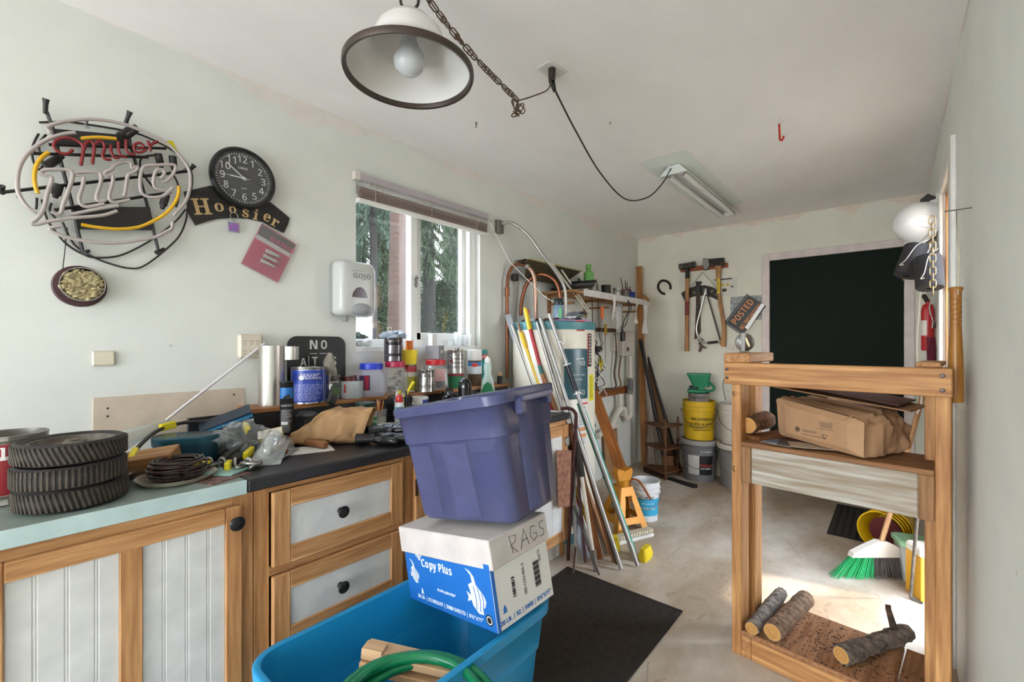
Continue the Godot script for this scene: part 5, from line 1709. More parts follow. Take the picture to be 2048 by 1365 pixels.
	bar(t, "strip", Vector3(0.03, 0.11, 0.003), Vector3(0, 0.055, 0), C("9a948c", 0.4, 0.7), 0.001)
	part(t, "hole", lathe_mesh([0, 0, 0.005, 0, 0.005, 0.001, 0, 0.001], 14), C("1c1a18", 0.6), T(Vector3(0, 0.095, 0.0012), 90))

# ---------- bins in front of the drawers ----------
func basis_yxz(rx: float, ry: float, rz: float) -> Basis:
	return Basis.from_euler(Vector3(rx, ry, rz))

# hollow tapered bin: bottom w0 x d0, top w1 x d1, height h, wall t, rim width rw; ribs press panels in
func bin_shell(w0: float, d0: float, w1: float, d1: float, h: float, r: float, rw: float, seg := 6) -> ArrayMesh:
	var s := S()
	var rings := []
	var t := 0.004
	rings.append(rring(0, 0, w0 - 0.02, d0 - 0.02, r * 0.7, 0, seg))
	rings.append(rring(0, 0, w0, d0, r, 0.012, seg))
	var k := (h * 0.66 - 0.012) / (h - 0.012)
	rings.append(rring(0, 0, lerpf(w0, w1, k) - 0.004, lerpf(d0, d1, k) - 0.004, r, h * 0.66, seg))
	rings.append(rring(0, 0, lerpf(w0, w1, k) + 0.008, lerpf(d0, d1, k) + 0.008, r * 1.05, h * 0.675, seg))
	rings.append(rring(0, 0, w1 + 0.004, d1 + 0.004, r * 1.1, h - 0.03, seg))
	rings.append(rring(0, 0, w1 + 2 * rw, d1 + 2 * rw, r * 1.1 + rw, h - 0.032, seg))
	rings.append(rring(0, 0, w1 + 2 * rw + 0.002, d1 + 2 * rw + 0.002, r * 1.1 + rw, h - 0.004, seg))
	rings.append(rring(0, 0, w1 + 2 * rw - 0.006, d1 + 2 * rw - 0.006, r * 1.1 + rw, h, seg))
	rings.append(rring(0, 0, w1, d1, r * 1.1, h - 0.003, seg))
	rings.append(rring(0, 0, w0 - 2 * t, d0 - 2 * t, r, 0.014, seg))
	rings.append(rring(0, 0, w0 - 0.03, d0 - 0.03, r * 0.7, 0.008, seg))
	loft(s, rings, true, true, [3, 5, 6, 8])
	return E(s)

func totes() -> void:
	var blue := C("1f94c9", 0.35)
	# big open bin
	var b := thing("storage_bin", "large open bright blue plastic bin on the floor by the drawers", "storage bin", Vector3(-1.075, 0.002, -0.83))
	part(b, "shell", bin_shell(0.36, 0.66, 0.43, 0.75, 0.455, 0.06, 0.018, 8), blue)
	bar(b, "hand_grip", Vector3(0.15, 0.05, 0.012), Vector3(0, 0.4, -0.398), blue, 0.005)
	# boards and hose inside
	solo("plank_bundle", "notched pale pine batten, upper of the pair in the blue bin", "batten", batten(0.28), wood("e4bd90", 0, 0.6, 0), T(Vector3(-1.0, 0.425, -0.757), 0, 31, -6), "battens in the blue bin")
	solo("plank_bundle", "notched pale pine batten, lower of the pair in the blue bin", "batten", batten(0.28), wood("dcb082", 0, 0.6, 0), T(Vector3(-1.0, 0.391, -0.75), 0, 31, -6), "battens in the blue bin")
	solo("plank_bundle", "pine board lying across the near end of the blue bin", "board", box_mesh(Vector3(0.34, 0.02, 0.1), 0.002), wood("cfa070", 0, 0.6, 0), T(Vector3(-1.06, 0.34, -0.52), 0, 4, 0))
	var hz := thing("garden_hose", "coiled green garden hose on top of the blue bin", "hose", Vector3(-0.84, -0.018, -0.64))
	var pts := []
	for i in 150:
		var w := i * 0.2
		var r := 0.17 + 0.018 * sin(i * 0.13) + 0.012 * (int(w / TAU) % 3)
		pts.append(Vector3(cos(w) * r, 0.475 + 0.012 * sin(w * 0.9) - 0.009 * w / TAU, sin(w) * r * 0.95))
	part(hz, "hose", tube_mesh(pts, 0.0115, 10), C("0f7a4c", 0.28))
	pts = []
	for i in 40:
		var w := 0.3 + i * 0.1
		pts.append(Vector3(cos(w) * 0.185, 0.489 - 0.0008 * i, sin(w) * 0.176))
	part(hz, "stripe", tube_mesh(pts, 0.0022, 5), C("cfe6d4", 0.5))
	# copy paper carton
	var cx := Transform3D(basis_yxz(0.043, -0.055, 0.16), Vector3(-0.842, 0.474, -0.93))
	var c := thing("paper_carton", "white and blue copy paper carton with RAGS written on its lid", "carton")
	c.transform = cx
	var L := 0.445
	var W := 0.25
	var hh := 0.19
	bar(c, "body", Vector3(L, hh, W), Vector3(-L / 2, hh / 2, -W / 2), C("dedcd6", 0.7), 0.002)
	bar(c, "blue_face", Vector3(L - 0.004, hh - 0.002, 0.0012), Vector3(-L / 2, hh / 2, 0.0003), C("1467b8", 0.55), 0.0)
	bar(c, "blue_edge", Vector3(0.0012, hh - 0.002, 0.012), Vector3(0.0003, hh / 2, -0.006), C("1467b8", 0.55), 0.0)
	var lid := part(c, "lid", box_mesh(Vector3(L + 0.014, 0.085, W + 0.012), 0.003), C("d8cfc9", 0.75, 0.0, 1), T(Vector3(-L / 2, 0.21, -W / 2 + 0.0), 0, 1.5, 1.2))
	var pen := Transform3D(Basis(Vector3.UP, PI / 2), Vector3((L + 0.0142) / 2, 0.0, 0.0))
	for q in [[-0.07, -0.025, -0.078, 0.026, -0.05, 0.022, -0.055, 0.004, -0.076, 0.0, -0.05, -0.028], [-0.035, -0.026, -0.012, 0.026, 0.004, -0.024], [-0.026, -0.006, 0.0, -0.004], [0.042, 0.018, 0.022, 0.022, 0.014, -0.004, 0.026, -0.022, 0.046, -0.014, 0.044, -0.002, 0.032, -0.003], [0.084, 0.022, 0.064, 0.02, 0.062, 0.006, 0.08, -0.004, 0.078, -0.02, 0.058, -0.02]]:
		var st := []
		for k in range(0, q.size(), 2):
			st.append(pen * Vector3(q[k] + 0.03, q[k + 1], 0.0))
		part(lid, "lettering", tube_mesh(st, 0.0011, 5), C("23211f", 0.7))
	text(c, "lettering", "Copy Plus", 0.036, C("e6ebf0", 0.6), T(Vector3(-0.265, 0.138, 0.0012)), 0, false, true, 0.0006)
	text(c, "lettering", "99.99% JAM-FREE*", 0.011, C("dfe6ee", 0.6), T(Vector3(-0.225, 0.065, 0.0012)), 0, false, true, 0.0006)
	text(c, "lettering", "20 LB. | 92 BRIGHT | 5000 SHEETS | 8½\"x11\"", 0.016, C("e6ebf0", 0.6), T(Vector3(-0.225, 0.022, 0.0012)), 0, false, true, 0.0006)
	var side := Transform3D(Basis(Vector3.UP, PI / 2), Vector3(0.0012, 0, 0))
	text(c, "lettering", "20 LB. | 92 | 5000 | 8½\"x11\"", 0.017, C("1467b8", 0.6), side * T(Vector3(0.125, 0.02, 0)), 0, false, true, 0.0006)
	text(c, "lettering", "HIS-COU-MA-3", 0.014, C("2a2a2c", 0.6), side * T(Vector3(0.128, 0.1, 0), 0, 0, 90), 0, false, false, 0.0006)
	text(c, "lettering", "42673", 0.013, C("2a2a2c", 0.6), side * T(Vector3(0.205, 0.14, 0), 0, 0, 90), 0, false, false, 0.0006)
	for q in [[0.08, 0.1, 0.012, 0.06, 8], [0.185, 0.095, 0.026, 0.075, 15]]:
		var s := S()
		for i in q[4]:
			box(s, Vector3(q[0], q[1] - q[3] / 2 + q[3] * i / q[4], 0.0006), Vector3(q[2], q[3] / q[4] * (0.35 + 0.3 * (i % 3)), 0.0008), 0.0, side)
		var bc := part(c, "barcode", E(s), C("26262a", 0.6))
		bc.set_meta("kind", "stuff")
	for q in [[-0.395, 0.095, 0.052, 0.15], [-0.36, 0.165, 0.035, 0.1], [-0.075, 0.09, 0.085, 0.12]]:
		fish(c, Vector3(q[0], q[1], 0.001), q[2])
	for q in [[-0.36, 0.04], [0.0, 0.0]]:
		if q[0] < 0:
			part(c, "tree_mark", prism_mesh([-0.008, -0.006, 0.008, -0.006, 0.003, 0.0, 0.006, 0.002, 0.0, 0.013, -0.006, 0.002, -0.003, 0.0], 0.0, 0.0012), C("dfe6ee", 0.6), T(Vector3(q[0], q[1], 0.0008)))
	part(c, "tree_mark", prism_mesh([-0.009, -0.007, 0.009, -0.007, 0.003, 0.0, 0.007, 0.002, 0.0, 0.015, -0.007, 0.002, -0.003, 0.0], 0.0, 0.0012), C("1467b8", 0.6), side * T(Vector3(0.035, 0.05, 0)))
	for q in [[0.0155, "17181a"], [0.012, "e4e4e0"], [0.009, "17181a"]]:
		part(c, "round_seal", lathe_mesh([0, 0, q[0], 0, q[0], 0.0006, 0, 0.0006], 24), C(q[1], 0.6), T(Vector3(-0.03, 0.03, 0.001 + 0.02 * (0.0155 - q[0])), 90))
	# slate-blue tote
	var t := thing("plastic_tote", "big slate-blue plastic tote tilted on top of the paper carton", "tote")
	t.transform = Transform3D(basis_yxz(0.043, 0.069, 0.186), Vector3(-0.833, 0.764, -0.992))
	var m := C("4f5378", 0.26, 0.0, 1)
	var ctr := T(Vector3(-0.2035, 0, -0.13))
	part(t, "shell", bin_shell(0.407, 0.26, 0.463, 0.316, 0.384, 0.04, 0.016, 8), m, ctr)
	# pressed-out ribs on the long face and the end face
	for q in [[-0.13, 0.11], [0.03, 0.12]]:
		var s := S()
		var y0 := 0.02
		var y1 := 0.25
		var z0 := 0.13 + 0.001
		var z1 := 0.13 + 0.0185
		var rr := []
		for p in [[y0, z0], [y1, z1]]:
			rr.append([Vector3(q[0] - q[1] / 2, p[0], p[1] - 0.004), Vector3(q[0] - q[1] / 2 + 0.008, p[0], p[1] + 0.007), Vector3(q[0] + q[1] / 2 - 0.008, p[0], p[1] + 0.007), Vector3(q[0] + q[1] / 2, p[0], p[1] - 0.004)])
		s.set_smooth_group(FLAT)
		for i in 3:
			quad(s, rr[0][i], rr[0][i + 1], rr[1][i + 1], rr[1][i], [Vector3(-1, 0, 1), Vector3(0, 0, 1), Vector3(1, 0, 1)][i])
		quad(s, rr[1][0], rr[1][1], rr[1][2], rr[1][3], Vector3.UP)
		quad(s, rr[0][0], rr[0][1], rr[0][2], rr[0][3], Vector3.DOWN)
		part(t, "rib", E(s), m, ctr)
	var s2 := S()
	var e0 := 0.2035
	var e1 := 0.2285
	quad(s2, Vector3(e0 - 0.002, 0.015, -0.07), Vector3(e0 + 0.006, 0.015, -0.062), Vector3(e1 + 0.008, 0.34, -0.07), Vector3(e1 - 0.002, 0.34, -0.08), Vector3(1, 0, -1))
	quad(s2, Vector3(e0 + 0.006, 0.015, -0.062), Vector3(e0 + 0.006, 0.015, 0.045), Vector3(e1 + 0.008, 0.34, 0.055), Vector3(e1 + 0.008, 0.34, -0.07), Vector3(1, 0, 0))
	quad(s2, Vector3(e0 + 0.006, 0.015, 0.045), Vector3(e0 - 0.002, 0.015, 0.053), Vector3(e1 - 0.002, 0.34, 0.065), Vector3(e1 + 0.008, 0.34, 0.055), Vector3(1, 0, 1))
	part(t, "rib", E(s2), m, ctr)
	var s3 := S()
	box(s3, Vector3(0.252, 0.355, -0.015), Vector3(0.026, 0.022, 0.17), 0.005)
	box(s3, Vector3(0.245, 0.335, 0.062), Vector3(0.026, 0.05, 0.03), 0.004)
	box(s3, Vector3(0.243, 0.337, -0.092), Vector3(0.026, 0.035, 0.024), 0.004)
	part(t, "handle", E(s3), m, ctr)
	# small towel hung on the cabinet behind
	var s4 := S()
	sheet(s4, 10, 14, func(u: float, v: float) -> Vector3: return Vector3(-1.475 + 0.006 * sin(u * 9 + v * 2) + 0.008 * v, 0.68 - 0.33 * v - 0.03 * u, -2.12 - 0.16 * u), 0.004)
	solo("hand_towel", "thin pinkish woven towel hung on the end cabinet door", "towel", E(s4), C("b8836a", 0.95, 0.0, 2))

func batten(l: float) -> ArrayMesh:
	var s := S()
	box(s, Vector3(0, 0, 0), Vector3(l, 0.02, 0.06), 0.002)
	box(s, Vector3(-l / 2 + 0.03, 0.014, 0.01), Vector3(0.06, 0.012, 0.04), 0.002)
	return E(s)

func fish(parent: Node3D, at: Vector3, k: float) -> void:
	var m := C("d4d6d4", 0.6)
	var body := [0.5, -0.12, 0.42, 0.05, 0.25, 0.2, 0.05, 0.36, -0.02, 0.62, -0.2, 0.78, -0.45, 0.85, -0.18, 0.66, -0.14, 0.42, -0.26, 0.36, -0.38, 0.3, -0.3, 0.12, -0.28, -0.05, -0.5, 0.05, -0.42, -0.12, -0.5, -0.3, -0.28, -0.2, -0.22, -0.38, -0.05, -0.52, 0.05, -0.6, 0.3, -0.58, 0.28, -0.42, 0.42, -0.3]
	var pts := []
	for i in range(0, body.size(), 2):
		pts.append_array([body[i] * k, body[i + 1] * k])
	part(parent, "fish_print", prism_mesh(pts, 0.0, 0.0012), m, T(at))
	for q in [[-0.1, 0.3, -0.05, -0.48], [0.12, 0.28, 0.14, -0.5], [0.3, 0.12, 0.3, -0.4]]:
		part(parent, "fish_stripe", tube_mesh(curve([Vector3(q[0], q[1], 0) * k, Vector3(lerpf(q[0], q[2], 0.5) + 0.06, (q[1] + q[3]) / 2, 0) * k, Vector3(q[2], q[3], 0) * k], 4), 0.02 * k, 5), C("1467b8", 0.6), Transform3D(Basis.from_scale(Vector3(1, 1, 0.3)), at + Vector3(0, 0, 0.0013)))

# ---------- water heater and the shelf beyond it ----------
func heater_corner() -> void:
	var c := Vector3(-1.83, 0, -2.6)
	var R := 0.288
	var t := thing("water_heater", "tall cream electric water heater with teal top and panel", "water heater", c)
	part(t, "tank", lathe_mesh([0, 0.04, R - 0.03, 0.04, R - 0.01, 0.0, R, 0.0, R, 1.395, R - 0.003, 1.4], 56), C("d9d2c0", 0.35))
	part(t, "top_cap", lathe_mesh([R + 0.003, 1.385, R + 0.005, 1.39, R + 0.005, 1.432, R - 0.005, 1.44, 0, 1.44], 56), C("4b7f84", 0.4))
	part(t, "bottom_ring", lathe_mesh([R + 0.003, 0.0, R + 0.004, 0.0, R + 0.004, 0.06, R + 0.002, 0.062], 56), C("4b7f84", 0.4))
	part(t, "access_panel", lathe_mesh([R, 0.93, R + 0.012, 0.935, R + 0.013, 0.945, R + 0.013, 1.245, R + 0.012, 1.255, R, 1.26], 14, deg_to_rad(48), deg_to_rad(83)), C("2c5058", 0.3))
	var pan := Transform3D(Basis(Vector3.UP, deg_to_rad(66)), Vector3.ZERO)
	var w := C("cfd8d6", 0.5)
	text(t, "lettering", "60", 0.04, w, pan * T(Vector3(0.035, 1.165, 0)), R + 0.0138)
	text(t, "lettering", "GALLON", 0.016, w, pan * T(Vector3(0.02, 1.195, 0)), R + 0.0138, false, true)
	text(t, "lettering", "60", 0.045, w, pan * T(Vector3(0.03, 0.975, 0)), R + 0.0138)
	text(t, "lettering", "Electric Water Heater", 0.013, w, pan * T(Vector3(0, 1.09, 0)), R + 0.0138)
	text(t, "lettering", "Energy Saver", 0.013, w, pan * T(Vector3(0, 1.06, 0)), R + 0.0138)
	for q in [[66, 80, 1.375, 1.445, "c23a2a", 0], [88, 96, 1.14, 1.36, "2a2422", 1], [86, 88, 1.14, 1.36, "b02a2c", 0], [90, 104, 0.91, 1.085, "d9cc1e", 2], [68, 86, 0.62, 0.915, "d8d6d0", 3]]:
		var m: Material = C(q[4], 0.5)
		if q[5] == 1:
			m = print_mat(sheet_image(32, 128, q[4], [[6, 4, 22, 120, "d8d4cc", 7, 5]]))
		if q[5] == 2:
			m = print_mat(sheet_image(64, 128, q[4], [[6, 10, 50, 110, "3a3a20", 3, 6]]))
		if q[5] == 3:
			m = print_mat(sheet_image(64, 128, q[4], [[0, 4, 64, 5, "c83a34"], [6, 16, 50, 50, "6a6866", 2, 4], [6, 74, 46, 10, "d88a5a"], [6, 92, 46, 10, "d88a5a"], [6, 106, 46, 18, "6a6866", 2, 4]]))
		part(t, "sticker", lathe_mesh([R + 0.0012, q[2], R + 0.0012, q[3]], 8, deg_to_rad(q[0]), deg_to_rad(q[1])), m)
	var s := S()
	sheet(s, 4, 4, func(u: float, v: float) -> Vector3: return Vector3(sin(deg_to_rad(68 + 10 * u)) * (R + 0.002), 1.38 + 0.06 * v, cos(deg_to_rad(68 + 10 * u)) * (R + 0.002)))
	part(t, "sticker", E(s), C("8a2a20", 0.5, 0.0, 3))
	# pipes
	var cop := C("8f5a40", 0.35, 0.8, 1)
	var p := thing("copper_pipe", "bent copper supply pipe rising left of the heater top", "pipe")
	part(p, "riser", tube_mesh(curve(p3([-2.09, 1.05, -2.4, -2.09, 1.4, -2.4, -2.09, 1.68, -2.4, -2.085, 1.8, -2.415, -2.05, 1.86, -2.45, -2.0, 1.85, -2.5]), 6), 0.0125, 12), cop)
	part(p, "coupling", lathe_mesh([0.0125, 0, 0.017, 0.002, 0.017, 0.06, 0.0125, 0.062], 14), cop, T(Vector3(-2.09, 1.63, -2.4)))
	var fl := []
	var rr := []
	for v in curve(p3([-2.0, 1.85, -2.5, -1.97, 1.81, -2.53, -1.955, 1.74, -2.545, -1.95, 1.6, -2.55, -1.95, 1.44, -2.55]), 16):
		fl.append(v)
		rr.append(0.0125 if fl.size() % 2 else 0.0158)
	part(p, "flexible_section", tube_mesh(fl, rr, 12), C("c09a86", 0.35, 0.6))
	bar(p, "union_nut", Vector3(0.036, 0.03, 0.036), Vector3(-1.995, 1.845, -2.505), C("b9b2aa", 0.35, 0.7), 0.006, Transform3D())
	p = thing("copper_pipe", "second copper pipe arching over the heater top by the conduit", "pipe")
	fl = []
	rr = []
	for v in curve(p3([-2.09, 1.5, -2.55, -2.085, 1.62, -2.56, -2.05, 1.74, -2.58, -1.97, 1.8, -2.62, -1.88, 1.76, -2.67, -1.84, 1.66, -2.69, -1.835, 1.44, -2.7]), 12):
		fl.append(v)
		rr.append(0.0125 if fl.size() % 2 else 0.0155)
	part(p, "flexible_section", tube_mesh(fl, rr, 12), cop)
	# clutter on top of the tank
	t = thing("spray_jar", "clear blue jar with a black lid on the heater top", "jar", Vector3(-1.76, 1.4405, -2.56))
	part(t, "jar", lathe_mesh([0, 0, 0.034, 0, 0.036, 0.006, 0.036, 0.11, 0.03, 0.12, 0, 0.12], 24), glass("7fa0b8", 0.55, 0.1))
	part(t, "lid", lathe_mesh([0.03, 0.118, 0.033, 0.12, 0.033, 0.16, 0.03, 0.164, 0, 0.164], 22), C("1c2226", 0.3))
	bar(t, "paper_label", Vector3(0.02, 0.07, 0.001), Vector3(0.03, 0.06, 0.0265), C("3fa84a", 0.5), 0.0, T(Vector3.ZERO))
	t = thing("folded_cloth", "folded grey and white cloth bundle on the heater edge", "cloth", Vector3(-1.66, 1.4405, -2.6))
	for i in 3:
		s = S()
		sheet(s, 14, 8, func(u: float, v: float) -> Vector3:
			var a := u * 5.2
			return Vector3(0.02 * i - 0.03 + 0.012 * sin(v * 6), 0.018 + 0.02 * i + (0.014 - 0.001 * i) * sin(a) + 0.004 * sin(v * 9), -0.07 + 0.03 * u * 4 - 0.02 * cos(a)) + Vector3(0.1 * v - 0.05, 0, 0), 0.003)
		part(t, "fold", E(s), C(["8f9096", "d8d6d2", "5c5e66"][i], 0.95, 0.0, 1))
	s = S()
	sheet(s, 12, 3, func(u: float, v: float) -> Vector3: return Vector3(-1.7 + 0.16 * u, 1.4445 + 0.002 * v, -2.42 - 0.2 * u + 0.03 * v), 0.004)
	solo("pink_strip", "bright pink plastic strip sticking out over the heater edge", "strip", E(s), C("e49ad8", 0.45))
	for q in [[-1.95, -2.45, "small red carton on the heater top by the first pipe", "a8344a", 0.03, 0.09], [-1.9, -2.42, "flat pale carton lying on the heater top", "b8b6b8", 0.07, 0.025], [-2.0, -2.52, "low grey carton at the wall side of the heater top", "8d8a88", 0.08, 0.03]]:
		solo("small_carton", q[2], "box", box_mesh(Vector3(q[4], q[5], 0.05), 0.001), C(q[3], 0.5, 0.0, 1), T(Vector3(q[0], 1.4405 + q[5] / 2, q[1]), 0, 40, 0))
	s = S()
	sheet(s, 20, 6, func(u: float, v: float) -> Vector3: return Vector3(-1.98 + 0.26 * u, 1.445 + 0.014 * absf(sin(u * 11)) + 0.006 * sin(v * 5), -2.47 - 0.04 * u + 0.07 * v), 0.003)
	solo("bark_strip", "wrinkled brown leather strap lying along the heater top", "strap", E(s), C("6a4a38", 0.8, 0.0, 3))
	# shop light reflector on the wall over the heater
	t = thing("light_reflector", "dusty metal shop-light reflector hung on the wall above the heater", "reflector", Vector3(WALL_L, 0, 0), PI / 2)
	s = S()
	sheet(s, 2, 8, func(u: float, v: float) -> Vector3: return Vector3(2.45 + 0.72 * u - (0.5 - u) * 0.24 * (1.0 - v) * -1.0, 1.77 + 0.12 * v, 0.06 + 0.12 * v), 0.002)
	sheet(s, 2, 4, func(u: float, v: float) -> Vector3: return Vector3(2.45 + 0.72 * u, 1.885 + 0.004 * v, 0.06 + 0.125 * v), 0.002)
	part(t, "hood", E(s), C("8a8068", 0.35, 0.5, 2))
	bar(t, "lip", Vector3(0.74, 0.012, 0.008), Vector3(2.81, 1.888, 0.19), C("c9bd8a", 0.4, 0.4), 0.002)
	for q in [[2.72, 1.9, 3.1, 1.52], [2.86, 1.86, 3.08, 1.56]]:
		var a := Vector3(q[0], q[1], 0.19)
		var b := Vector3(q[2], q[3], 0.3)
		var st := S()
		box(st, Vector3(0, a.distance_to(b) / 2, 0), Vector3(0.018, a.distance_to(b), 0.006), 0.001, along(a, b))
		part(t, "brace", E(st), C("c9c2b0", 0.6))
	bar(t, "lamp_socket", Vector3(0.05, 0.05, 0.05), Vector3(2.47, 1.77, 0.05), C("2a2826", 0.5), 0.01)
	wall_shelf()
	plumbing()

func wall_shelf() -> void:
	var t := thing("wall_shelf", "white-edged plywood shelf high on the wall near the corner", "shelf", Vector3(WALL_L, 0, 0), PI / 2)
	bar(t, "board", Vector3(1.36, 0.018, 0.3), Vector3(3.52, 1.693, 0.152), wood("c99f70", 0))
	bar(t, "front_board", Vector3(1.2, 0.052, 0.02), Vector3(3.6, 1.69, 0.312), C("e2ddd8", 0.6, 0.0, 1))
	for x in [2.95, 3.5, 4.1]:
		var s := S()
		box(s, Vector3(x, 1.61, 0.012), Vector3(0.03, 0.15, 0.02), 0.002)
		box(s, Vector3(x, 1.675, 0.14), Vector3(0.03, 0.018, 0.26), 0.002)
		box(s, Vector3(x, 1.61, 0.12), Vector3(0.025, 0.016, 0.25), 0.002, Transform3D())
		part(t, "bracket", E(s), wood("a87848", 2))
	var y := 1.7025
	var grp := "clutter on the wall shelf"
	# stacked black trays, tilted
	for i in 3:
		var s := S()
		loft(s, [rring(0, 0, 0.3, 0.22, 0.03, 0, 4), rring(0, 0, 0.33, 0.25, 0.035, 0.022, 4), rring(0, 0, 0.31, 0.23, 0.03, 0.02, 4), rring(0, 0, 0.285, 0.205, 0.028, 0.006, 4)], true, true, [1, 2])
		solo("baking_tray", ["dark grey paint tray, lowest of the shelf stack", "dark grey paint tray, middle of the shelf stack", "black paint tray, topmost of the shelf stack"][i], "tray", E(s), C(["3a3836", "6a6864", "26262a"][i], 0.35, 0.3), T(Vector3(-1.97, y + 0.03 + 0.022 * i, -3.07 - 0.02 * i), 0, 90, 8), grp)
	var at := Vector3(-1.98, y + 0.105, -3.33)
	t = thing("green_bottle", "square green plastic bottle without a cap on the trays", "bottle", at, 0.9)
	var s2 := S()
	loft(s2, [rring(0, 0, 0.075, 0.06, 0.01, 0, 4), rring(0, 0, 0.075, 0.06, 0.01, 0.09, 4), rring(0, 0, 0.03, 0.03, 0.012, 0.115, 4), rring(0, 0, 0.045, 0.045, 0.02, 0.125, 4), rring(0, 0, 0.045, 0.045, 0.02, 0.16, 4)], true, true, [1, 3])
	part(t, "bottle", E(s2), C("5fa046", 0.35))
	for q in [[-3.42, 0.11, 0.07, "7d8078", "grey triangular metal plate leaning behind the green bottle"], [-3.25, 0.09, 0.09, "4a6a58", "flat grey-green box propped beside the green bottle"], [-3.55, 0.1, 0.04, "9a9a94", "grey putty knife blade sticking up from the cans"]]:
		solo("metal_plate", q[4], "plate", prism_mesh([-q[2] / 2, 0, q[2] / 2, 0, q[2] / 2, q[1] * 0.75, 0.0, q[1]], 0, 0.006), C(q[3], 0.4, 0.4), T(Vector3(-2.02, y + 0.06, q[0]), -8, 90, 4))
	for q in [[-3.5, -2.0, 0.045, 0.06, "c2beb4", "wide shallow tin on the wall shelf"], [-3.56, -1.94, 0.042, 0.11, "25282a", "dark can with a yellow band on the wall shelf"], [-3.73, -1.92, 0.036, 0.1, "b9b6ae", "ribbed bare tin on the wall shelf"], [-3.68, -2.03, 0.038, 0.08, "a8a49c", "bare tin behind the ribbed tin on the wall shelf"], [-3.9, -1.93, 0.045, 0.09, "8a8886", "grey paint-spotted tin on the wall shelf"], [-4.0, -1.92, 0.045, 0.085, "2a3f8a", "dark blue tin on the wall shelf"], [-4.08, -2.0, 0.05, 0.12, "a02a38", "dark red tin on the wall shelf"]]:
		var c := thing("paint_tin", q[5], "tin", Vector3(q[1], y, q[0]), PI / 2, grp)
		part(c, "body", can_body(q[2], q[3], [q[3] * 0.3, q[3] * 0.7]), C(q[4], 0.35, 0.6 if q[4][0] in ["b", "c", "a", "8"] else 0.1))
		if q[0] == -3.56:
			label_ring(c, q[2], 0.01, 0.07, C("c8d228", 0.45), 0.2, 1.6)
	for i in 5:
		solo("paint_brush", ["thin dark brush handle leaning left in the red tin", "black brush handle upright in the red tin", "brown stirring stick in the red tin", "dark brush handle leaning towards the corner", "short black marker in the red tin"][i], "brush", tube_mesh([Vector3(0, 0, 0), Vector3(0, 0.14, 0), Vector3(0, 0.24 - 0.03 * i, 0)], [0.006, 0.005, 0.0035], 7), C(["3a342e", "22201e", "6a4a30", "332a24", "1c1c20"][i], 0.5), T(Vector3(-2.0 + 0.012 * (i - 2), y + 0.012, -4.08 + 0.01 * (i - 2)), [14, -4, 6, -22, 3][i], 0, [4, 3, -6, 8, -12][i]), "brushes in the red tin")
	solo("wood_wedge", "tan wooden wedge at the corner end of the wall shelf", "wood block", prism_mesh([-0.05, 0, 0.06, 0, 0.06, 0.02, -0.01, 0.06, -0.05, 0.06], 0, 0.07), wood("b98a54", 2), T(Vector3(-1.88, y, -4.12), 0, 80, 0))
	# things hung under the shelf
	t = thing("screwdriver", "orange-handled screwdriver hung under the shelf edge", "screwdriver", Vector3(-1.85, 1.6, -3.33))
	part(t, "handle", lathe_mesh([0, -0.1, 0.01, -0.1, 0.014, -0.06, 0.012, -0.02, 0.016, 0.0, 0, 0.002], 14), C("e2641e", 0.4))
	part(t, "shaft", tube_mesh([Vector3(0, -0.1, 0), Vector3(-0.02, -0.34, -0.01)], 0.003, 8), C("8a8886", 0.3, 0.9))
	t = thing("screwdriver", "yellow-handled screwdriver stuck in the wall rack", "screwdriver", Vector3(-2.07, 1.48, -3.79))
	part(t, "handle", lathe_mesh([0, -0.1, 0.01, -0.1, 0.015, -0.07, 0.013, -0.02, 0.015, 0.0, 0, 0.002], 14), C("c9a524", 0.4))
	part(t, "shaft", tube_mesh([Vector3(0, -0.1, 0), Vector3(0, -0.36, 0)], 0.0035, 8), C("7d7b78", 0.3, 0.9))
	s2 = S()
	sheet(s2, 3, 6, func(u: float, v: float) -> Vector3: return Vector3(-1.805 + 0.01 * sin(v * 4), 1.7 - 0.2 * v, -3.42 - 0.05 * u + 0.025 * v * u), 0.001)
	solo("warning_flag", "red and white pennant hung from the shelf edge", "pennant", E(s2), print_mat(sheet_image(16, 64, "e8e2de", [[0, 2, 16, 26, "c42a34"]])))
	t = thing("wall_rack", "long dark wooden tool rack under the shelf", "rack", Vector3(WALL_L, 1.425, -3.88), PI / 2)
	bar(t, "bar", Vector3(0.62, 0.035, 0.04), Vector3(0, 0, 0.03), wood("5a3a2a", 0), 0.003)
	for x in [-0.25, 0.25]:
		bar(t, "spacer", Vector3(0.03, 0.03, 0.012), Vector3(x, 0, 0.006), wood("5a3a2a", 0), 0.001)
	for q in [[-3.2, "thin black steel hook rod hung at the shelf's near end"], [-3.3, "bent grey wire hung below the shelf"]]:
		solo("wire_hook", q[1], "hook", tube_mesh(curve([Vector3(-1.87, 1.68, q[0]), Vector3(-1.86, 1.5, q[0] + 0.01), Vector3(-1.87, 1.35, q[0] - 0.02), Vector3(-1.86, 1.3, q[0] - 0.06), Vector3(-1.87, 1.27, q[0] - 0.03)], 5), 0.004 if q[0] > -3.25 else 0.0025, 6), C("26221f", 0.5, 0.4))
	s2 = S()
	blob(s2, Vector3(0, 0, 0), Vector3(0.02, 0.13, 0.06), 0.5, 2.4, 6, 14)
	solo("zip_bag", "clear plastic bag hung under the shelf beside the black cord", "bag", E(s2), glass("e8e8e4", 0.4, 0.2), T(Vector3(-1.86, 1.53, -3.65)))
	t = thing("hung_cable", "black cord with a plug hung from the shelf front", "cord")
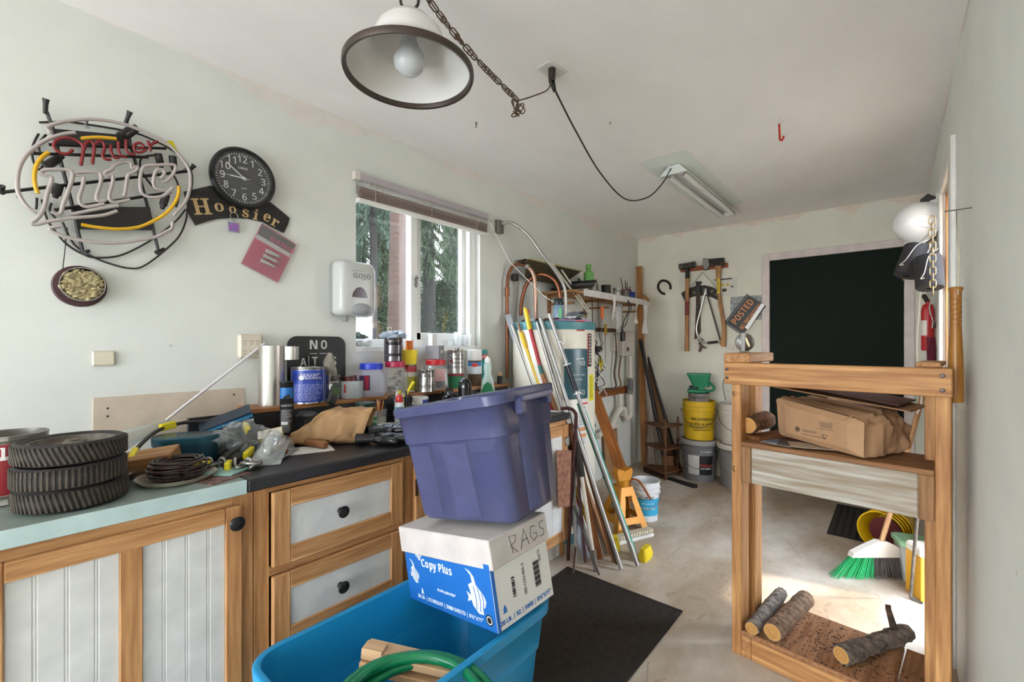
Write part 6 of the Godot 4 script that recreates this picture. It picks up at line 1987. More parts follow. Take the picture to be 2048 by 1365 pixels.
	part(t, "cord", tube_mesh(curve(p3([-1.79, 1.68, -3.68, -1.79, 1.6, -3.7, -1.82, 1.5, -3.67, -1.85, 1.42, -3.69, -1.86, 1.36, -3.7]), 6), 0.005, 7), C("1e1c1b", 0.5))
	part(t, "loop", tube_mesh(curve(p3([-1.79, 1.68, -3.68, -1.78, 1.62, -3.73, -1.8, 1.55, -3.71, -1.82, 1.46, -3.7, -1.83, 1.44, -3.64]), 6), 0.004, 7), C("1e1c1b", 0.5))
	bar(t, "plug", Vector3(0.04, 0.09, 0.045), Vector3(-1.86, 1.36, -3.72), C("1b1a1a", 0.45), 0.01)
	for q in [[-3.85, 0.05, 0.2, 1.68, "dcd4c6", "narrow paper tag hung from the shelf front"], [-4.05, 0.1, 0.27, 1.66, "dedad6", "white paper sheet hung at the corner end of the shelf"]]:
		s2 = S()
		sheet(s2, 4, 8, func(u: float, v: float) -> Vector3: return Vector3(-1.79 + 0.012 * sin(v * 5 + u * 2), q[3] - q[2] * v, q[0] + q[1] / 2 - q[1] * u), 0.001)
		solo("hung_paper", q[5], "paper", E(s2), C(q[4], 0.8))

func plumbing() -> void:
	var pvc := C("ddd5c8", 0.35)
	var t := thing("drain_pipe", "white plastic drain pipes with a trap on the wall", "pipe")
	var x := -2.05
	for q in [[[x, 1.17, -4.27, x, 0.93, -4.27], 0.022, "upper_pipe", "ddd5c8"], [[x, 0.95, -4.27, x, 0.78, -4.27], 0.03, "grey_sleeve", "6f6e70"], [[x, 0.8, -4.27, x, 0.62, -4.27], 0.024, "lower_pipe", "ddd5c8"]]:
		part(t, q[2], tube_mesh(p3(q[0]), q[1], 18), C(q[3], 0.35))
	part(t, "trap", tube_mesh(curve(p3([x, 0.64, -4.27, x, 0.57, -4.27, x, 0.53, -4.22, x, 0.57, -4.17, x, 0.64, -4.14, x, 0.655, -4.08, x, 0.62, -4.02]), 6), 0.025, 16), pvc)
	part(t, "riser", tube_mesh(p3([x, 0.8, -4.05, x, 0.62, -4.05]), 0.024, 16), pvc)
	part(t, "elbow", tube_mesh(curve(p3([x, 0.66, -4.05, x, 0.6, -3.98, x, 0.52, -3.9, x, 0.48, -3.84]), 5), 0.026, 16), pvc)
	part(t, "stub", tube_mesh(p3([x, 0.5, -3.88, x, 0.49, -4.0]), 0.02, 14), pvc)
	part(t, "outlet", tube_mesh(p3([x, 0.5, -3.86, x, 0.45, -3.6]), 0.027, 16), pvc)
	for q in [[0.66, -4.27], [0.8, -4.27], [0.94, -4.27], [0.66, -4.05]]:
		part(t, "coupling", lathe_mesh([0.025, -0.02, 0.03, -0.018, 0.03, 0.018, 0.025, 0.02], 18), pvc, T(Vector3(x, q[0], q[1])))
	t = thing("control_box", "white wall-mounted electrical box above the drain", "electrical box", Vector3(WALL_L, 1.3, -4.22), PI / 2)
	bar(t, "case", Vector3(0.27, 0.25, 0.09), Vector3(0, 0, 0.047), C("d8d0c6", 0.5, 0.0, 1), 0.006)
	bar(t, "cover", Vector3(0.2, 0.2, 0.006), Vector3(0.02, 0.01, 0.094), C("cfc6bc", 0.5), 0.003)
	bar(t, "window", Vector3(0.05, 0.04, 0.004), Vector3(-0.04, -0.06, 0.098), C("3a3430", 0.3), 0.001)
	bar(t, "side_box", Vector3(0.07, 0.16, 0.05), Vector3(-0.19, 0.0, 0.026), C("cdc5b8", 0.5), 0.003)
	t = thing("wall_cleat", "orange-brown wooden cleat board low on the wall under the rack", "board", Vector3(WALL_L, 0.82, -4.0), PI / 2)
	bar(t, "board", Vector3(0.9, 0.07, 0.025), Vector3(0, 0, 0.014), wood("a8683a", 0), 0.002)
	# wires
	for q in [[-4.0, "grey cable running down from the rack to the cleat"], [-4.1, "brown cable running down beside the white box"]]:
		solo("wall_cable", q[1], "cable", tube_mesh(curve([Vector3(-2.08, 1.4, q[0]), Vector3(-2.075, 1.2, q[0] - 0.015), Vector3(-2.08, 1.0, q[0] + 0.02), Vector3(-2.06, 0.87, q[0] + 0.03), Vector3(-2.07, 0.87, q[0] + 0.3)], 6), 0.008, 8), C("5a4a40" if q[0] > -4.05 else "7a5a40", 0.6))
	t = thing("cable_tangle", "tangle of black and white cords hung beside the heater", "cords", Vector3(-1.79, 0, -3.18))
	var g := RandomNumberGenerator.new()
	g.seed = 31
	for i in 9:
		var p := []
		var a := Vector3(-0.02 + g.randf_range(-0.03, 0.03), 1.24, g.randf_range(-0.04, 0.04))
		for k in 7:
			p.append(a + Vector3(g.randf_range(-0.04, 0.04), -0.055 * k * g.randf_range(0.7, 1.15), g.randf_range(-0.02, 0.02) * k + (0.1 - 0.035 * absf(k - 3)) * sin(i * 1.9)))
		part(t, "cord", tube_mesh(curve(p, 5), 0.0035, 6), C("1f1c1b" if i < 6 else "dcdad6", 0.5))
	bar(t, "adapter", Vector3(0.06, 0.05, 0.07), Vector3(-0.02, 1.25, 0.0), C("241f1d", 0.5), 0.008)
	var s := S()
	prism(s, PackedVector2Array([Vector2(0, 0), Vector2(0.025, -0.05), Vector2(0.01, -0.13), Vector2(-0.02, -0.06)]), 0, 0.001)
	solo("dry_leaf", "yellow dried leaf caught in the cord tangle", "leaf", E(s), C("a8941e", 0.7), T(Vector3(-1.765, 1.2, -3.15), 0, 60, 0))
	# nail the tangle to a peg so that it hangs
	solo("cable_peg", "small wooden peg the cord tangle hangs from", "peg", tube_mesh(p3([WALL_L + 0.001, 1.27, -3.18, -1.83, 1.27, -3.18]), 0.012, 10), wood("5a4030", 0))
	# leaning planks between heater and corner
	for q in [[[-1.98, 1.18, -3.2], [-1.62, 0.0, -3.42], 0.09, 0.02, "b9742e", "honey-brown plank leaning beside the heater"], [[-2.03, 1.05, -3.3], [-1.72, 0.0, -3.52], 0.025, 0.04, "8f5224", "narrow dark orange batten leaning beside the heater plank"]]:
		var a := Vector3(q[1][0], q[1][1], q[1][2])
		var b := Vector3(q[0][0], q[0][1], q[0][2])
		var st := S()
		box(st, Vector3(0, a.distance_to(b) / 2, 0), Vector3(q[2], a.distance_to(b), q[3]), 0.002)
		solo("leaning_plank", q[5], "plank", E(st), wood(q[4], 1), along(a + Vector3(0, 0.008, 0), b + Vector3(0, 0.008, 0), 0.5))
	solo("plywood_scrap", "pale plywood offcut standing against the wall below the drain", "plywood", box_mesh(Vector3(0.016, 0.47, 0.26), 0.001), wood("cfa87c", 1), T(Vector3(-2.085, 0.24, -3.94), 0, 0, 5))
	t = thing("wall_outlet", "cream wall outlet with a black plug below the cleat", "outlet", Vector3(WALL_L, 0.56, -3.64), PI / 2)
	bar(t, "plate", Vector3(0.07, 0.11, 0.006), Vector3(0, 0, 0.004), C("d8cdb4", 0.4), 0.002)
	bar(t, "plug", Vector3(0.03, 0.035, 0.03), Vector3(0, -0.02, 0.02), C("1f1d1c", 0.5), 0.005)
	# boards in the corner
	for q in [[[-2.075, 2.12, -4.53], [-2.0, 0.0, -4.5], 0.06, 0.02, "c8935c", "tall tan batten standing in the corner by the shelf"], [[-2.09, 1.7, -4.58], [-1.93, 0.0, -4.54], 0.075, 0.018, "dcd4c8", "white painted board standing in the corner"], [[-2.02, 1.05, -4.6], [-1.78, 0.0, -4.55], 0.06, 0.018, "cfc2ae", "pale lath leaning in the corner behind the stand"], [[-2.06, 1.2, -4.6], [-1.68, 0.0, -4.5], 0.07, 0.02, "7a5a3c", "dark brown board leaning in the corner behind the stand"]]:
		var a := Vector3(q[1][0], q[1][1], q[1][2])
		var b := Vector3(q[0][0], q[0][1], q[0][2])
		var st := S()
		box(st, Vector3(0, a.distance_to(b) / 2, 0), Vector3(q[2], a.distance_to(b), q[3]), 0.002)
		solo("corner_board", q[5], "board", E(st), wood(q[4], 1, 0.6, 0) if q[4] != "c8935c" else wood(q[4], 1), along(a + Vector3(0, 0.004, 0), b + Vector3(0, 0.004, 0)), "boards in the corner")
	for q in [[[-2.035, 1.34, -4.48], [-1.73, 0.012, -4.42], "thick black pipe leaning in the corner before the boards", 0.02], [[-2.0, 1.15, -4.59], [-1.62, 0.012, -4.5], "second black pipe leaning in the corner", 0.014]]:
		solo("black_pipe", q[2], "pipe", tube_mesh([Vector3(q[0][0], q[0][1], q[0][2]), Vector3(q[1][0], q[1][1], q[1][2])], q[3], 16), C("1d1a18", 0.5), Transform3D(), "black pipes in the corner")

# ---------- poles leaning on the heater ----------
func pole(label: String, called: String, bot: Vector3, top: Vector3, r: float, m: Material, r_top := -1.0) -> Node3D:
	var t := thing(called, label, "pole", Vector3.ZERO, 0, "poles leaning on the heater")
	part(t, "shaft", tube_mesh([bot, bot.lerp(top, 0.5), top], [r, r, r if r_top < 0 else r_top], 14), m)
	return t

func leaning_tools() -> void:
	var al := C("aeaba6", 0.42, 0.8, 1)
	# flat grey strip
	var a := Vector3(-1.4, 0.005, -2.33)
	var b := Vector3(-2.075, 1.5, -2.385)
	var s := S()
	box(s, Vector3(0, a.distance_to(b) / 2, 0), Vector3(0.045, a.distance_to(b), 0.006), 0.001)
	solo("flat_strip", "flat grey metal strip leftmost of the poles on the heater", "strip", E(s), C("a7acb4", 0.3, 0.6), along(a, b, 0.5), "poles leaning on the heater")
	pole("plain grey tube beside the flat strip against the heater", "metal_pole", Vector3(-1.34, 0.013, -2.33), Vector3(-1.975, 1.42, -2.318), 0.0125, al)
	var t := pole("yellow pole with a brown tip leaning on the heater", "yellow_pole", Vector3(-1.37, 0.013, -2.42), Vector3(-1.885, 1.37, -2.3), 0.012, C("d9b224", 0.4))
	part(t, "tip", tube_mesh(p3([-1.885, 1.37, -2.3, -1.905, 1.43, -2.296]), 0.008, 10), C("8a5a3a", 0.5))
	part(t, "ferrule", tube_mesh(p3([-1.845, 1.265, -2.31, -1.882, 1.36, -2.302]), 0.0155, 12), C("d9b224", 0.4))
	t = pole("tan wooden pole with a teal cap leaning on the heater", "wooden_pole", Vector3(-1.3, 0.016, -2.45), Vector3(-1.715, 1.1, -2.31), 0.015, wood("c9996c", 1))
	part(t, "cap", tube_mesh(p3([-1.715, 1.1, -2.31, -1.735, 1.155, -2.305]), [0.016, 0.012], 12), C("2c6a64", 0.4))
	t = pole("red pole with a long yellow grip leaning on the heater", "red_pole", Vector3(-1.43, 0.013, -2.42), Vector3(-1.81, 1.4, -2.3), 0.0125, C("a8222a", 0.35))
	part(t, "grip", tube_mesh(p3([-1.805, 1.385, -2.301, -1.84, 1.51, -2.297, -1.846, 1.53, -2.296]), [0.0165, 0.0145, 0.008], 14), C("e0bb22", 0.4))
	pole("long plain steel tube between the red pole and the crutch", "metal_pole", Vector3(-1.33, 0.012, -2.44), Vector3(-1.75, 1.43, -2.3), 0.011, al)
	t = pole("long aluminium tube ending on the floor near the mat", "metal_pole", Vector3(-1.178, 0.012, -2.338), Vector3(-1.722, 1.455, -2.3), 0.0125, al)
	t = pole("aluminium ski pole with round collars leaning on the heater", "ski_pole", Vector3(-1.123, 0.013, -2.433), Vector3(-1.672, 1.484, -2.325), 0.0125, al)
	var p0 := Vector3(-1.123, 0.013, -2.433)
	var p1 := Vector3(-1.672, 1.484, -2.325)
	for f in [0.78, 0.66]:
		part(t, "collar", lathe_mesh([0.012, -0.003, 0.028, -0.002, 0.028, 0.003, 0.012, 0.004], 20), C("d0cecb", 0.3, 0.6), along(p0.lerp(p1, f), p1))
	part(t, "black_section", tube_mesh([p0.lerp(p1, 0.67), p0.lerp(p1, 0.775)], 0.0155, 14), C("26262a", 0.3, 0.4))
	part(t, "string", tube_mesh(curve([p0.lerp(p1, 0.88) + Vector3(0.012, 0, 0.01), p0.lerp(p1, 0.87) + Vector3(0.05, 0.0, 0.02), p0.lerp(p1, 0.9) + Vector3(0.055, 0.0, 0.01)], 5), 0.002, 5), C("e6e4de", 0.8))
	# green pole with a white foot
	t = pole("dark green pole with a white foot leaning low in the bundle", "green_pole", Vector3(-1.2, 0.1, -2.49), Vector3(-1.5, 0.92, -2.40), 0.013, C("1f6a4c", 0.35))
	part(t, "foot", tube_mesh(p3([-1.163, 0.002, -2.5, -1.2, 0.1, -2.49]), [0.015, 0.017], 12), C("d8d4cc", 0.4))
	t = pole("teal plastic pole beside the dark green pole", "teal_pole", Vector3(-1.2, 0.02, -2.56), Vector3(-1.5, 0.86, -2.47), 0.012, C("1f9a84", 0.35))
	# pole with black foam grip
	t = pole("white pole with a black foam grip in front of the bundle", "grip_pole", Vector3(-1.29, 0.013, -2.24), Vector3(-1.5, 0.86, -2.335), 0.012, C("c9c0b0", 0.5))
	part(t, "foam_grip", tube_mesh(p3([-1.412, 0.5, -2.295, -1.46, 0.7, -2.317]), 0.022, 16), C("24211f", 0.8))
	part(t, "rubber_foot", tube_mesh(p3([-1.283, 0.0, -2.237, -1.31, 0.11, -2.25]), [0.011, 0.018], 12), C("6a645c", 0.7))
	# wooden slats and dark shafts
	for q in [[[-1.34, 0.004, -2.38], [-1.52, 0.8, -2.34], 0.04, 0.016, "b0703c", "brown wooden slat leaning in the pole bundle"], [[-1.25, 0.004, -2.4], [-1.49, 0.75, -2.37], 0.03, 0.014, "96602f", "second narrow wooden slat in the pole bundle"]]:
		a = Vector3(q[0][0], q[0][1], q[0][2])
		b = Vector3(q[1][0], q[1][1], q[1][2])
		s = S()
		box(s, Vector3(0, a.distance_to(b) / 2, 0), Vector3(q[2], a.distance_to(b), q[3]), 0.002)
		solo("lumber_strip", q[5], "slat", E(s), wood(q[4], 1), along(a, b, 0.7), "poles leaning on the heater")
	for q in [[-1.22, -2.37, -1.47, "dark brown shaft leaning in the pole bundle", "2a221e"], [-1.37, -2.27, -1.49, "maroon shaft leaning nearest the cabinet", "4a1e22"], [-1.42, -2.24, -1.485, "thin grey rod leaning nearest the cabinet", "8a8680"]]:
		pole(q[3], "dark_shaft", Vector3(q[0], 0.012, q[1]), Vector3(q[2], 0.8, -2.325), 0.009, C(q[4], 0.4))
	# sponges at the pole feet
	for i in 2:
		s = S()
		loft(s, [rring(0, 0, 0.045, 0.11, 0.015, 0.001, 4), rring(0, 0, 0.055, 0.12, 0.02, 0.03, 4), rring(0, 0, 0.03, 0.09, 0.012, 0.075, 4)])
		solo("sponge_mop", ["yellow sponge mop head on the floor behind the poles", "yellow sponge head half hidden by the poles"][i], "sponge", E(s), C("e2c41e", 0.9, 0.0, 1), T(Vector3([-1.13, -1.33][i], 0.0, [-2.56, -2.56][i]), 0, 30 * i, 0))
	# rusty cane on the counter corner
	solo("rusty_bar", "bent rusty maroon bar hooked over the worktop corner", "bar", tube_mesh(curve(p3([-1.545, 0.895, -2.27, -1.5, 0.9, -2.29, -1.465, 0.88, -2.3, -1.455, 0.82, -2.3, -1.46, 0.5, -2.27, -1.47, 0.06, -2.24, -1.47, 0.012, -2.24]), 6), 0.0105, 10), C("5a2c24", 0.6, 0.4, 2))
	solo("thin_rod", "long thin dark rod lying low across the pole feet", "rod", tube_mesh(p3([-1.45, 0.33, -2.26, -1.24, 0.008, -2.2]), 0.006, 7), C("4a4038", 0.5, 0.4))
	solo("thin_rod", "short rusty rod leaning by the cabinet toe kick", "rod", tube_mesh(p3([-1.44, 0.12, -2.28, -1.36, 0.008, -2.12]), 0.006, 7), C("5a4030", 0.5, 0.4))

# ---------- back wall ----------
func pairs(a: Array) -> Array:
	var out := []
	for v in mm(a):
		out.append_array([v.x, v.y])
	return out

func back_wall_things() -> void:
	var zb := WALL_B
	# horseshoe
	var t := thing("horseshoe", "rusty dark horseshoe nailed to the back wall", "horseshoe")
	part(t, "shoe", tube_mesh(curve(mm3([-1827, 1816, -1866, 1836, -1897, 1881, -1897, 1924, -1871, 1956, -1836, 1959, -1793, 1940, -1770, 1904, -1768, 1862], zb + 0.012), 5), 0.012, 8), C("3a2c24", 0.6, 0.4, 2))
	# rail with sledge hammer and axe
	t = thing("tool_rail", "short orange-brown wooden rail holding the hammer and axe", "rail", Vector3(-1.435, 2.05, zb))
	bar(t, "rail", Vector3(0.45, 0.045, 0.03), Vector3(0, 0, 0.016), wood("b5653a", 0), 0.003)
	for x in [-0.19, -0.1, 0.1, 0.19]:
		part(t, "peg", tube_mesh([Vector3(x, 0.0, 0.03), Vector3(x, 0.012, 0.11)], 0.006, 8), wood("a8683c", 2))
	t = thing("sledge_hammer", "sledge hammer with straw-coloured handle hung on the wall rail", "hammer", Vector3(-1.575, 0, zb + 0.07))
	var s := S()
	loft(s, [rring(0, 0, 0.056, 0.056, 0.012, -0.078, 3), rring(0, 0, 0.062, 0.062, 0.014, -0.07, 3), rring(0, 0, 0.054, 0.054, 0.012, -0.03, 3), rring(0, 0, 0.054, 0.054, 0.012, 0.03, 3), rring(0, 0, 0.062, 0.062, 0.014, 0.07, 3), rring(0, 0, 0.056, 0.056, 0.012, 0.078, 3)], true, true, [1, 4], T(Vector3(0, 2.078, 0), 0, 0, 90 + 3))
	part(t, "head", E(s), C("5a5856", 0.4, 0.8, 2))
	part(t, "collar", tube_mesh([Vector3(0, 2.06, 0), Vector3(0, 1.95, 0)], [0.02, 0.022], 14), C("1f1d1c", 0.6))
	part(t, "handle", tube_mesh([Vector3(0, 1.96, 0), Vector3(-0.003, 1.6, 0), Vector3(-0.006, 1.22, 0)], [0.0195, 0.019, 0.021], 16), wood("c89a6a", 1))
	part(t, "paper_label", tube_mesh([Vector3(-0.002, 1.72, 0), Vector3(-0.003, 1.58, 0)], 0.0205, 16), C("7a2a24", 0.6))
	t = thing("axe", "felling axe with black head and curved pale handle on the rail", "axe", Vector3(0, 0, zb + 0.06))
	s = S()
	prism(s, mm(AXE_HANDLE), -0.012, 0.012)
	part(t, "handle", E(s), wood("cc9f6a", 1))
	s = S()
	prism(s, mm(AXE_HEAD), -0.018, 0.018)
	part(t, "head", E(s), C("1e1c1b", 0.45, 0.3))
	part(t, "bit", prism_mesh([-1.425, 2.07, -1.415, 2.128, -1.375, 2.117, -1.362, 2.06, -1.376, 2.026, -1.406, 2.02], -0.0185, 0.0185), C("8a8885", 0.35, 0.8))
	bar(t, "paper_label", Vector3(0.022, 0.14, 0.001), Vector3(-1.279, 1.85, 0.0128), print_mat(sheet_image(16, 64, "e2cc20", [[4, 4, 8, 56, "3a3210", 5, 4]])), 0.0)
	# saws and second leather strip
	t = thing("leather_strip", "dark curved leather strip with faint letters hung under the rail", "leather strip", Vector3(0, 0, zb))
	s = S()
	prism(s, mm(ARC2), 0.004, 0.012)
	part(t, "strip", E(s), C("2a2320", 0.55, 0.0, 2))
	part(t, "cord", tube_mesh(p3([-1.575, 1.85, 0.014, -1.445, 2.01, 0.012, -1.31, 1.835, 0.014]), 0.003, 6), C("8a7444", 0.8))
	for q in [["H", -1590, 1790, 28], ["o", -1530, 1812, 16], ["s", -1425, 1828, 0], ["e", -1355, 1812, -14], ["r", -1312, 1782, -26]]:
		text(t, "letter", q[0], 0.06, C("8a7a5c", 0.7), T(Vector3(q[1] * 0.001, q[2] * 0.001, 0.0135), 0, 0, q[3]), 0, true, true, 0.0015)
	t = thing("pruning_saw", "rusty straight pruning saw with black handle hung below the rail", "saw", Vector3(0, 0, zb + 0.028))
	s = S()
	prism(s, mm(SAW), -0.0015, 0.0015)
	part(t, "blade", E(s), C("5c4a3e", 0.5, 0.6, 2))
	part(t, "handle", prism_mesh([-1.503, 1.918, -1.452, 1.913, -1.452, 1.899, -1.463, 1.892, -1.46, 1.797, -1.506, 1.8], -0.01, 0.01), C("1f1d1c", 0.5))
	t = thing("bow_saw", "chrome bow saw with black grip hung beside the pruning saw", "saw", Vector3(0, 0, zb + 0.05))
	part(t, "frame", tube_mesh(curve(mm3(BOW, 0.0), 5), 0.0085, 10), C("c4c2be", 0.2, 0.95))
	part(t, "blade", prism_mesh([-1.403, 1.8, -1.39, 1.8, -1.262, 1.33, -1.277, 1.325], -0.0012, 0.0012), C("3a3634", 0.4, 0.7))
	part(t, "grip", tube_mesh(p3([-1.385, 1.303, 0, -1.29, 1.313, 0]), 0.013, 12), C("1b1a1a", 0.6))
	part(t, "blade_clamp", tube_mesh(p3([-1.406, 1.835, 0, -1.4, 1.775, 0]), 0.012, 10), C("c4c2be", 0.2, 0.95))
	t = thing("wall_tap", "small rusty metal garden fitting hung below the bow saw", "fitting", Vector3(-1.446, 1.265, zb))
	part(t, "stem", tube_mesh(p3([0, 0, 0, 0, 0, 0.05]), 0.012, 10), C("6a5446", 0.5, 0.6))
	part(t, "cross", tube_mesh(p3([-0.02, 0.045, 0.04, 0.0, 0.0, 0.045, -0.02, -0.05, 0.04]), [0.012, 0.016, 0.01], 10), C("6a5446", 0.5, 0.6))
	part(t, "handle", tube_mesh(p3([-0.01, 0.0, 0.05, 0.05, -0.01, 0.05]), 0.007, 8), C("6a5446", 0.5, 0.6))
	part(t, "jaw", tube_mesh(curve(p3([-0.03, 0.06, 0.04, -0.01, 0.075, 0.04, 0.015, 0.06, 0.04]), 4), 0.008, 8), C("6a5446", 0.5, 0.6))
	# papers
	t = thing("wall_paper", "white instruction sheet with yellow drawings behind the axe", "paper", Vector3(-1.245, 1.843, zb + 0.004))
	bar(t, "sheet", Vector3(0.225, 0.18, 0.001), Vector3.ZERO, C("d8d4ca", 0.8), 0.0)
	bar(t, "heading", Vector3(0.16, 0.012, 0.0006), Vector3(-0.01, 0.076, 0.0008), C("2a2826", 0.7), 0.0)
	for q in [[-0.03, 0.02, 0.05, 0.022, "d8c01e"], [0.03, 0.02, 0.03, 0.018, "c9ac1c"], [0.07, 0.0, 0.025, 0.02, "7a7670"], [0.0, -0.03, 0.04, 0.03, "4a4642"]]:
		bar(t, "print", Vector3(q[2], q[3], 0.0006), Vector3(q[0], q[1], 0.0008), C(q[4], 0.7), 0.0)
	t = thing("wall_map", "pale map sheet pinned behind the no-trespassing sign", "map", Vector3(-1.055, 1.63, zb + 0.004))
	bar(t, "sheet", Vector3(0.27, 0.225, 0.001), Vector3.ZERO, C("c6ccc8", 0.8, 0.0, 2), 0.0)
	for i in 6:
		bar(t, "print", Vector3(0.1 + 0.02 * (i % 3), 0.004, 0.0006), Vector3(-0.06 + 0.03 * (i % 2), 0.09 - 0.025 * i, 0.0008), C(["8fb0c0", "c0a088"][i % 2], 0.8), 0.0)
	t = thing("warning_sign", "tilted black sign with orange POSTED NO TRESPASSING lettering", "sign", Vector3(-1.062, 1.566, zb + 0.03))
	t.rotation.z = deg_to_rad(53)
	bar(t, "board", Vector3(0.33, 0.2, 0.003), Vector3.ZERO, C("1f1f20", 0.4), 0.001)
	bar(t, "border", Vector3(0.31, 0.003, 0.001), Vector3(0, 0.085, 0.002), C("b8b8b4", 0.5), 0.0)
	bar(t, "border", Vector3(0.003, 0.19, 0.001), Vector3(-0.155, 0, 0.002), C("b8b8b4", 0.5), 0.0)
	text(t, "lettering", "POSTED", 0.085, C("d98a4e", 0.5), T(Vector3(0.01, 0.03, 0.0022)), 0, false, true, 0.0008, 0.85)
	text(t, "lettering", "NO TRESPASSING", 0.055, C("d98a4e", 0.5), T(Vector3(0.015, -0.055, 0.0022)), 0, false, true, 0.0008, 0.62)
	solo("metal_ruler", "short white metal ruler tilted before the no-trespassing sign", "ruler", box_mesh(Vector3(0.26, 0.034, 0.003), 0.001), C("d8d8d4", 0.4, 0.3), T(Vector3(-0.972, 1.545, zb + 0.045), 0, 0, 58))
	t = thing("switch_plate", "pale two-gang switch plate low on the back wall", "switch", Vector3(-1.165, 1.245, zb))
	bar(t, "plate", Vector3(0.13, 0.075, 0.006), Vector3(0, 0, 0.004), C("d6cfbf", 0.4), 0.002)
	for x in [-0.04, 0.0, 0.04]:
		bar(t, "toggle", Vector3(0.008, 0.018, 0.014), Vector3(x, 0.002, 0.012), C("dcd6c8", 0.4), 0.002)

# ---------- buckets and stands on the floor ----------
func bucket(label: String, at: Vector3, r0: float, r1: float, h: float, hex: String, lid := "", turn := 0.0) -> Node3D:
	var t := thing("plastic_bucket", label, "bucket", at, turn)
	var m := C(hex, 0.4, 0.0, 1)
	var p := [0, 0.004, r0 - 0.01, 0.004, r0 - 0.004, 0, r0, 0.002]
	p.append_array([lerpf(r0, r1, 0.7), h * 0.72, r1 + 0.008, h * 0.725, r1 + 0.008, h * 0.745, lerpf(r0, r1, 0.78), h * 0.75, lerpf(r0, r1, 0.86), h * 0.84, r1 + 0.006, h * 0.845, r1 + 0.006, h * 0.86, r1 - 0.003, h * 0.865, r1, h * 0.985, r1 + 0.005, h * 0.99, r1 + 0.004, h, r1 - 0.006, h, r1 - 0.008, h * 0.9, r0 - 0.006, 0.01, 0, 0.01])
	part(t, "shell", lathe_mesh(p, 44), m)
	if lid:
		part(t, "lid", lathe_mesh([r1 + 0.012, h - 0.03, r1 + 0.014, h - 0.028, r1 + 0.013, h + 0.004, r1 + 0.004, h + 0.012, r1 - 0.012, h + 0.01, r1 - 0.016, h + 0.002, 0, h + 0.002], 44), C(lid, 0.45, 0.0, 1))
	var pts := []
	for i in 15:
		var a := PI * i / 14
		pts.append(Vector3(cos(a) * (r1 + 0.014), h * 0.78 - sin(a) * h * 0.42, sin(a) * (r1 + 0.014) * 0.55 + r1 * 0.62 * sin(a)))
	part(t, "bail_handle", tube_mesh(pts, 0.0028, 6), C("7a7874", 0.4, 0.8))
	return t

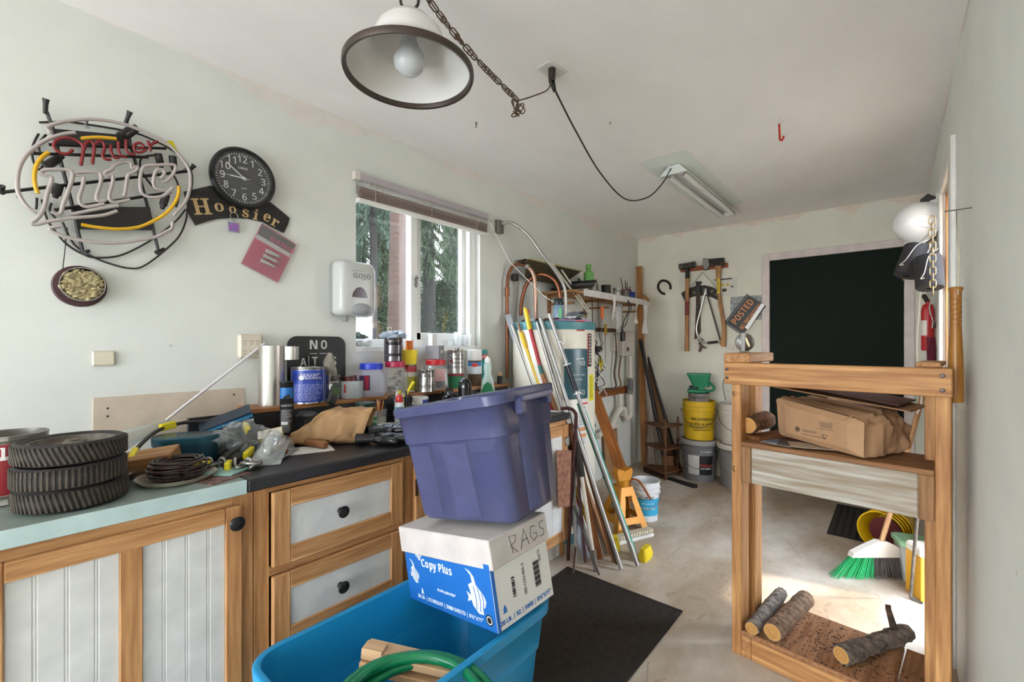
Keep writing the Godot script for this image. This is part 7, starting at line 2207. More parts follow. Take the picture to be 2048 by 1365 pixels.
func buckets() -> void:
	var at := Vector3(-1.425, 0, -4.44)
	var f := face_camera(at)
	var t := bucket("grey lidded bucket with a black and white label under the yellow one", at, 0.138, 0.158, 0.375, "7d7c7c", "a2a09c", f)
	part(t, "paper_label", lathe_mesh([0.1445, 0.07, 0.1535, 0.25], 20, deg_to_rad(-38), deg_to_rad(18)), C("d0cec8", 0.5, 0.0, 1))
	part(t, "paper_label", lathe_mesh([0.145, 0.07, 0.154, 0.25], 20, deg_to_rad(2), deg_to_rad(52)), C("1b1a1b", 0.45))
	text(t, "lettering", "PREMIUM", 0.028, C("c83a3a", 0.5), T(Vector3(0, 0.16, 0), 0, 26), 0.1515, false, true)
	text(t, "lettering", "DRYWALL", 0.022, C("e0dcd8", 0.5), T(Vector3(0, 0.13, 0), 0, 26), 0.1505, false, true)
	text(t, "lettering", "FLY WAX", 0.026, C("e8e6e2", 0.5), T(Vector3(0, 0.285, 0), 0, 25), 0.158, false, true)
	t = bucket("open bright yellow bucket with black print on the grey bucket", Vector3(at.x, 0.387, at.z), 0.13, 0.147, 0.365, "e2b81c", "", f)
	text(t, "lettering", "WEATHERALL", 0.034, C("2a2410", 0.5), T(Vector3(0, 0.2, 0), 0, 22), 0.1435, true, true)
	text(t, "lettering", "STAINS & PAINT", 0.028, C("2a2410", 0.5), T(Vector3(0, 0.155, 0), 0, 12), 0.1415, true, true)
	text(t, "lettering", "ENVIRONMENTALLY SAFE", 0.022, C("5a6a1a", 0.5), T(Vector3(0, 0.125, 0), 0, 12), 0.1405, true, true)
	text(t, "lettering", "SUPERIOR PROTECTION", 0.014, C("2a2410", 0.5), T(Vector3(0, 0.1, 0), 0, 16), 0.1395, true, true)
	# pail and seed spreader
	t = thing("small_pail", "small stained grey pail standing in the yellow bucket", "pail", Vector3(at.x, 0.4, at.z))
	part(t, "pail", lathe_mesh([0, 0, 0.085, 0, 0.095, 0.42, 0.098, 0.422, 0.09, 0.422, 0.08, 0.01, 0, 0.01], 36), C("a89c92", 0.6, 0.0, 2))
	text(t, "lettering", "Supreme", 0.03, C("3a3a40", 0.5), T(Vector3(0, 0.385, 0), 0, rad_to_deg(f)), 0.096, true, true)
	t = thing("seed_spreader", "green handheld seed spreader on top of the bucket stack", "spreader", Vector3(at.x, 0.823, at.z), f)
	var g := C("0f7a52", 0.4)
	var s := S()
	loft(s, [rring(0.02, 0, 0.14, 0.12, 0.02, 0.06, 3), rring(0, 0, 0.2, 0.15, 0.02, 0.17, 3), rring(0, 0, 0.215, 0.165, 0.022, 0.172, 3), rring(0, 0, 0.215, 0.165, 0.022, 0.185, 3), rring(0, 0, 0.19, 0.14, 0.018, 0.18, 3), rring(0.02, 0, 0.13, 0.11, 0.018, 0.08, 3)], true, true, [1, 2, 3, 4])
	part(t, "hopper", E(s), g)
	bar(t, "base", Vector3(0.16, 0.035, 0.13), Vector3(-0.02, 0.018, 0), g, 0.008)
	bar(t, "slot", Vector3(0.07, 0.03, 0.08), Vector3(-0.05, 0.048, 0), C("1a1c1a", 0.5), 0.003)
	bar(t, "neck", Vector3(0.06, 0.05, 0.1), Vector3(0.02, 0.05, 0), g, 0.006)
	part(t, "handle", tube_mesh(curve(p3([0.06, 0.12, 0.02, 0.11, 0.09, 0.02, 0.135, 0.05, 0.02, 0.11, 0.025, 0.02, 0.05, 0.018, 0.02]), 5), 0.013, 8), g)
	# right-hand stack
	at = Vector3(-1.085, 0, -4.43)
	f = face_camera(at)
	bucket("grey bucket with cream lid half hidden by the wooden bench", at, 0.135, 0.152, 0.375, "8a8782", "d8cfbd", f)
	t = bucket("open white bucket with scribbled marks on the cream lid", Vector3(at.x, 0.387, at.z), 0.128, 0.145, 0.365, "dcd5c8", "", f)
	text(t, "lettering", "THE", 0.03, C("3a3836", 0.6), T(Vector3(0, 0.235, 0), 0, 0), 0.1445)
	text(t, "lettering", "WORK", 0.028, C("3a3836", 0.6), T(Vector3(0, 0.205, 0), 0, 2), 0.1435)
	solo("wire_loop", "thin wire handle loop sticking up behind the white bucket", "wire", tube_mesh(curve(p3([-1.2, 0.76, -4.5, -1.23, 0.9, -4.52, -1.2, 0.98, -4.52, -1.12, 0.95, -4.52, -1.1, 0.8, -4.5]), 6), 0.004, 6), C("6a6864", 0.4, 0.7))
	# three-tier corner stand
	t = thing("corner_stand", "dark wooden three-tier corner stand with turned spindles", "stand", Vector3(-1.74, 0, -4.3))
	var dk := wood("7a5236", 1, 0.5)
	var feet := [Vector3(-0.15, 0, 0.0), Vector3(0.09, 0, 0.12), Vector3(0.12, 0, -0.12)]
	for p in feet:
		var prof := []
		for i in 27:
			var y := 0.03 + 0.52 * i / 26.0
			prof.append_array([0.0085 + 0.005 * absf(sin(i * 1.1)), y])
		prof = [0, 0.0, 0.014, 0.0, 0.016, 0.02] + prof + [0.012, 0.56, 0.006, 0.575, 0, 0.58]
		part(t, "spindle", lathe_mesh(prof, 12), dk, T(p))
	for y in [0.07, 0.29, 0.5]:
		var sh := S()
		var poly := PackedVector2Array()
		for q in curve([Vector3(-0.18, 0.02, 0), Vector3(-0.03, -0.1, 0), Vector3(0.09, -0.15, 0), Vector3(0.16, 0.02, 0), Vector3(0.15, 0.15, 0), Vector3(-0.02, 0.1, 0)], 4, true):
			poly.append(Vector2(q.x, q.y))
		prism(sh, poly, -0.006, 0.006, Transform3D(Basis(Vector3.RIGHT, -PI / 2), Vector3(0, y, 0)))
		part(t, "tier", E(sh), wood("7e5638", 0, 0.5))
	bar(t, "plinth", Vector3(0.3, 0.05, 0.03), Vector3(-0.02, 0.028, 0.06), wood("3a2a20", 0), 0.004, T(Vector3.ZERO, 0, -24, 0))
	s = S()
	loft(s, [[Vector3(-0.16, 0.001, -0.02), Vector3(0.0, 0.001, -0.03), Vector3(0.13, 0.001, -0.035), Vector3(0.15, 0.001, 0), Vector3(0.13, 0.001, 0.04), Vector3(0, 0.001, 0.03), Vector3(-0.16, 0.001, 0.02)], [Vector3(-0.16, 0.02, -0.02), Vector3(0.0, 0.018, -0.03), Vector3(0.13, 0.022, -0.035), Vector3(0.15, 0.022, 0), Vector3(0.13, 0.022, 0.04), Vector3(0, 0.018, 0.03), Vector3(-0.16, 0.02, 0.02)]])
	solo("black_paddle", "flat black rubber paddle on the floor before the grey bucket", "paddle", E(s), C("1a1716", 0.6), T(Vector3(-1.48, 0, -4.17), 0, -18, 0))
	solo("wood_offcut", "small orange-brown wood offcut behind the corner stand", "wood block", box_mesh(Vector3(0.1, 0.1, 0.05), 0.002), wood("8a5a30", 1), T(Vector3(-1.72, 0.127, -4.42), 0, 30, 0))
	# jack stand
	t = thing("jack_stand", "orange-yellow steel jack stand on the floor", "jack stand", Vector3(-1.46, 0, -2.92), deg_to_rad(62))
	var om := C("cf8a1e", 0.4, 0.2, 1)
	var ap := 0.045
	var bs := 0.125
	var h := 0.3
	for k in 4:
		s = S()
		# one face of the pyramid with a window cut in it
		var outer := PackedVector2Array([Vector2(-bs, 0.0), Vector2(-bs * 0.6, 0.0), Vector2(-bs * 0.52, 0.055), Vector2(bs * 0.52, 0.055), Vector2(bs * 0.6, 0.0), Vector2(bs, 0.0), Vector2(ap, h), Vector2(-ap, h)])
		var face := T(Vector3.ZERO, 0, 90 * k, 0) * Transform3D(Basis(Vector3.RIGHT, -atan2(bs - ap, h)), Vector3(0, 0, bs))
		# frame pieces round the window
		prism(s, PackedVector2Array([outer[0], outer[1], outer[2], Vector2(-0.05, 0.1), Vector2(-0.028, 0.21), Vector2(-0.028, 0.24), Vector2(-ap, h)]), -0.003, 0.003, face)
		prism(s, PackedVector2Array([outer[5], Vector2(ap, h), Vector2(0.028, 0.24), Vector2(0.028, 0.21), Vector2(0.05, 0.1), outer[3], outer[4]]), -0.003, 0.003, face)
		prism(s, PackedVector2Array([outer[2], outer[3], Vector2(0.05, 0.1), Vector2(-0.05, 0.1)]), -0.003, 0.003, face)
		prism(s, PackedVector2Array([Vector2(-ap, h), Vector2(-0.028, 0.24), Vector2(0.028, 0.24), Vector2(ap, h)]), -0.003, 0.003, face)
		part(t, "side_plate", E(s), om)
	part(t, "collar", lathe_mesh([0.03, h - 0.02, 0.045, h - 0.02, 0.045, h + 0.03, 0.03, h + 0.03], 24), om)
	part(t, "column", tube_mesh([Vector3(0, 0.12, 0), Vector3(0, h + 0.05, 0)], 0.028, 16), C("b9781c", 0.4, 0.3))
	s = S()
	prism(s, PackedVector2Array([Vector2(-0.05, 0.33), Vector2(0.05, 0.33), Vector2(0.065, 0.39), Vector2(0.055, 0.415), Vector2(0.0, 0.395), Vector2(-0.055, 0.415), Vector2(-0.065, 0.39)]), -0.03, 0.03)
	part(t, "saddle", E(s), om)
	part(t, "lever", tube_mesh(curve(p3([0.05, 0.34, 0.03, 0.1, 0.32, 0.06, 0.15, 0.22, 0.1, 0.155, 0.21, 0.1]), 5), 0.008, 8), C("8a4a20", 0.5, 0.4))
	# white bucket with a blue label
	at = Vector3(-1.4, 0, -3.17)
	t = bucket("open white bucket with a light blue label behind the jack stand", at, 0.085, 0.1, 0.285, "e6e6e4", "", face_camera(at))
	part(t, "paper_label", lathe_mesh([0.0895, 0.045, 0.0955, 0.17], 22, -0.9, 1.3), C("3aa6cc", 0.4))
	part(t, "paper_label", lathe_mesh([0.0957, 0.165, 0.0967, 0.187], 22, -0.5, 0.6), C("26282e", 0.4))
	text(t, "lettering", "KIRKLAND", 0.02, C("e8e8e8", 0.5), T(Vector3(0, 0.177, 0)), 0.0968, true, true)
	text(t, "lettering", "ULTRACLEAN", 0.017, C("e4f2f8", 0.5), T(Vector3(0, 0.1, 0), 0, 10), 0.0945, false, true)
	text(t, "lettering", "Dishwasher Pacs", 0.012, C("e4f2f8", 0.5), T(Vector3(0, 0.135, 0), 0, 10), 0.0955)
	for i in 2:
		s = S()
		box(s, Vector3(0, 0.011, 0), Vector3(0.3, 0.022, 0.05), 0.002)
		if i == 1:
			for k in 13:
				box(s, Vector3(-0.135 + 0.0225 * k, 0.0115, 0.027), Vector3(0.012, 0.02, 0.008), 0.002)
		solo("painted_strip", ["white painted strip on the floor, lower of the pair by the jack stand", "notched cream strip, upper of the pair by the jack stand"][i], "wood strip", E(s), C(["e0dcd2", "d6c9ac"][i], 0.6, 0.0, 1), T(Vector3(-1.3 - 0.01 * i, 0.001 + 0.0225 * i, -2.77 - 0.012 * i), 0, 68, 0))
	# floor mats
	t = thing("floor_mat", "dark brown ribbed rubber mat before the cabinets", "mat", Vector3(-1.1, 0, -1.72))
	bar(t, "base", Vector3(0.66, 0.005, 0.9), Vector3(0, 0.0035, 0), C("33291f", 0.85, 0.0, 2), 0.002)
	for q in [[0, 0.44, 0.66, 0.02], [0, -0.44, 0.66, 0.02], [0.32, 0, 0.02, 0.9], [-0.32, 0, 0.02, 0.9]]:
		bar(t, "border", Vector3(q[2], 0.007, q[3]), Vector3(q[0], 0.0045, q[1]), C("241c16", 0.8), 0.002)
	t = thing("floor_mat", "small charcoal ribbed mat before the dark green door", "mat", Vector3(-0.165, 0, -4.07))
	bar(t, "base", Vector3(0.36, 0.005, 0.74), Vector3(0, 0.0035, 0), C("2c2824", 0.85, 0.0, 2), 0.002)
	for i in 9:
		bar(t, "rib", Vector3(0.022, 0.005, 0.7), Vector3(-0.16 + 0.04 * i, 0.007, 0), C("37322d", 0.85), 0.002)
	floor_right()

func floor_right() -> void:
	# broom
	var t := thing("broom", "broom with green and grey bristles and pale wooden handle", "broom")
	var a := Vector3(-0.19, 0, -3.09)
	var b := Vector3(0.02, 0, -3.27)
	var dir := (b - a).normalized()
	var nrm := Vector3(-dir.z, 0, dir.x) * -1.0
	var ctr := (a + b) / 2 + Vector3(0, 0.115, 0)
	var s := S()
	var poly := PackedVector2Array([Vector2(-0.13, 0.0), Vector2(0.15, 0.0), Vector2(0.15, 0.025), Vector2(0.12, 0.06), Vector2(0.07, 0.085), Vector2(0.02, 0.09), Vector2(-0.05, 0.06), Vector2(-0.12, 0.025)])
	prism(s, poly, -0.018, 0.018, Transform3D(Basis(dir, Vector3.UP, dir.cross(Vector3.UP)), ctr))
	part(t, "head", E(s), C("dcd2c2", 0.45))
	var g := RandomNumberGenerator.new()
	g.seed = 5
	for c in [0, 1]:
		s = S()
		for i in 170:
			var u := g.randf_range(-0.13, 0.0) if c == 0 else g.randf_range(-0.02, 0.148)
			var w := g.randf_range(-0.015, 0.015)
			var top := ctr + dir * u + nrm * w
			var tip := top + dir * ((u - 0.02) * (0.75 if c == 0 else 0.12)) + nrm * (w * 1.5)
			tip.y = 0.004
			tube(s, [top, tip], 0.0013, 3)
		var br := part(t, "bristles", E(s), C(["12a65c", "6c645e"][c], 0.5))
		br.set_meta("kind", "stuff")
	part(t, "handle", tube_mesh([ctr + dir * 0.045 + Vector3(0, 0.08, 0), Vector3(-0.005, 0.4, -3.23), Vector3(0.125, 1.0, -3.42), Vector3(0.15, 1.12, -3.46)], 0.0125, 12), wood("d8b083", 1))
	# nested yellow tubs lying on their side
	for i in 4:
		s = S()
		lathe(s, [0.02, 0, 0.105, 0.0, 0.15, 0.22, 0.156, 0.222, 0.146, 0.222, 0.1, 0.006, 0.02, 0.006], 40)
		solo("yellow_tub", ["outermost of four nested yellow tubs lying by the right wall", "second of four nested yellow tubs", "third of four nested yellow tubs", "innermost of four nested yellow tubs"][i], "tub", E(s), C("e0b414", 0.4), T(Vector3(0.03 - 0.012 * i, 0.128, -3.86 + 0.036 * i), 90, -18, 0) * Transform3D(Basis.from_scale(Vector3.ONE * 0.8), Vector3.ZERO), "nested yellow tubs")
	s = S()
	lathe(s, [0, 0, 0.1, 0, 0.135, 0.1, 0, 0.1], 28)
	solo("red_ball", "dark red vessel lying inside the yellow tubs", "vessel", E(s), C("5a1416", 0.4), T(Vector3(-0.02, 0.128, -3.67), 90, -18, 0) * Transform3D(Basis.from_scale(Vector3.ONE * 0.62), Vector3.ZERO))
	# clear tub, yellow carton, rod
	t = thing("feed_tub", "clear square tub of white powder with a pale green lid", "tub", Vector3(0.085, 0, -3.3), 0.3)
	s = S()
	loft(s, [rring(0, 0, 0.12, 0.12, 0.02, 0.0, 4), rring(0, 0, 0.15, 0.15, 0.025, 0.2, 4)], true, true)
	part(t, "tub", E(s), glass("d6dcd6", 0.5, 0.15))
	s = S()
	loft(s, [rring(0, 0, 0.115, 0.115, 0.02, 0.004, 4), rring(0, 0, 0.132, 0.132, 0.022, 0.11, 4)], true, true)
	part(t, "powder", E(s), C("dcd8d0", 0.9))
	s = S()
	loft(s, [rring(0, 0, 0.156, 0.156, 0.026, 0.19, 4), rring(0, 0, 0.166, 0.166, 0.028, 0.195, 4), rring(0, 0, 0.166, 0.166, 0.028, 0.215, 4), rring(0, 0, 0.15, 0.15, 0.026, 0.22, 4)], true, true, [1, 2])
	part(t, "lid", E(s), C("8fb88a", 0.4))
	t = thing("yellow_carton", "yellow and white carton on the floor by the bench leg", "carton", Vector3(0.12, 0, -3.1), 0.5)
	bar(t, "box", Vector3(0.1, 0.22, 0.12), Vector3(0, 0.111, 0), C("e0a428", 0.5), 0.003)
	bar(t, "top_flap", Vector3(0.103, 0.05, 0.123), Vector3(0, 0.24, 0), C("e4dccc", 0.5), 0.01)
	bar(t, "print", Vector3(0.05, 0.05, 0.001), Vector3(-0.01, 0.17, 0.061), C("c8583a", 0.5), 0.0)
	bar(t, "print", Vector3(0.05, 0.02, 0.0015), Vector3(-0.01, 0.17, 0.0612), C("e8e4dc", 0.5), 0.0)
	for i in 4:
		bar(t, "print", Vector3(0.06, 0.004, 0.001), Vector3(0, 0.11 - 0.02 * i, 0.061), C("7a5a1a", 0.5), 0.0)
	t = thing("steel_rod", "thin grey steel rod with a bent foot leaning by the bench", "rod")
	part(t, "shaft", tube_mesh(p3([0.066, 0.01, -3.02, 0.075, 0.2, -2.98, 0.1, 0.72, -2.86]), 0.0075, 8), C("8a8680", 0.4, 0.8, 2))
	part(t, "foot", tube_mesh(p3([0.066, 0.008, -3.02, 0.11, 0.008, -3.0]), 0.006, 8), C("8a8680", 0.4, 0.8, 2))

# ---------- the wooden bench ----------
func log_piece(label: String, a: Vector3, b: Vector3, r: float, amp: float, sd: int, bark: String, stub := false) -> void:
	var t := thing("firewood_log", label, "log", Vector3.ZERO, 0, "firewood logs on the bench")
	var pts := []
	var rs := []
	for k in 22:
		var v := k / 21.0
		pts.append(a.lerp(b, v))
		rs.append(r * (1.0 + 0.05 * sin(v * 7 + sd)) * (0.94 if k == 0 or k == 21 else 1.0))
	var s := S()
	bark_tube(s, pts, rs, 22, amp, sd)
	part(t, "bark", E(s), C(bark, 0.95, 0.0, 3))
	for q in [[a, a - b], [b, b - a]]:
		var d: Vector3 = q[1].normalized()
		var e := S()
		lathe(e, [0, 0.0015, r * 0.55, 0.0015, r * 0.9, 0.0008, r * 0.92, -0.004], 24, along(q[0], q[0] + d))
		part(t, "cut_end", E(e), C("cf9a55", 0.8, 0.0, 1))
		for f in [0.25, 0.45, 0.65]:
			var ring := []
			var xf := along(q[0] + d * 0.0016, q[0] + d)
			for i in 24:
				ring.append(xf * Vector3(cos(TAU * i / 24) * r * f, 0, sin(TAU * i / 24) * r * f * 0.96))
			part(t, "growth_ring", tube_mesh(ring, 0.0007, 4, true), C("a8743c", 0.8))
	if stub:
		var e := S()
		var base := a.lerp(b, 0.82)
		bark_tube(e, [base, base + Vector3(-0.01, 0.05, 0.0), base + Vector3(-0.022, 0.095, -0.012), base + Vector3(-0.024, 0.108, -0.014)], [0.014, 0.011, 0.0095, 0.009], 10, 0.004, 3)
		part(t, "branch_stub", E(e), C("6a5240", 0.95, 0.0, 3))

func saw_bench() -> void:
	var b := thing("wooden_bench", "rough pine lumber stand with three levels by the right wall", "bench", Vector3(-0.536, 0, -1.985), deg_to_rad(-6.2))
	var wx := wood("d8a468", 0, 0.6)
	var wy := wood("d8a468", 1, 0.6)
	var wz := wood("d2a068", 2, 0.6)
	bar(b, "top_rail", Vector3(0.677, 0.089, 0.038), Vector3(0.3385, 1.1685, -0.019), wx, 0.003)
	for q in [[0.016, -0.038, 1.213], [0.635, -0.038, 1.213], [0.016, -0.2, 1.213], [0.6, -0.2, 1.213]]:
		bar(b, "post", Vector3(0.038, q[2], 0.089), Vector3(q[0] + 0.019, q[2] / 2, q[1] - 0.0445), wy, 0.003)
	bar(b, "top_block", Vector3(0.102, 0.038, 0.29), Vector3(0.05, 1.2325, -0.145), wz, 0.004)
	bar(b, "top_block", Vector3(0.06, 0.016, 0.26), Vector3(0.62, 1.2215, -0.16), wz, 0.003)
	for x in [0.054, 0.597]:
		bar(b, "side_beam", Vector3(0.038, 0.146, 0.262), Vector3(x + 0.019, 0.795, -0.162), wood("b48c62", 1, 0.7, 1, 1.2), 0.003)
		bar(b, "base_side", Vector3(0.038, 0.089, 0.35), Vector3(x + 0.019, 0.0455, -0.213), wz, 0.003)
	bar(b, "front_beam", Vector3(0.504, 0.146, 0.034), Vector3(0.3445, 0.795, -0.055), wood("c8c6be", 0, 0.8, 1), 0.003, Transform3D())
	bar(b, "shelf_board", Vector3(0.58, 0.018, 0.262), Vector3(0.3445, 0.8775, -0.162), wood("a87c52", 0, 0.7), 0.002)
	bar(b, "base_front", Vector3(0.504, 0.089, 0.038), Vector3(0.3445, 0.0455, -0.057), wx, 0.003)
	bar(b, "deck_board", Vector3(0.476, 0.018, 0.35), Vector3(0.292, 0.1, -0.213), wood("b98a62", 2, 0.8), 0.002)
	bar(b, "deck_board", Vector3(0.098, 0.018, 0.35), Vector3(0.586, 0.1, -0.213), wood("a87a54", 2, 0.8), 0.002)
	for q in [[0.012, 1.15], [0.012, 1.185], [0.655, 1.145], [0.655, 1.19]]:
		part(b, "bolt_head", lathe_mesh([0, 0, 0.007, 0, 0.006, 0.003, 0, 0.004], 10), C("4a423c", 0.4, 0.8), T(Vector3(q[0], q[1], 0), 90))
	for q in [[0.028, 1.09], [0.028, 0.78]]:
		part(b, "bent_nail", tube_mesh(p3([q[0], q[1], -0.038, q[0] + 0.003, q[1], -0.01, q[0] + 0.014, q[1] - 0.014, 0.0]), 0.0018, 6), C("5a5048", 0.4, 0.8))
	# chips of bark on the deck
	var s := S()
	for i in 420:
		var p := Vector3(clampf(rng.randfn(0.36, 0.14), 0.08, 0.62), 0.1095, clampf(rng.randfn(-0.2, 0.09), -0.37, -0.05))
		var k := rng.randf_range(0.003, 0.009)
		box(s, Vector3.ZERO, Vector3(k, 0.0016, k * 0.4), 0.0, T(p, rng.randf_range(-8, 8), rng.randf() * 360, rng.randf_range(-8, 8)))
	var ch := part(self, "bark_chips", E(s), C("33261d", 0.9), b.transform)
	ch.set_meta("kind", "stuff")
	tag(ch, "dark bark crumbs scattered over the bottom deck of the bench", "bark crumbs")
	# logs
	log_piece("thin grey-brown log leftmost on the bench deck", Vector3(-0.437, 0.137, -2.005), Vector3(-0.394, 0.137, -2.385), 0.026, 0.006, 3, "c0b2a4")
	log_piece("thick reddish log second on the bench deck", Vector3(-0.366, 0.145, -2.02), Vector3(-0.3, 0.145, -2.39), 0.034, 0.006, 8, "c49e7e")
	log_piece("flaky dark log with a branch stub on the bench deck", Vector3(-0.147, 0.142, -2.04), Vector3(0.04, 0.142, -2.37), 0.031, 0.011, 14, "a09080", true)
	solo("wood_lath", "thin dark wooden lath under the log on the bench shelf", "lath", box_mesh(Vector3(0.2, 0.02, 0.06), 0.002), wood("8a5a34", 0), T(Vector3(-0.4, 0.9, -2.16), 0, 62, 2))
	log_piece("short peeling log on the middle shelf of the bench", Vector3(-0.466, 0.948, -2.07), Vector3(-0.43, 0.952, -2.27), 0.036, 0.007, 21, "b08058")
	# leaflets under the bag
	for i in 4:
		solo("leaflet", ["white folded leaflet sticking out beneath the paper sack", "blue-edged leaflet beneath the paper sack", "dark printed leaflet beneath the paper sack", "cream leaflet nearest the bench post"][i], "leaflet", box_mesh(Vector3(0.15, 0.0015, 0.11), 0.0), C(["c9c4bc", "7a8aa0", "3a3636", "b8a890"][i], 0.5), T(Vector3(-0.36 + 0.04 * i, 0.8885 + 0.0022 * i, -2.1 + 0.01 * i), 0, -20 + 12 * i, 0), "leaflets on the bench shelf")
	paper_sack()
	# cardboard on top of the sack
	for i in 2:
		solo("cardboard_sheet", ["flat brown cardboard sheet lying on the paper sack", "dark printed sheet between cardboard and bench rail"][i], "cardboard", box_mesh(Vector3(0.46 - 0.08 * i, 0.005, 0.24), 0.001), C(["8f6a48", "4a2a24"][i], 0.8), T(Vector3(-0.155 + 0.01 * i, 1.092 + 0.016 * i, -2.145), 0, -12, -7 - i))
	# metal globe on the top block
	var at := Vector3(-0.486, 1.2525, -2.1)
	var t := thing("metal_globe", "grey two-part metal globe fitting standing on the bench corner", "fitting", at, face_camera(at))
	t.scale = Vector3.ONE * 0.8
	part(t, "foot", box_mesh(Vector3(0.05, 0.006, 0.05), 0.002), C("8d8a86", 0.4, 0.7), T(Vector3(0, 0.004, 0)))
	part(t, "bracket", box_mesh(Vector3(0.02, 0.1, 0.012), 0.002), C("8a8782", 0.5, 0.6), T(Vector3(-0.005, 0.055, 0.034)))
	s = S()
	blob(s, Vector3(-0.004, 0.055, 0), Vector3(0.04, 0.047, 0.036), 0.0, 1.0, 1, 16)
	part(t, "left_shell", E(s), C("b0aeaa", 0.4, 0.7, 1))
	s = S()
	blob(s, Vector3(0.012, 0.054, -0.002), Vector3(0.036, 0.045, 0.036), 0.05, 1.0, 2, 16)
	part(t, "right_shell", E(s), C("7d766c", 0.5, 0.5, 2))
	part(t, "seam", tube_mesh(ringpts(Vector3(0.004, 0.055, 0), 0.044, 24), 0.003, 6, true), C("8d8a86", 0.4, 0.7))
	part(t, "lever", box_mesh(Vector3(0.01, 0.05, 0.004), 0.001), C("c9b894", 0.4, 0.5), T(Vector3(0.016, 0.055, 0.036), 0, 0, 20))

func paper_sack() -> void:
	var t := thing("paper_sack", "big full brown paper yard sack lying on the bench shelf", "paper sack")
	t.transform = T(Vector3(-0.078, 0.8885, -1.975), 0, -34, 0)
	var s := S()
	var nn := FastNoiseLite.new()
	nn.seed = 19
	nn.frequency = 1.0
	nn.fractal_octaves = 3
	var rings := []
	for k in 25:
		var v := k / 24.0
		var z := -0.27 * v
		var w := 0.355 + 0.02 * sin(v * PI) - 0.03 * v
		var h := 0.15 + 0.03 * sin(v * PI) - 0.03 * v
		var ring := []
		for p in rring(0, 0, w, h, 0.02 + 0.05 * v, 0, 14):
			var q := Vector3(-0.18 + p.x, 0.08 + p.z + 0.03 * (-p.x / w), z)
			var d := nn.get_noise_3d(q.x * 20, q.y * 20, q.z * 20)
			var e := nn.get_noise_3d(q.x * 8 + 5, q.y * 8, q.z * 8)
			q += Vector3(p.x / w, p.z / h, 0) * (0.03 * d + 0.04 * e)
			q.y = maxf(q.y, 0.004 + 0.04 * clampf(-q.x - 0.12, 0, 1))
			ring.append(q)
		rings.append(ring)
	loft(s, rings, false, true, [])
	# folded bottom facing the room: panel with diagonal folds
	var r0: Array = rings[0]
	var n := r0.size()
	var inner := []
	var c := Vector3.ZERO
	for p in r0:
		c += p
	c /= n
	for p in r0:
		var q: Vector3 = c + (p - c) * 0.72
		q.z += 0.012
		inner.append(q)
	loft(s, [inner, r0], true, false, [], Transform3D(), 80)
	part(t, "sack", E(s), C("b9906a", 0.75, 0.0, 1))
	var ink := C("3a3230", 0.8)
	for q in [[-0.13, 0.1, 0.05, 0.0016], [-0.13, 0.094, 0.05, 0.0016], [-0.13, 0.088, 0.045, 0.0016], [-0.2, 0.062, 0.06, 0.0014], [-0.2, 0.057, 0.055, 0.0014], [-0.18, 0.045, 0.1, 0.0014]]:
		bar(t, "print", Vector3(q[2], q[3], 0.001), Vector3(q[0], q[1], 0.0128), ink, 0.0, T(Vector3.ZERO, 0, 0, 0))
	for q in [[-0.13, 0.106, 0.058, 0.001], [-0.13, 0.08, 0.058, 0.001]]:
		bar(t, "print", Vector3(q[2], q[3], 0.001), Vector3(q[0], q[1], 0.0128), ink, 0.0)
	part(t, "print", tube_mesh(ringpts(Vector3(-0.25, 0.06, 0.0125), 0.009, 20), 0.0014, 5, true), ink)
	part(t, "print", lathe_mesh([0, 0, 0.005, 0, 0.005, 0.001, 0, 0.001], 14), ink, T(Vector3(-0.25, 0.06, 0.0122), 90))
	part(t, "print", tube_mesh([Vector3(-0.145, 0.058, 0.0128), Vector3(-0.125, 0.058, 0.0128), Vector3(-0.135, 0.042, 0.0128)], 0.0012, 5, true), ink)
	for q in [[-0.03, 0.15, -0.085, 0.11], [-0.03, 0.02, -0.085, 0.055], [-0.085, 0.11, -0.085, 0.055], [-0.33, 0.155, -0.29, 0.11], [-0.33, 0.045, -0.29, 0.07]]:
		part(t, "fold_edge", tube_mesh([Vector3(q[0], q[1], 0.003), Vector3(q[2], q[3], 0.0118)], 0.0018, 5), C("a8805c", 0.75))

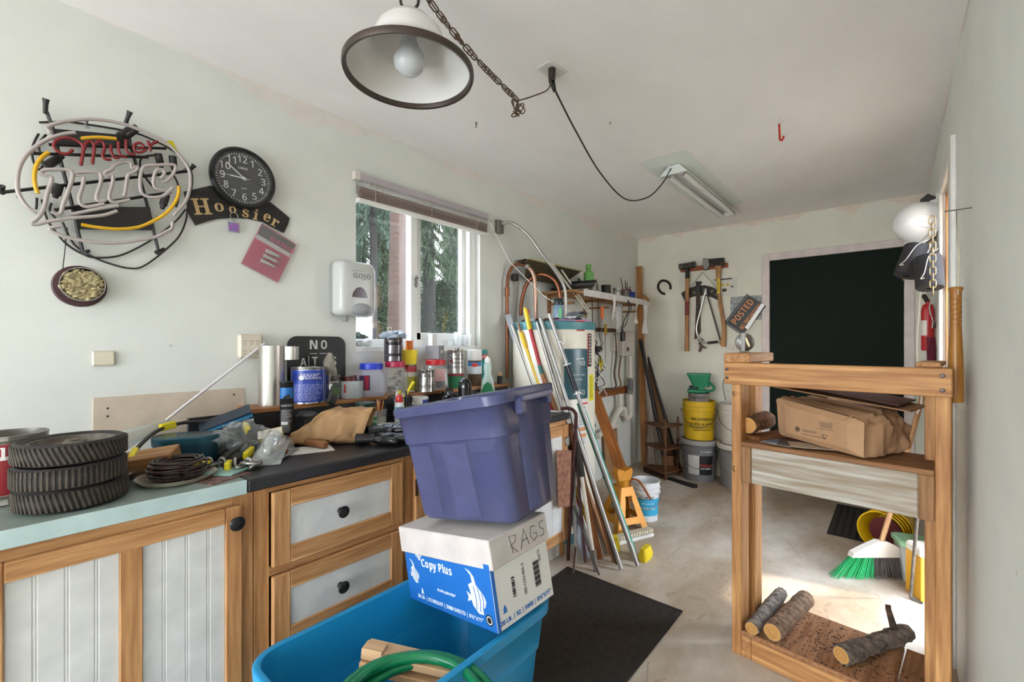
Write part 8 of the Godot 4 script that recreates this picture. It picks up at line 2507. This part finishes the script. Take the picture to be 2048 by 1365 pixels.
# ---------- right wall ----------
func right_wall_things() -> void:
	# wooden handle hung by a string
	var t := thing("wooden_club", "turned pale wooden club with ringed grip hung on the right wall", "club", Vector3(0.152, 1.1, -2.02))
	var prof := [0, 0, 0.017, 0.001, 0.0195, 0.008, 0.0195, 0.05, 0.018, 0.15, 0.0145, 0.24]
	for i in 6:
		var y := 0.25 + 0.016 * i
		prof.append_array([0.0145, y, 0.0128, y + 0.001, 0.0128, y + 0.002, 0.0145, y + 0.003])
	prof.append_array([0.0145, 0.35, 0.0155, 0.36, 0.018, 0.364, 0.018, 0.369, 0.015, 0.372, 0, 0.372])
	part(t, "club", lathe_mesh(prof, 28), wood("c8923e", 1, 0.4))
	part(t, "string", tube_mesh(p3([0.004, 0.345, 0.017, 0.008, 0.46, 0.005, 0.002, 0.615, 0.0, 0.01, 0.46, -0.006, 0.004, 0.345, -0.016]), 0.0016, 5), C("d8cfb4", 0.8))
	part(t, "knot", lathe_mesh([0, -0.006, 0.005, 0, 0, 0.006], 8), C("d8cfb4", 0.8), T(Vector3(0.008, 0.46, 0)))
	solo("wall_nail", "long steel nail in the right wall holding the club's string", "nail", tube_mesh(p3([0.189, 1.72, -2.02, 0.127, 1.722, -2.03]), 0.0022, 7), C("5a5650", 0.4, 0.8))
	# hook board with hard hat and rollers on the far door jamb
	t = thing("hook_board", "narrow white board with coat hooks beyond the side door", "hook board", Vector3(WALL_R, 1.9, -3.3), -PI / 2)
	bar(t, "board", Vector3(0.09, 0.42, 0.018), Vector3(0, -0.02, 0.01), C("e4e0d8", 0.5), 0.003)
	for y in [0.06, -0.04]:
		part(t, "hook", tube_mesh(curve(p3([0, y, 0.02, 0.0, y - 0.02, 0.05, 0.0, y - 0.02, 0.075, 0.0, y + 0.01, 0.085]), 5), 0.006, 8), C("e0dcd4", 0.4))
	t = thing("hard_hat", "white ridged hard hat hung on the wall hook", "hard hat", Vector3(0.125, 1.93, -3.24))
	t.rotation = Vector3(0.25, 0.5, 1.25)
	var s := S()
	lathe(s, [0.125, -0.002, 0.132, 0.0, 0.13, 0.006, 0.11, 0.01, 0.106, 0.04, 0.094, 0.08, 0.07, 0.112, 0.038, 0.128, 0, 0.132], 40)
	for q in [-0.5, 0.0, 0.5]:
		var p := []
		for i in 11:
			var a := PI * (0.08 + 0.84 * i / 10.0)
			p.append(Vector3(0.05 * q + 0.0, 0.13 * sin(a) - 0.004, 0.108 * cos(a)))
		tube(s, p, 0.007, 6)
	part(t, "shell", E(s), C("e8e8e6", 0.3))
	s = S()
	lathe(s, [0.1, 0.0, 0.1, -0.02, 0.096, -0.02, 0.096, 0.0], 28)
	part(t, "headband", E(s), C("2a2826", 0.5))
	t = thing("cap_clip", "small black plastic clamp hung above the hard hat", "clamp", Vector3(0.14, 2.05, -3.28))
	s = S()
	prism(s, PackedVector2Array([Vector2(-0.03, -0.04), Vector2(0.03, -0.04), Vector2(0.035, 0.02), Vector2(0.0, 0.045), Vector2(-0.03, 0.02)]), -0.014, 0.014)
	part(t, "body", E(s), C("151413", 0.45))
	for i in 2:
		var at := [Vector3(0.072, 1.715, -3.08), Vector3(0.132, 1.64, -3.0)][i] as Vector3
		var r := thing("paint_roller", ["black foam roller sleeve hung nearest the hard hat", "black foam roller sleeve hung lower by the brass chain"][i], "paint roller", at, 0, "foam rollers on the right wall")
		r.rotation = Vector3(-0.25, 0, [-0.28, 0.05][i])
		s = S()
		lathe(s, [0.014, -0.082, 0.05, -0.082, 0.054, -0.076, 0.054, 0.076, 0.05, 0.082, 0.014, 0.082, 0.012, -0.08], 32)
		part(r, "sleeve", E(s), C("2b292b", 0.85, 0.0, 1))
		part(r, "wire_frame", tube_mesh(curve(p3([0.0, 0.1, 0.0, 0.035, 0.1, 0.05, 0.0, 0.06, 0.062, -0.02, -0.02, 0.06, -0.035, -0.05, 0.058, -0.02, -0.045, 0.056]), 5), 0.0028, 6), C("b8b6b0", 0.3, 0.8))
		part(r, "hanger", tube_mesh(p3([0, 0.1, 0, 0.02, 0.16, -0.02]), 0.0025, 6), C("b8b6b0", 0.3, 0.8))
	t = thing("brass_chain", "short brass chain hanging from the side door casing", "chain")
	for i in 12:
		chain_link(t, Vector3(0.142, 1.885 - 0.031 * i, -2.95 + 0.004 * i), Vector3.DOWN, i, C("9c8760", 0.35, 0.8))
	# cloth, rope and red can beyond the casing
	s = S()
	sheet(s, 6, 12, func(u: float, v: float) -> Vector3: return Vector3(0.165 - 0.02 * sin(v * 3 + u * 4), 1.33 - 0.28 * v, -3.5 - 0.09 * u * (0.5 + 0.5 * v)), 0.004)
	solo("maroon_cloth", "maroon cloth hung on the right wall beyond the side door", "cloth", E(s), C("6e2434", 0.9))
	s = S()
	sheet(s, 4, 8, func(u: float, v: float) -> Vector3: return Vector3(0.16 + 0.008 * sin(v * 9), 1.62 - 0.24 * v, -3.45 - 0.06 * u), 0.004)
	solo("checked_cloth", "dark and white checked strap hung above the maroon cloth", "strap", E(s), print_mat(sheet_image(16, 64, "d0c8c0", [[0, 0, 16, 64, "3a2a30", 4, 4]]), 0.9))
	solo("white_rope", "thin white rope hanging beside the maroon cloth", "rope", tube_mesh(curve(p3([0.12, 1.75, -3.3, 0.11, 1.5, -3.32, 0.1, 1.25, -3.33, 0.12, 1.0, -3.36, 0.1, 0.9, -3.36]), 5), 0.005, 7), C("dcd6ca", 0.8))
	t = thing("fire_extinguisher", "small red extinguisher on the right wall near the back corner", "extinguisher", Vector3(0.155, 1.25, -3.62))
	part(t, "cylinder", lathe_mesh([0, 0, 0.028, 0.002, 0.03, 0.01, 0.03, 0.24, 0.024, 0.27, 0.012, 0.28, 0.012, 0.3, 0, 0.3], 24), C("b01c20", 0.35))
	part(t, "paper_label", lathe_mesh([0.0306, 0.09, 0.0306, 0.18], 16, -2.2, -0.2), C("e0d8cc", 0.5))
	part(t, "valve", tube_mesh(p3([0, 0.29, 0, -0.02, 0.33, 0.02]), 0.012, 8), C("2a2826", 0.4))
	part(t, "bracket", box_mesh(Vector3(0.01, 0.03, 0.05), 0.003), C("2a2826", 0.4), T(Vector3(0.03, 0.15, 0)))
	# twine bundles behind the bench
	for i in 2:
		s = S()
		for k in 5:
			var a := k * 1.3
			tube(s, curve([Vector3(0, 0.05, 0), Vector3(0.02 * cos(a), 0.0, 0.02 * sin(a)), Vector3(0.03 * cos(a + 1), -0.05, 0.02), Vector3(0.01, -0.07, -0.02), Vector3(0, 0.05, 0)], 4), 0.003, 5)
		var tw := solo("twine_hank", ["upper hank of white twine behind the bench post", "lower hank of white twine behind the bench post"][i], "twine", E(s), C("d6d6d2", 0.8), T(Vector3(0.13, 1.06 - 0.16 * i, -2.5), 0, 30, 10 * i), "twine hanks")
		tw.set_meta("kind", "thing")
	solo("twine_rope", "white rope from the twine hanks to the side door casing", "rope", tube_mesh(p3([0.13, 1.11, -2.5, 0.165, 1.2, -2.52, 0.172, 1.3, -2.53]), 0.003, 6), C("d6d6d2", 0.8))
	# dry plant sprig in the corner below the bench
	s = S()
	for k in 7:
		var a := k * 0.9
		tube(s, curve([Vector3(0, 0, 0), Vector3(0.02 * cos(a), 0.05, 0.02 * sin(a)), Vector3(0.05 * cos(a), 0.08 + 0.01 * k, 0.05 * sin(a))], 3), 0.002, 4)
	var sp := solo("dry_sprig", "dry grey twig bunch on the floor at the foot of the right wall", "twigs", E(s), C("7d7868", 0.9), T(Vector3(0.145, 0.002, -1.8)))
	sp.set_meta("kind", "stuff")

# ---------- ceiling ----------
func ceiling_things() -> void:
	# pendant lamp, switched off
	var c := Vector3(-1.071, 2.073, -0.797)
	var t := thing("pendant_lamp", "white bell-shaped pendant lamp with brown rim hung by a chain", "pendant lamp", c)
	part(t, "shade", lathe_mesh([0.178, 0.0, 0.165, 0.022, 0.135, 0.045, 0.112, 0.06, 0.1, 0.085, 0.088, 0.12, 0.06, 0.15, 0.034, 0.163, 0.034, 0.166, 0.062, 0.154, 0.093, 0.122, 0.106, 0.086, 0.117, 0.064, 0.139, 0.049, 0.17, 0.025, 0.182, 0.002, 0.178, 0.0], 64), C("e2dfda", 0.22))
	part(t, "rim", lathe_mesh([0.176, -0.004, 0.184, -0.006, 0.187, 0.002, 0.186, 0.012, 0.178, 0.018, 0.172, 0.014, 0.174, 0.002, 0.176, -0.004], 64), C("4a3f38", 0.4, 0.5))
	part(t, "cap", lathe_mesh([0.036, 0.158, 0.038, 0.163, 0.034, 0.175, 0.018, 0.186, 0.008, 0.19, 0, 0.19], 28), C("5c5048", 0.45, 0.5))
	part(t, "socket", lathe_mesh([0.018, 0.165, 0.02, 0.12, 0.0, 0.12], 20), C("d8d4cc", 0.4))
	part(t, "bulb", lathe_mesh([0, -0.002, 0.025, 0.004, 0.041, 0.018, 0.046, 0.036, 0.042, 0.055, 0.028, 0.08, 0.02, 0.1, 0.019, 0.124, 0, 0.124], 36), C("cfd1d2", 0.12))
	part(t, "hanger_ring", tube_mesh(ringpts(Vector3(0, 0.214, 0), 0.026, 24, Transform3D(Basis(Vector3.UP, 0.75), Vector3.ZERO)), 0.0042, 8, true), C("4a3f38", 0.4, 0.6))
	# straight chain up to the ceiling hook, then the swag to the outlet
	var brown := C("6a5442", 0.4, 0.7)
	var ch := thing("lamp_chain", "brown oval-link chain swagged from the lamp to the ceiling outlet", "chain")
	var path := [Vector3(c.x, 2.31, c.z), Vector3(c.x, 2.42, c.z)]
	for i in 4:
		chain_link(ch, Vector3(c.x, 2.315 + 0.028 * i, c.z), Vector3.UP, i, brown)
	var sw := curve([Vector3(-1.085, 2.42, -0.8), Vector3(-1.143, 2.4, -0.931), Vector3(-1.131, 2.31, -1.112), Vector3(-1.107, 2.235, -1.316)], 10)
	var acc := 0.0
	var k := 0
	for i in sw.size() - 1:
		acc += (sw[i + 1] - sw[i]).length()
		while acc > 0.031 * k:
			chain_link(ch, sw[i + 1], (sw[i + 1] - sw[i]).normalized(), k, brown)
			k += 1
	for i in 6:
		chain_link(ch, Vector3(-1.107, 2.21, -1.33) + Vector3(0.012 * sin(i * 2.1), -0.012 * (i % 3), 0.012 * cos(i * 2.1)), Vector3(sin(i), 1, cos(i * 1.7)).normalized(), i, brown)
	part(ch, "ceiling_hook", tube_mesh(curve(p3([c.x, 2.439, c.z, c.x, 2.425, c.z, c.x + 0.012, 2.412, c.z, c.x, 2.403, c.z, c.x - 0.01, 2.41, c.z]), 5), 0.0028, 7), brown)
	part(ch, "cord", tube_mesh(curve(sw.slice(0, 40, 6) + [Vector3(-1.105, 2.23, -1.33), Vector3(-1.1, 2.29, -1.43), Vector3(-1.083, 2.34, -1.5), Vector3(-1.078, 2.4, -1.52)], 4), 0.0028, 6), C("5a4638", 0.6))
	part(ch, "plug", lathe_mesh([0.009, -0.05, 0.014, -0.045, 0.016, 0, 0.0, 0.0], 12), C("2c231f", 0.5), T(Vector3(-1.078, 2.43, -1.52)))
	var ol := thing("ceiling_outlet", "square white outlet plate on the ceiling with two plugs", "outlet", Vector3(-1.09, CEIL, -1.535))
	bar(ol, "plate", Vector3(0.115, 0.006, 0.075), Vector3(0, -0.004, 0), C("e6e2da", 0.4), 0.002, T(Vector3.ZERO, 0, 84, 0))
	bar(ol, "socket_face", Vector3(0.034, 0.004, 0.028), Vector3(0.02, -0.008, 0), C("dcd8d0", 0.4), 0.002, T(Vector3.ZERO, 0, 84, 0))
	# tube light
	t = thing("tube_light", "white two-tube shop light fixed flat to the ceiling", "ceiling light", Vector3(-1.072, CEIL, -3.47))
	var white := C("dfe0da", 0.4)
	var s := S()
	var poly := PackedVector2Array([Vector2(-0.03, -0.004), Vector2(0.03, -0.004), Vector2(0.045, -0.02), Vector2(0.085, -0.055), Vector2(0.082, -0.058), Vector2(0.04, -0.03), Vector2(-0.04, -0.03), Vector2(-0.082, -0.058), Vector2(-0.085, -0.055), Vector2(-0.045, -0.02)])
	prism(s, poly, -0.61, 0.61)
	part(t, "reflector", E(s), white)
	for z in [-0.615, 0.615]:
		s = S()
		prism(s, PackedVector2Array([Vector2(-0.035, -0.004), Vector2(0.035, -0.004), Vector2(0.05, -0.02), Vector2(0.088, -0.06), Vector2(-0.088, -0.06), Vector2(-0.05, -0.02)]), z - 0.006, z + 0.006)
		part(t, "end_cap", E(s), white)
	for x in [-0.045, 0.045]:
		var tb := part(t, "tube", tube_mesh([Vector3(x, -0.055, -0.6), Vector3(x, -0.055, 0.6)], 0.0185, 18), C("ecebe6", 0.25))
		for z in [-0.595, 0.595]:
			part(tb, "tube_cap", tube_mesh([Vector3(x, -0.055, z - 0.012), Vector3(x, -0.055, z + 0.012)], 0.0192, 18), C("b9b8b4", 0.3, 0.7))
	var pc := thing("power_cable", "black cord drooping from the ceiling outlet to the tube light", "cord")
	part(pc, "plug", tube_mesh(p3([-1.104, 2.432, -1.552, -1.1, 2.4, -1.55, -1.092, 2.36, -1.56]), [0.014, 0.013, 0.007], 10), C("1c1a19", 0.5))
	part(pc, "cord", tube_mesh(curve(p3([-1.092, 2.37, -1.555, -1.164, 2.319, -1.833, -1.248, 2.249, -2.221, -1.256, 2.183, -2.543, -1.222, 2.245, -2.79, -1.15, 2.33, -2.85, -1.085, 2.418, -2.846]), 10), 0.0042, 7), C("2a2624", 0.6))
	t = thing("ceiling_hook", "red-tipped screw hook in the ceiling", "hook", Vector3(-0.44, CEIL, -2.63))
	part(t, "shank", tube_mesh(p3([0.02, -0.001, 0.02, 0.015, -0.02, 0.015, -0.005, -0.022, 0.0]), 0.004, 8), C("d8d4cc", 0.4))
	part(t, "hook", tube_mesh(curve(p3([-0.005, -0.022, 0.0, -0.004, -0.06, 0.0, -0.002, -0.1, 0.0, 0.006, -0.112, 0.004, 0.014, -0.105, 0.008, 0.015, -0.095, 0.008]), 5), 0.005, 8), C("b82a20", 0.4))
	for q in [[-1.648, -1.646, "short steel nail sticking out of the ceiling near the lamp"], [-1.1, -0.98, "rusty staple in the ceiling near the lamp chain"], [-1.12, -2.1, "small staple in the ceiling behind the outlet"]]:
		solo("ceiling_nail", q[2], "nail", tube_mesh([Vector3(q[0], CEIL - 0.0005, q[1]), Vector3(q[0], CEIL - (0.03 if q[0] < -1.5 else 0.008), q[1])], [0.0065, 0.002], 8), C("8d8a84", 0.4, 0.7))

func chain_link(parent: Node3D, c: Vector3, d: Vector3, i: int, m: Material) -> void:
	var xf := along(c, c + d, PI / 2 * (i % 2))
	var pts := []
	for p in rring(0, 0, 0.021, 0.04, 0.0103, 0, 4):
		pts.append(xf * Vector3(p.x, p.z, 0))
	part(parent, "link", tube_mesh(pts, 0.0025, 6, true), m)
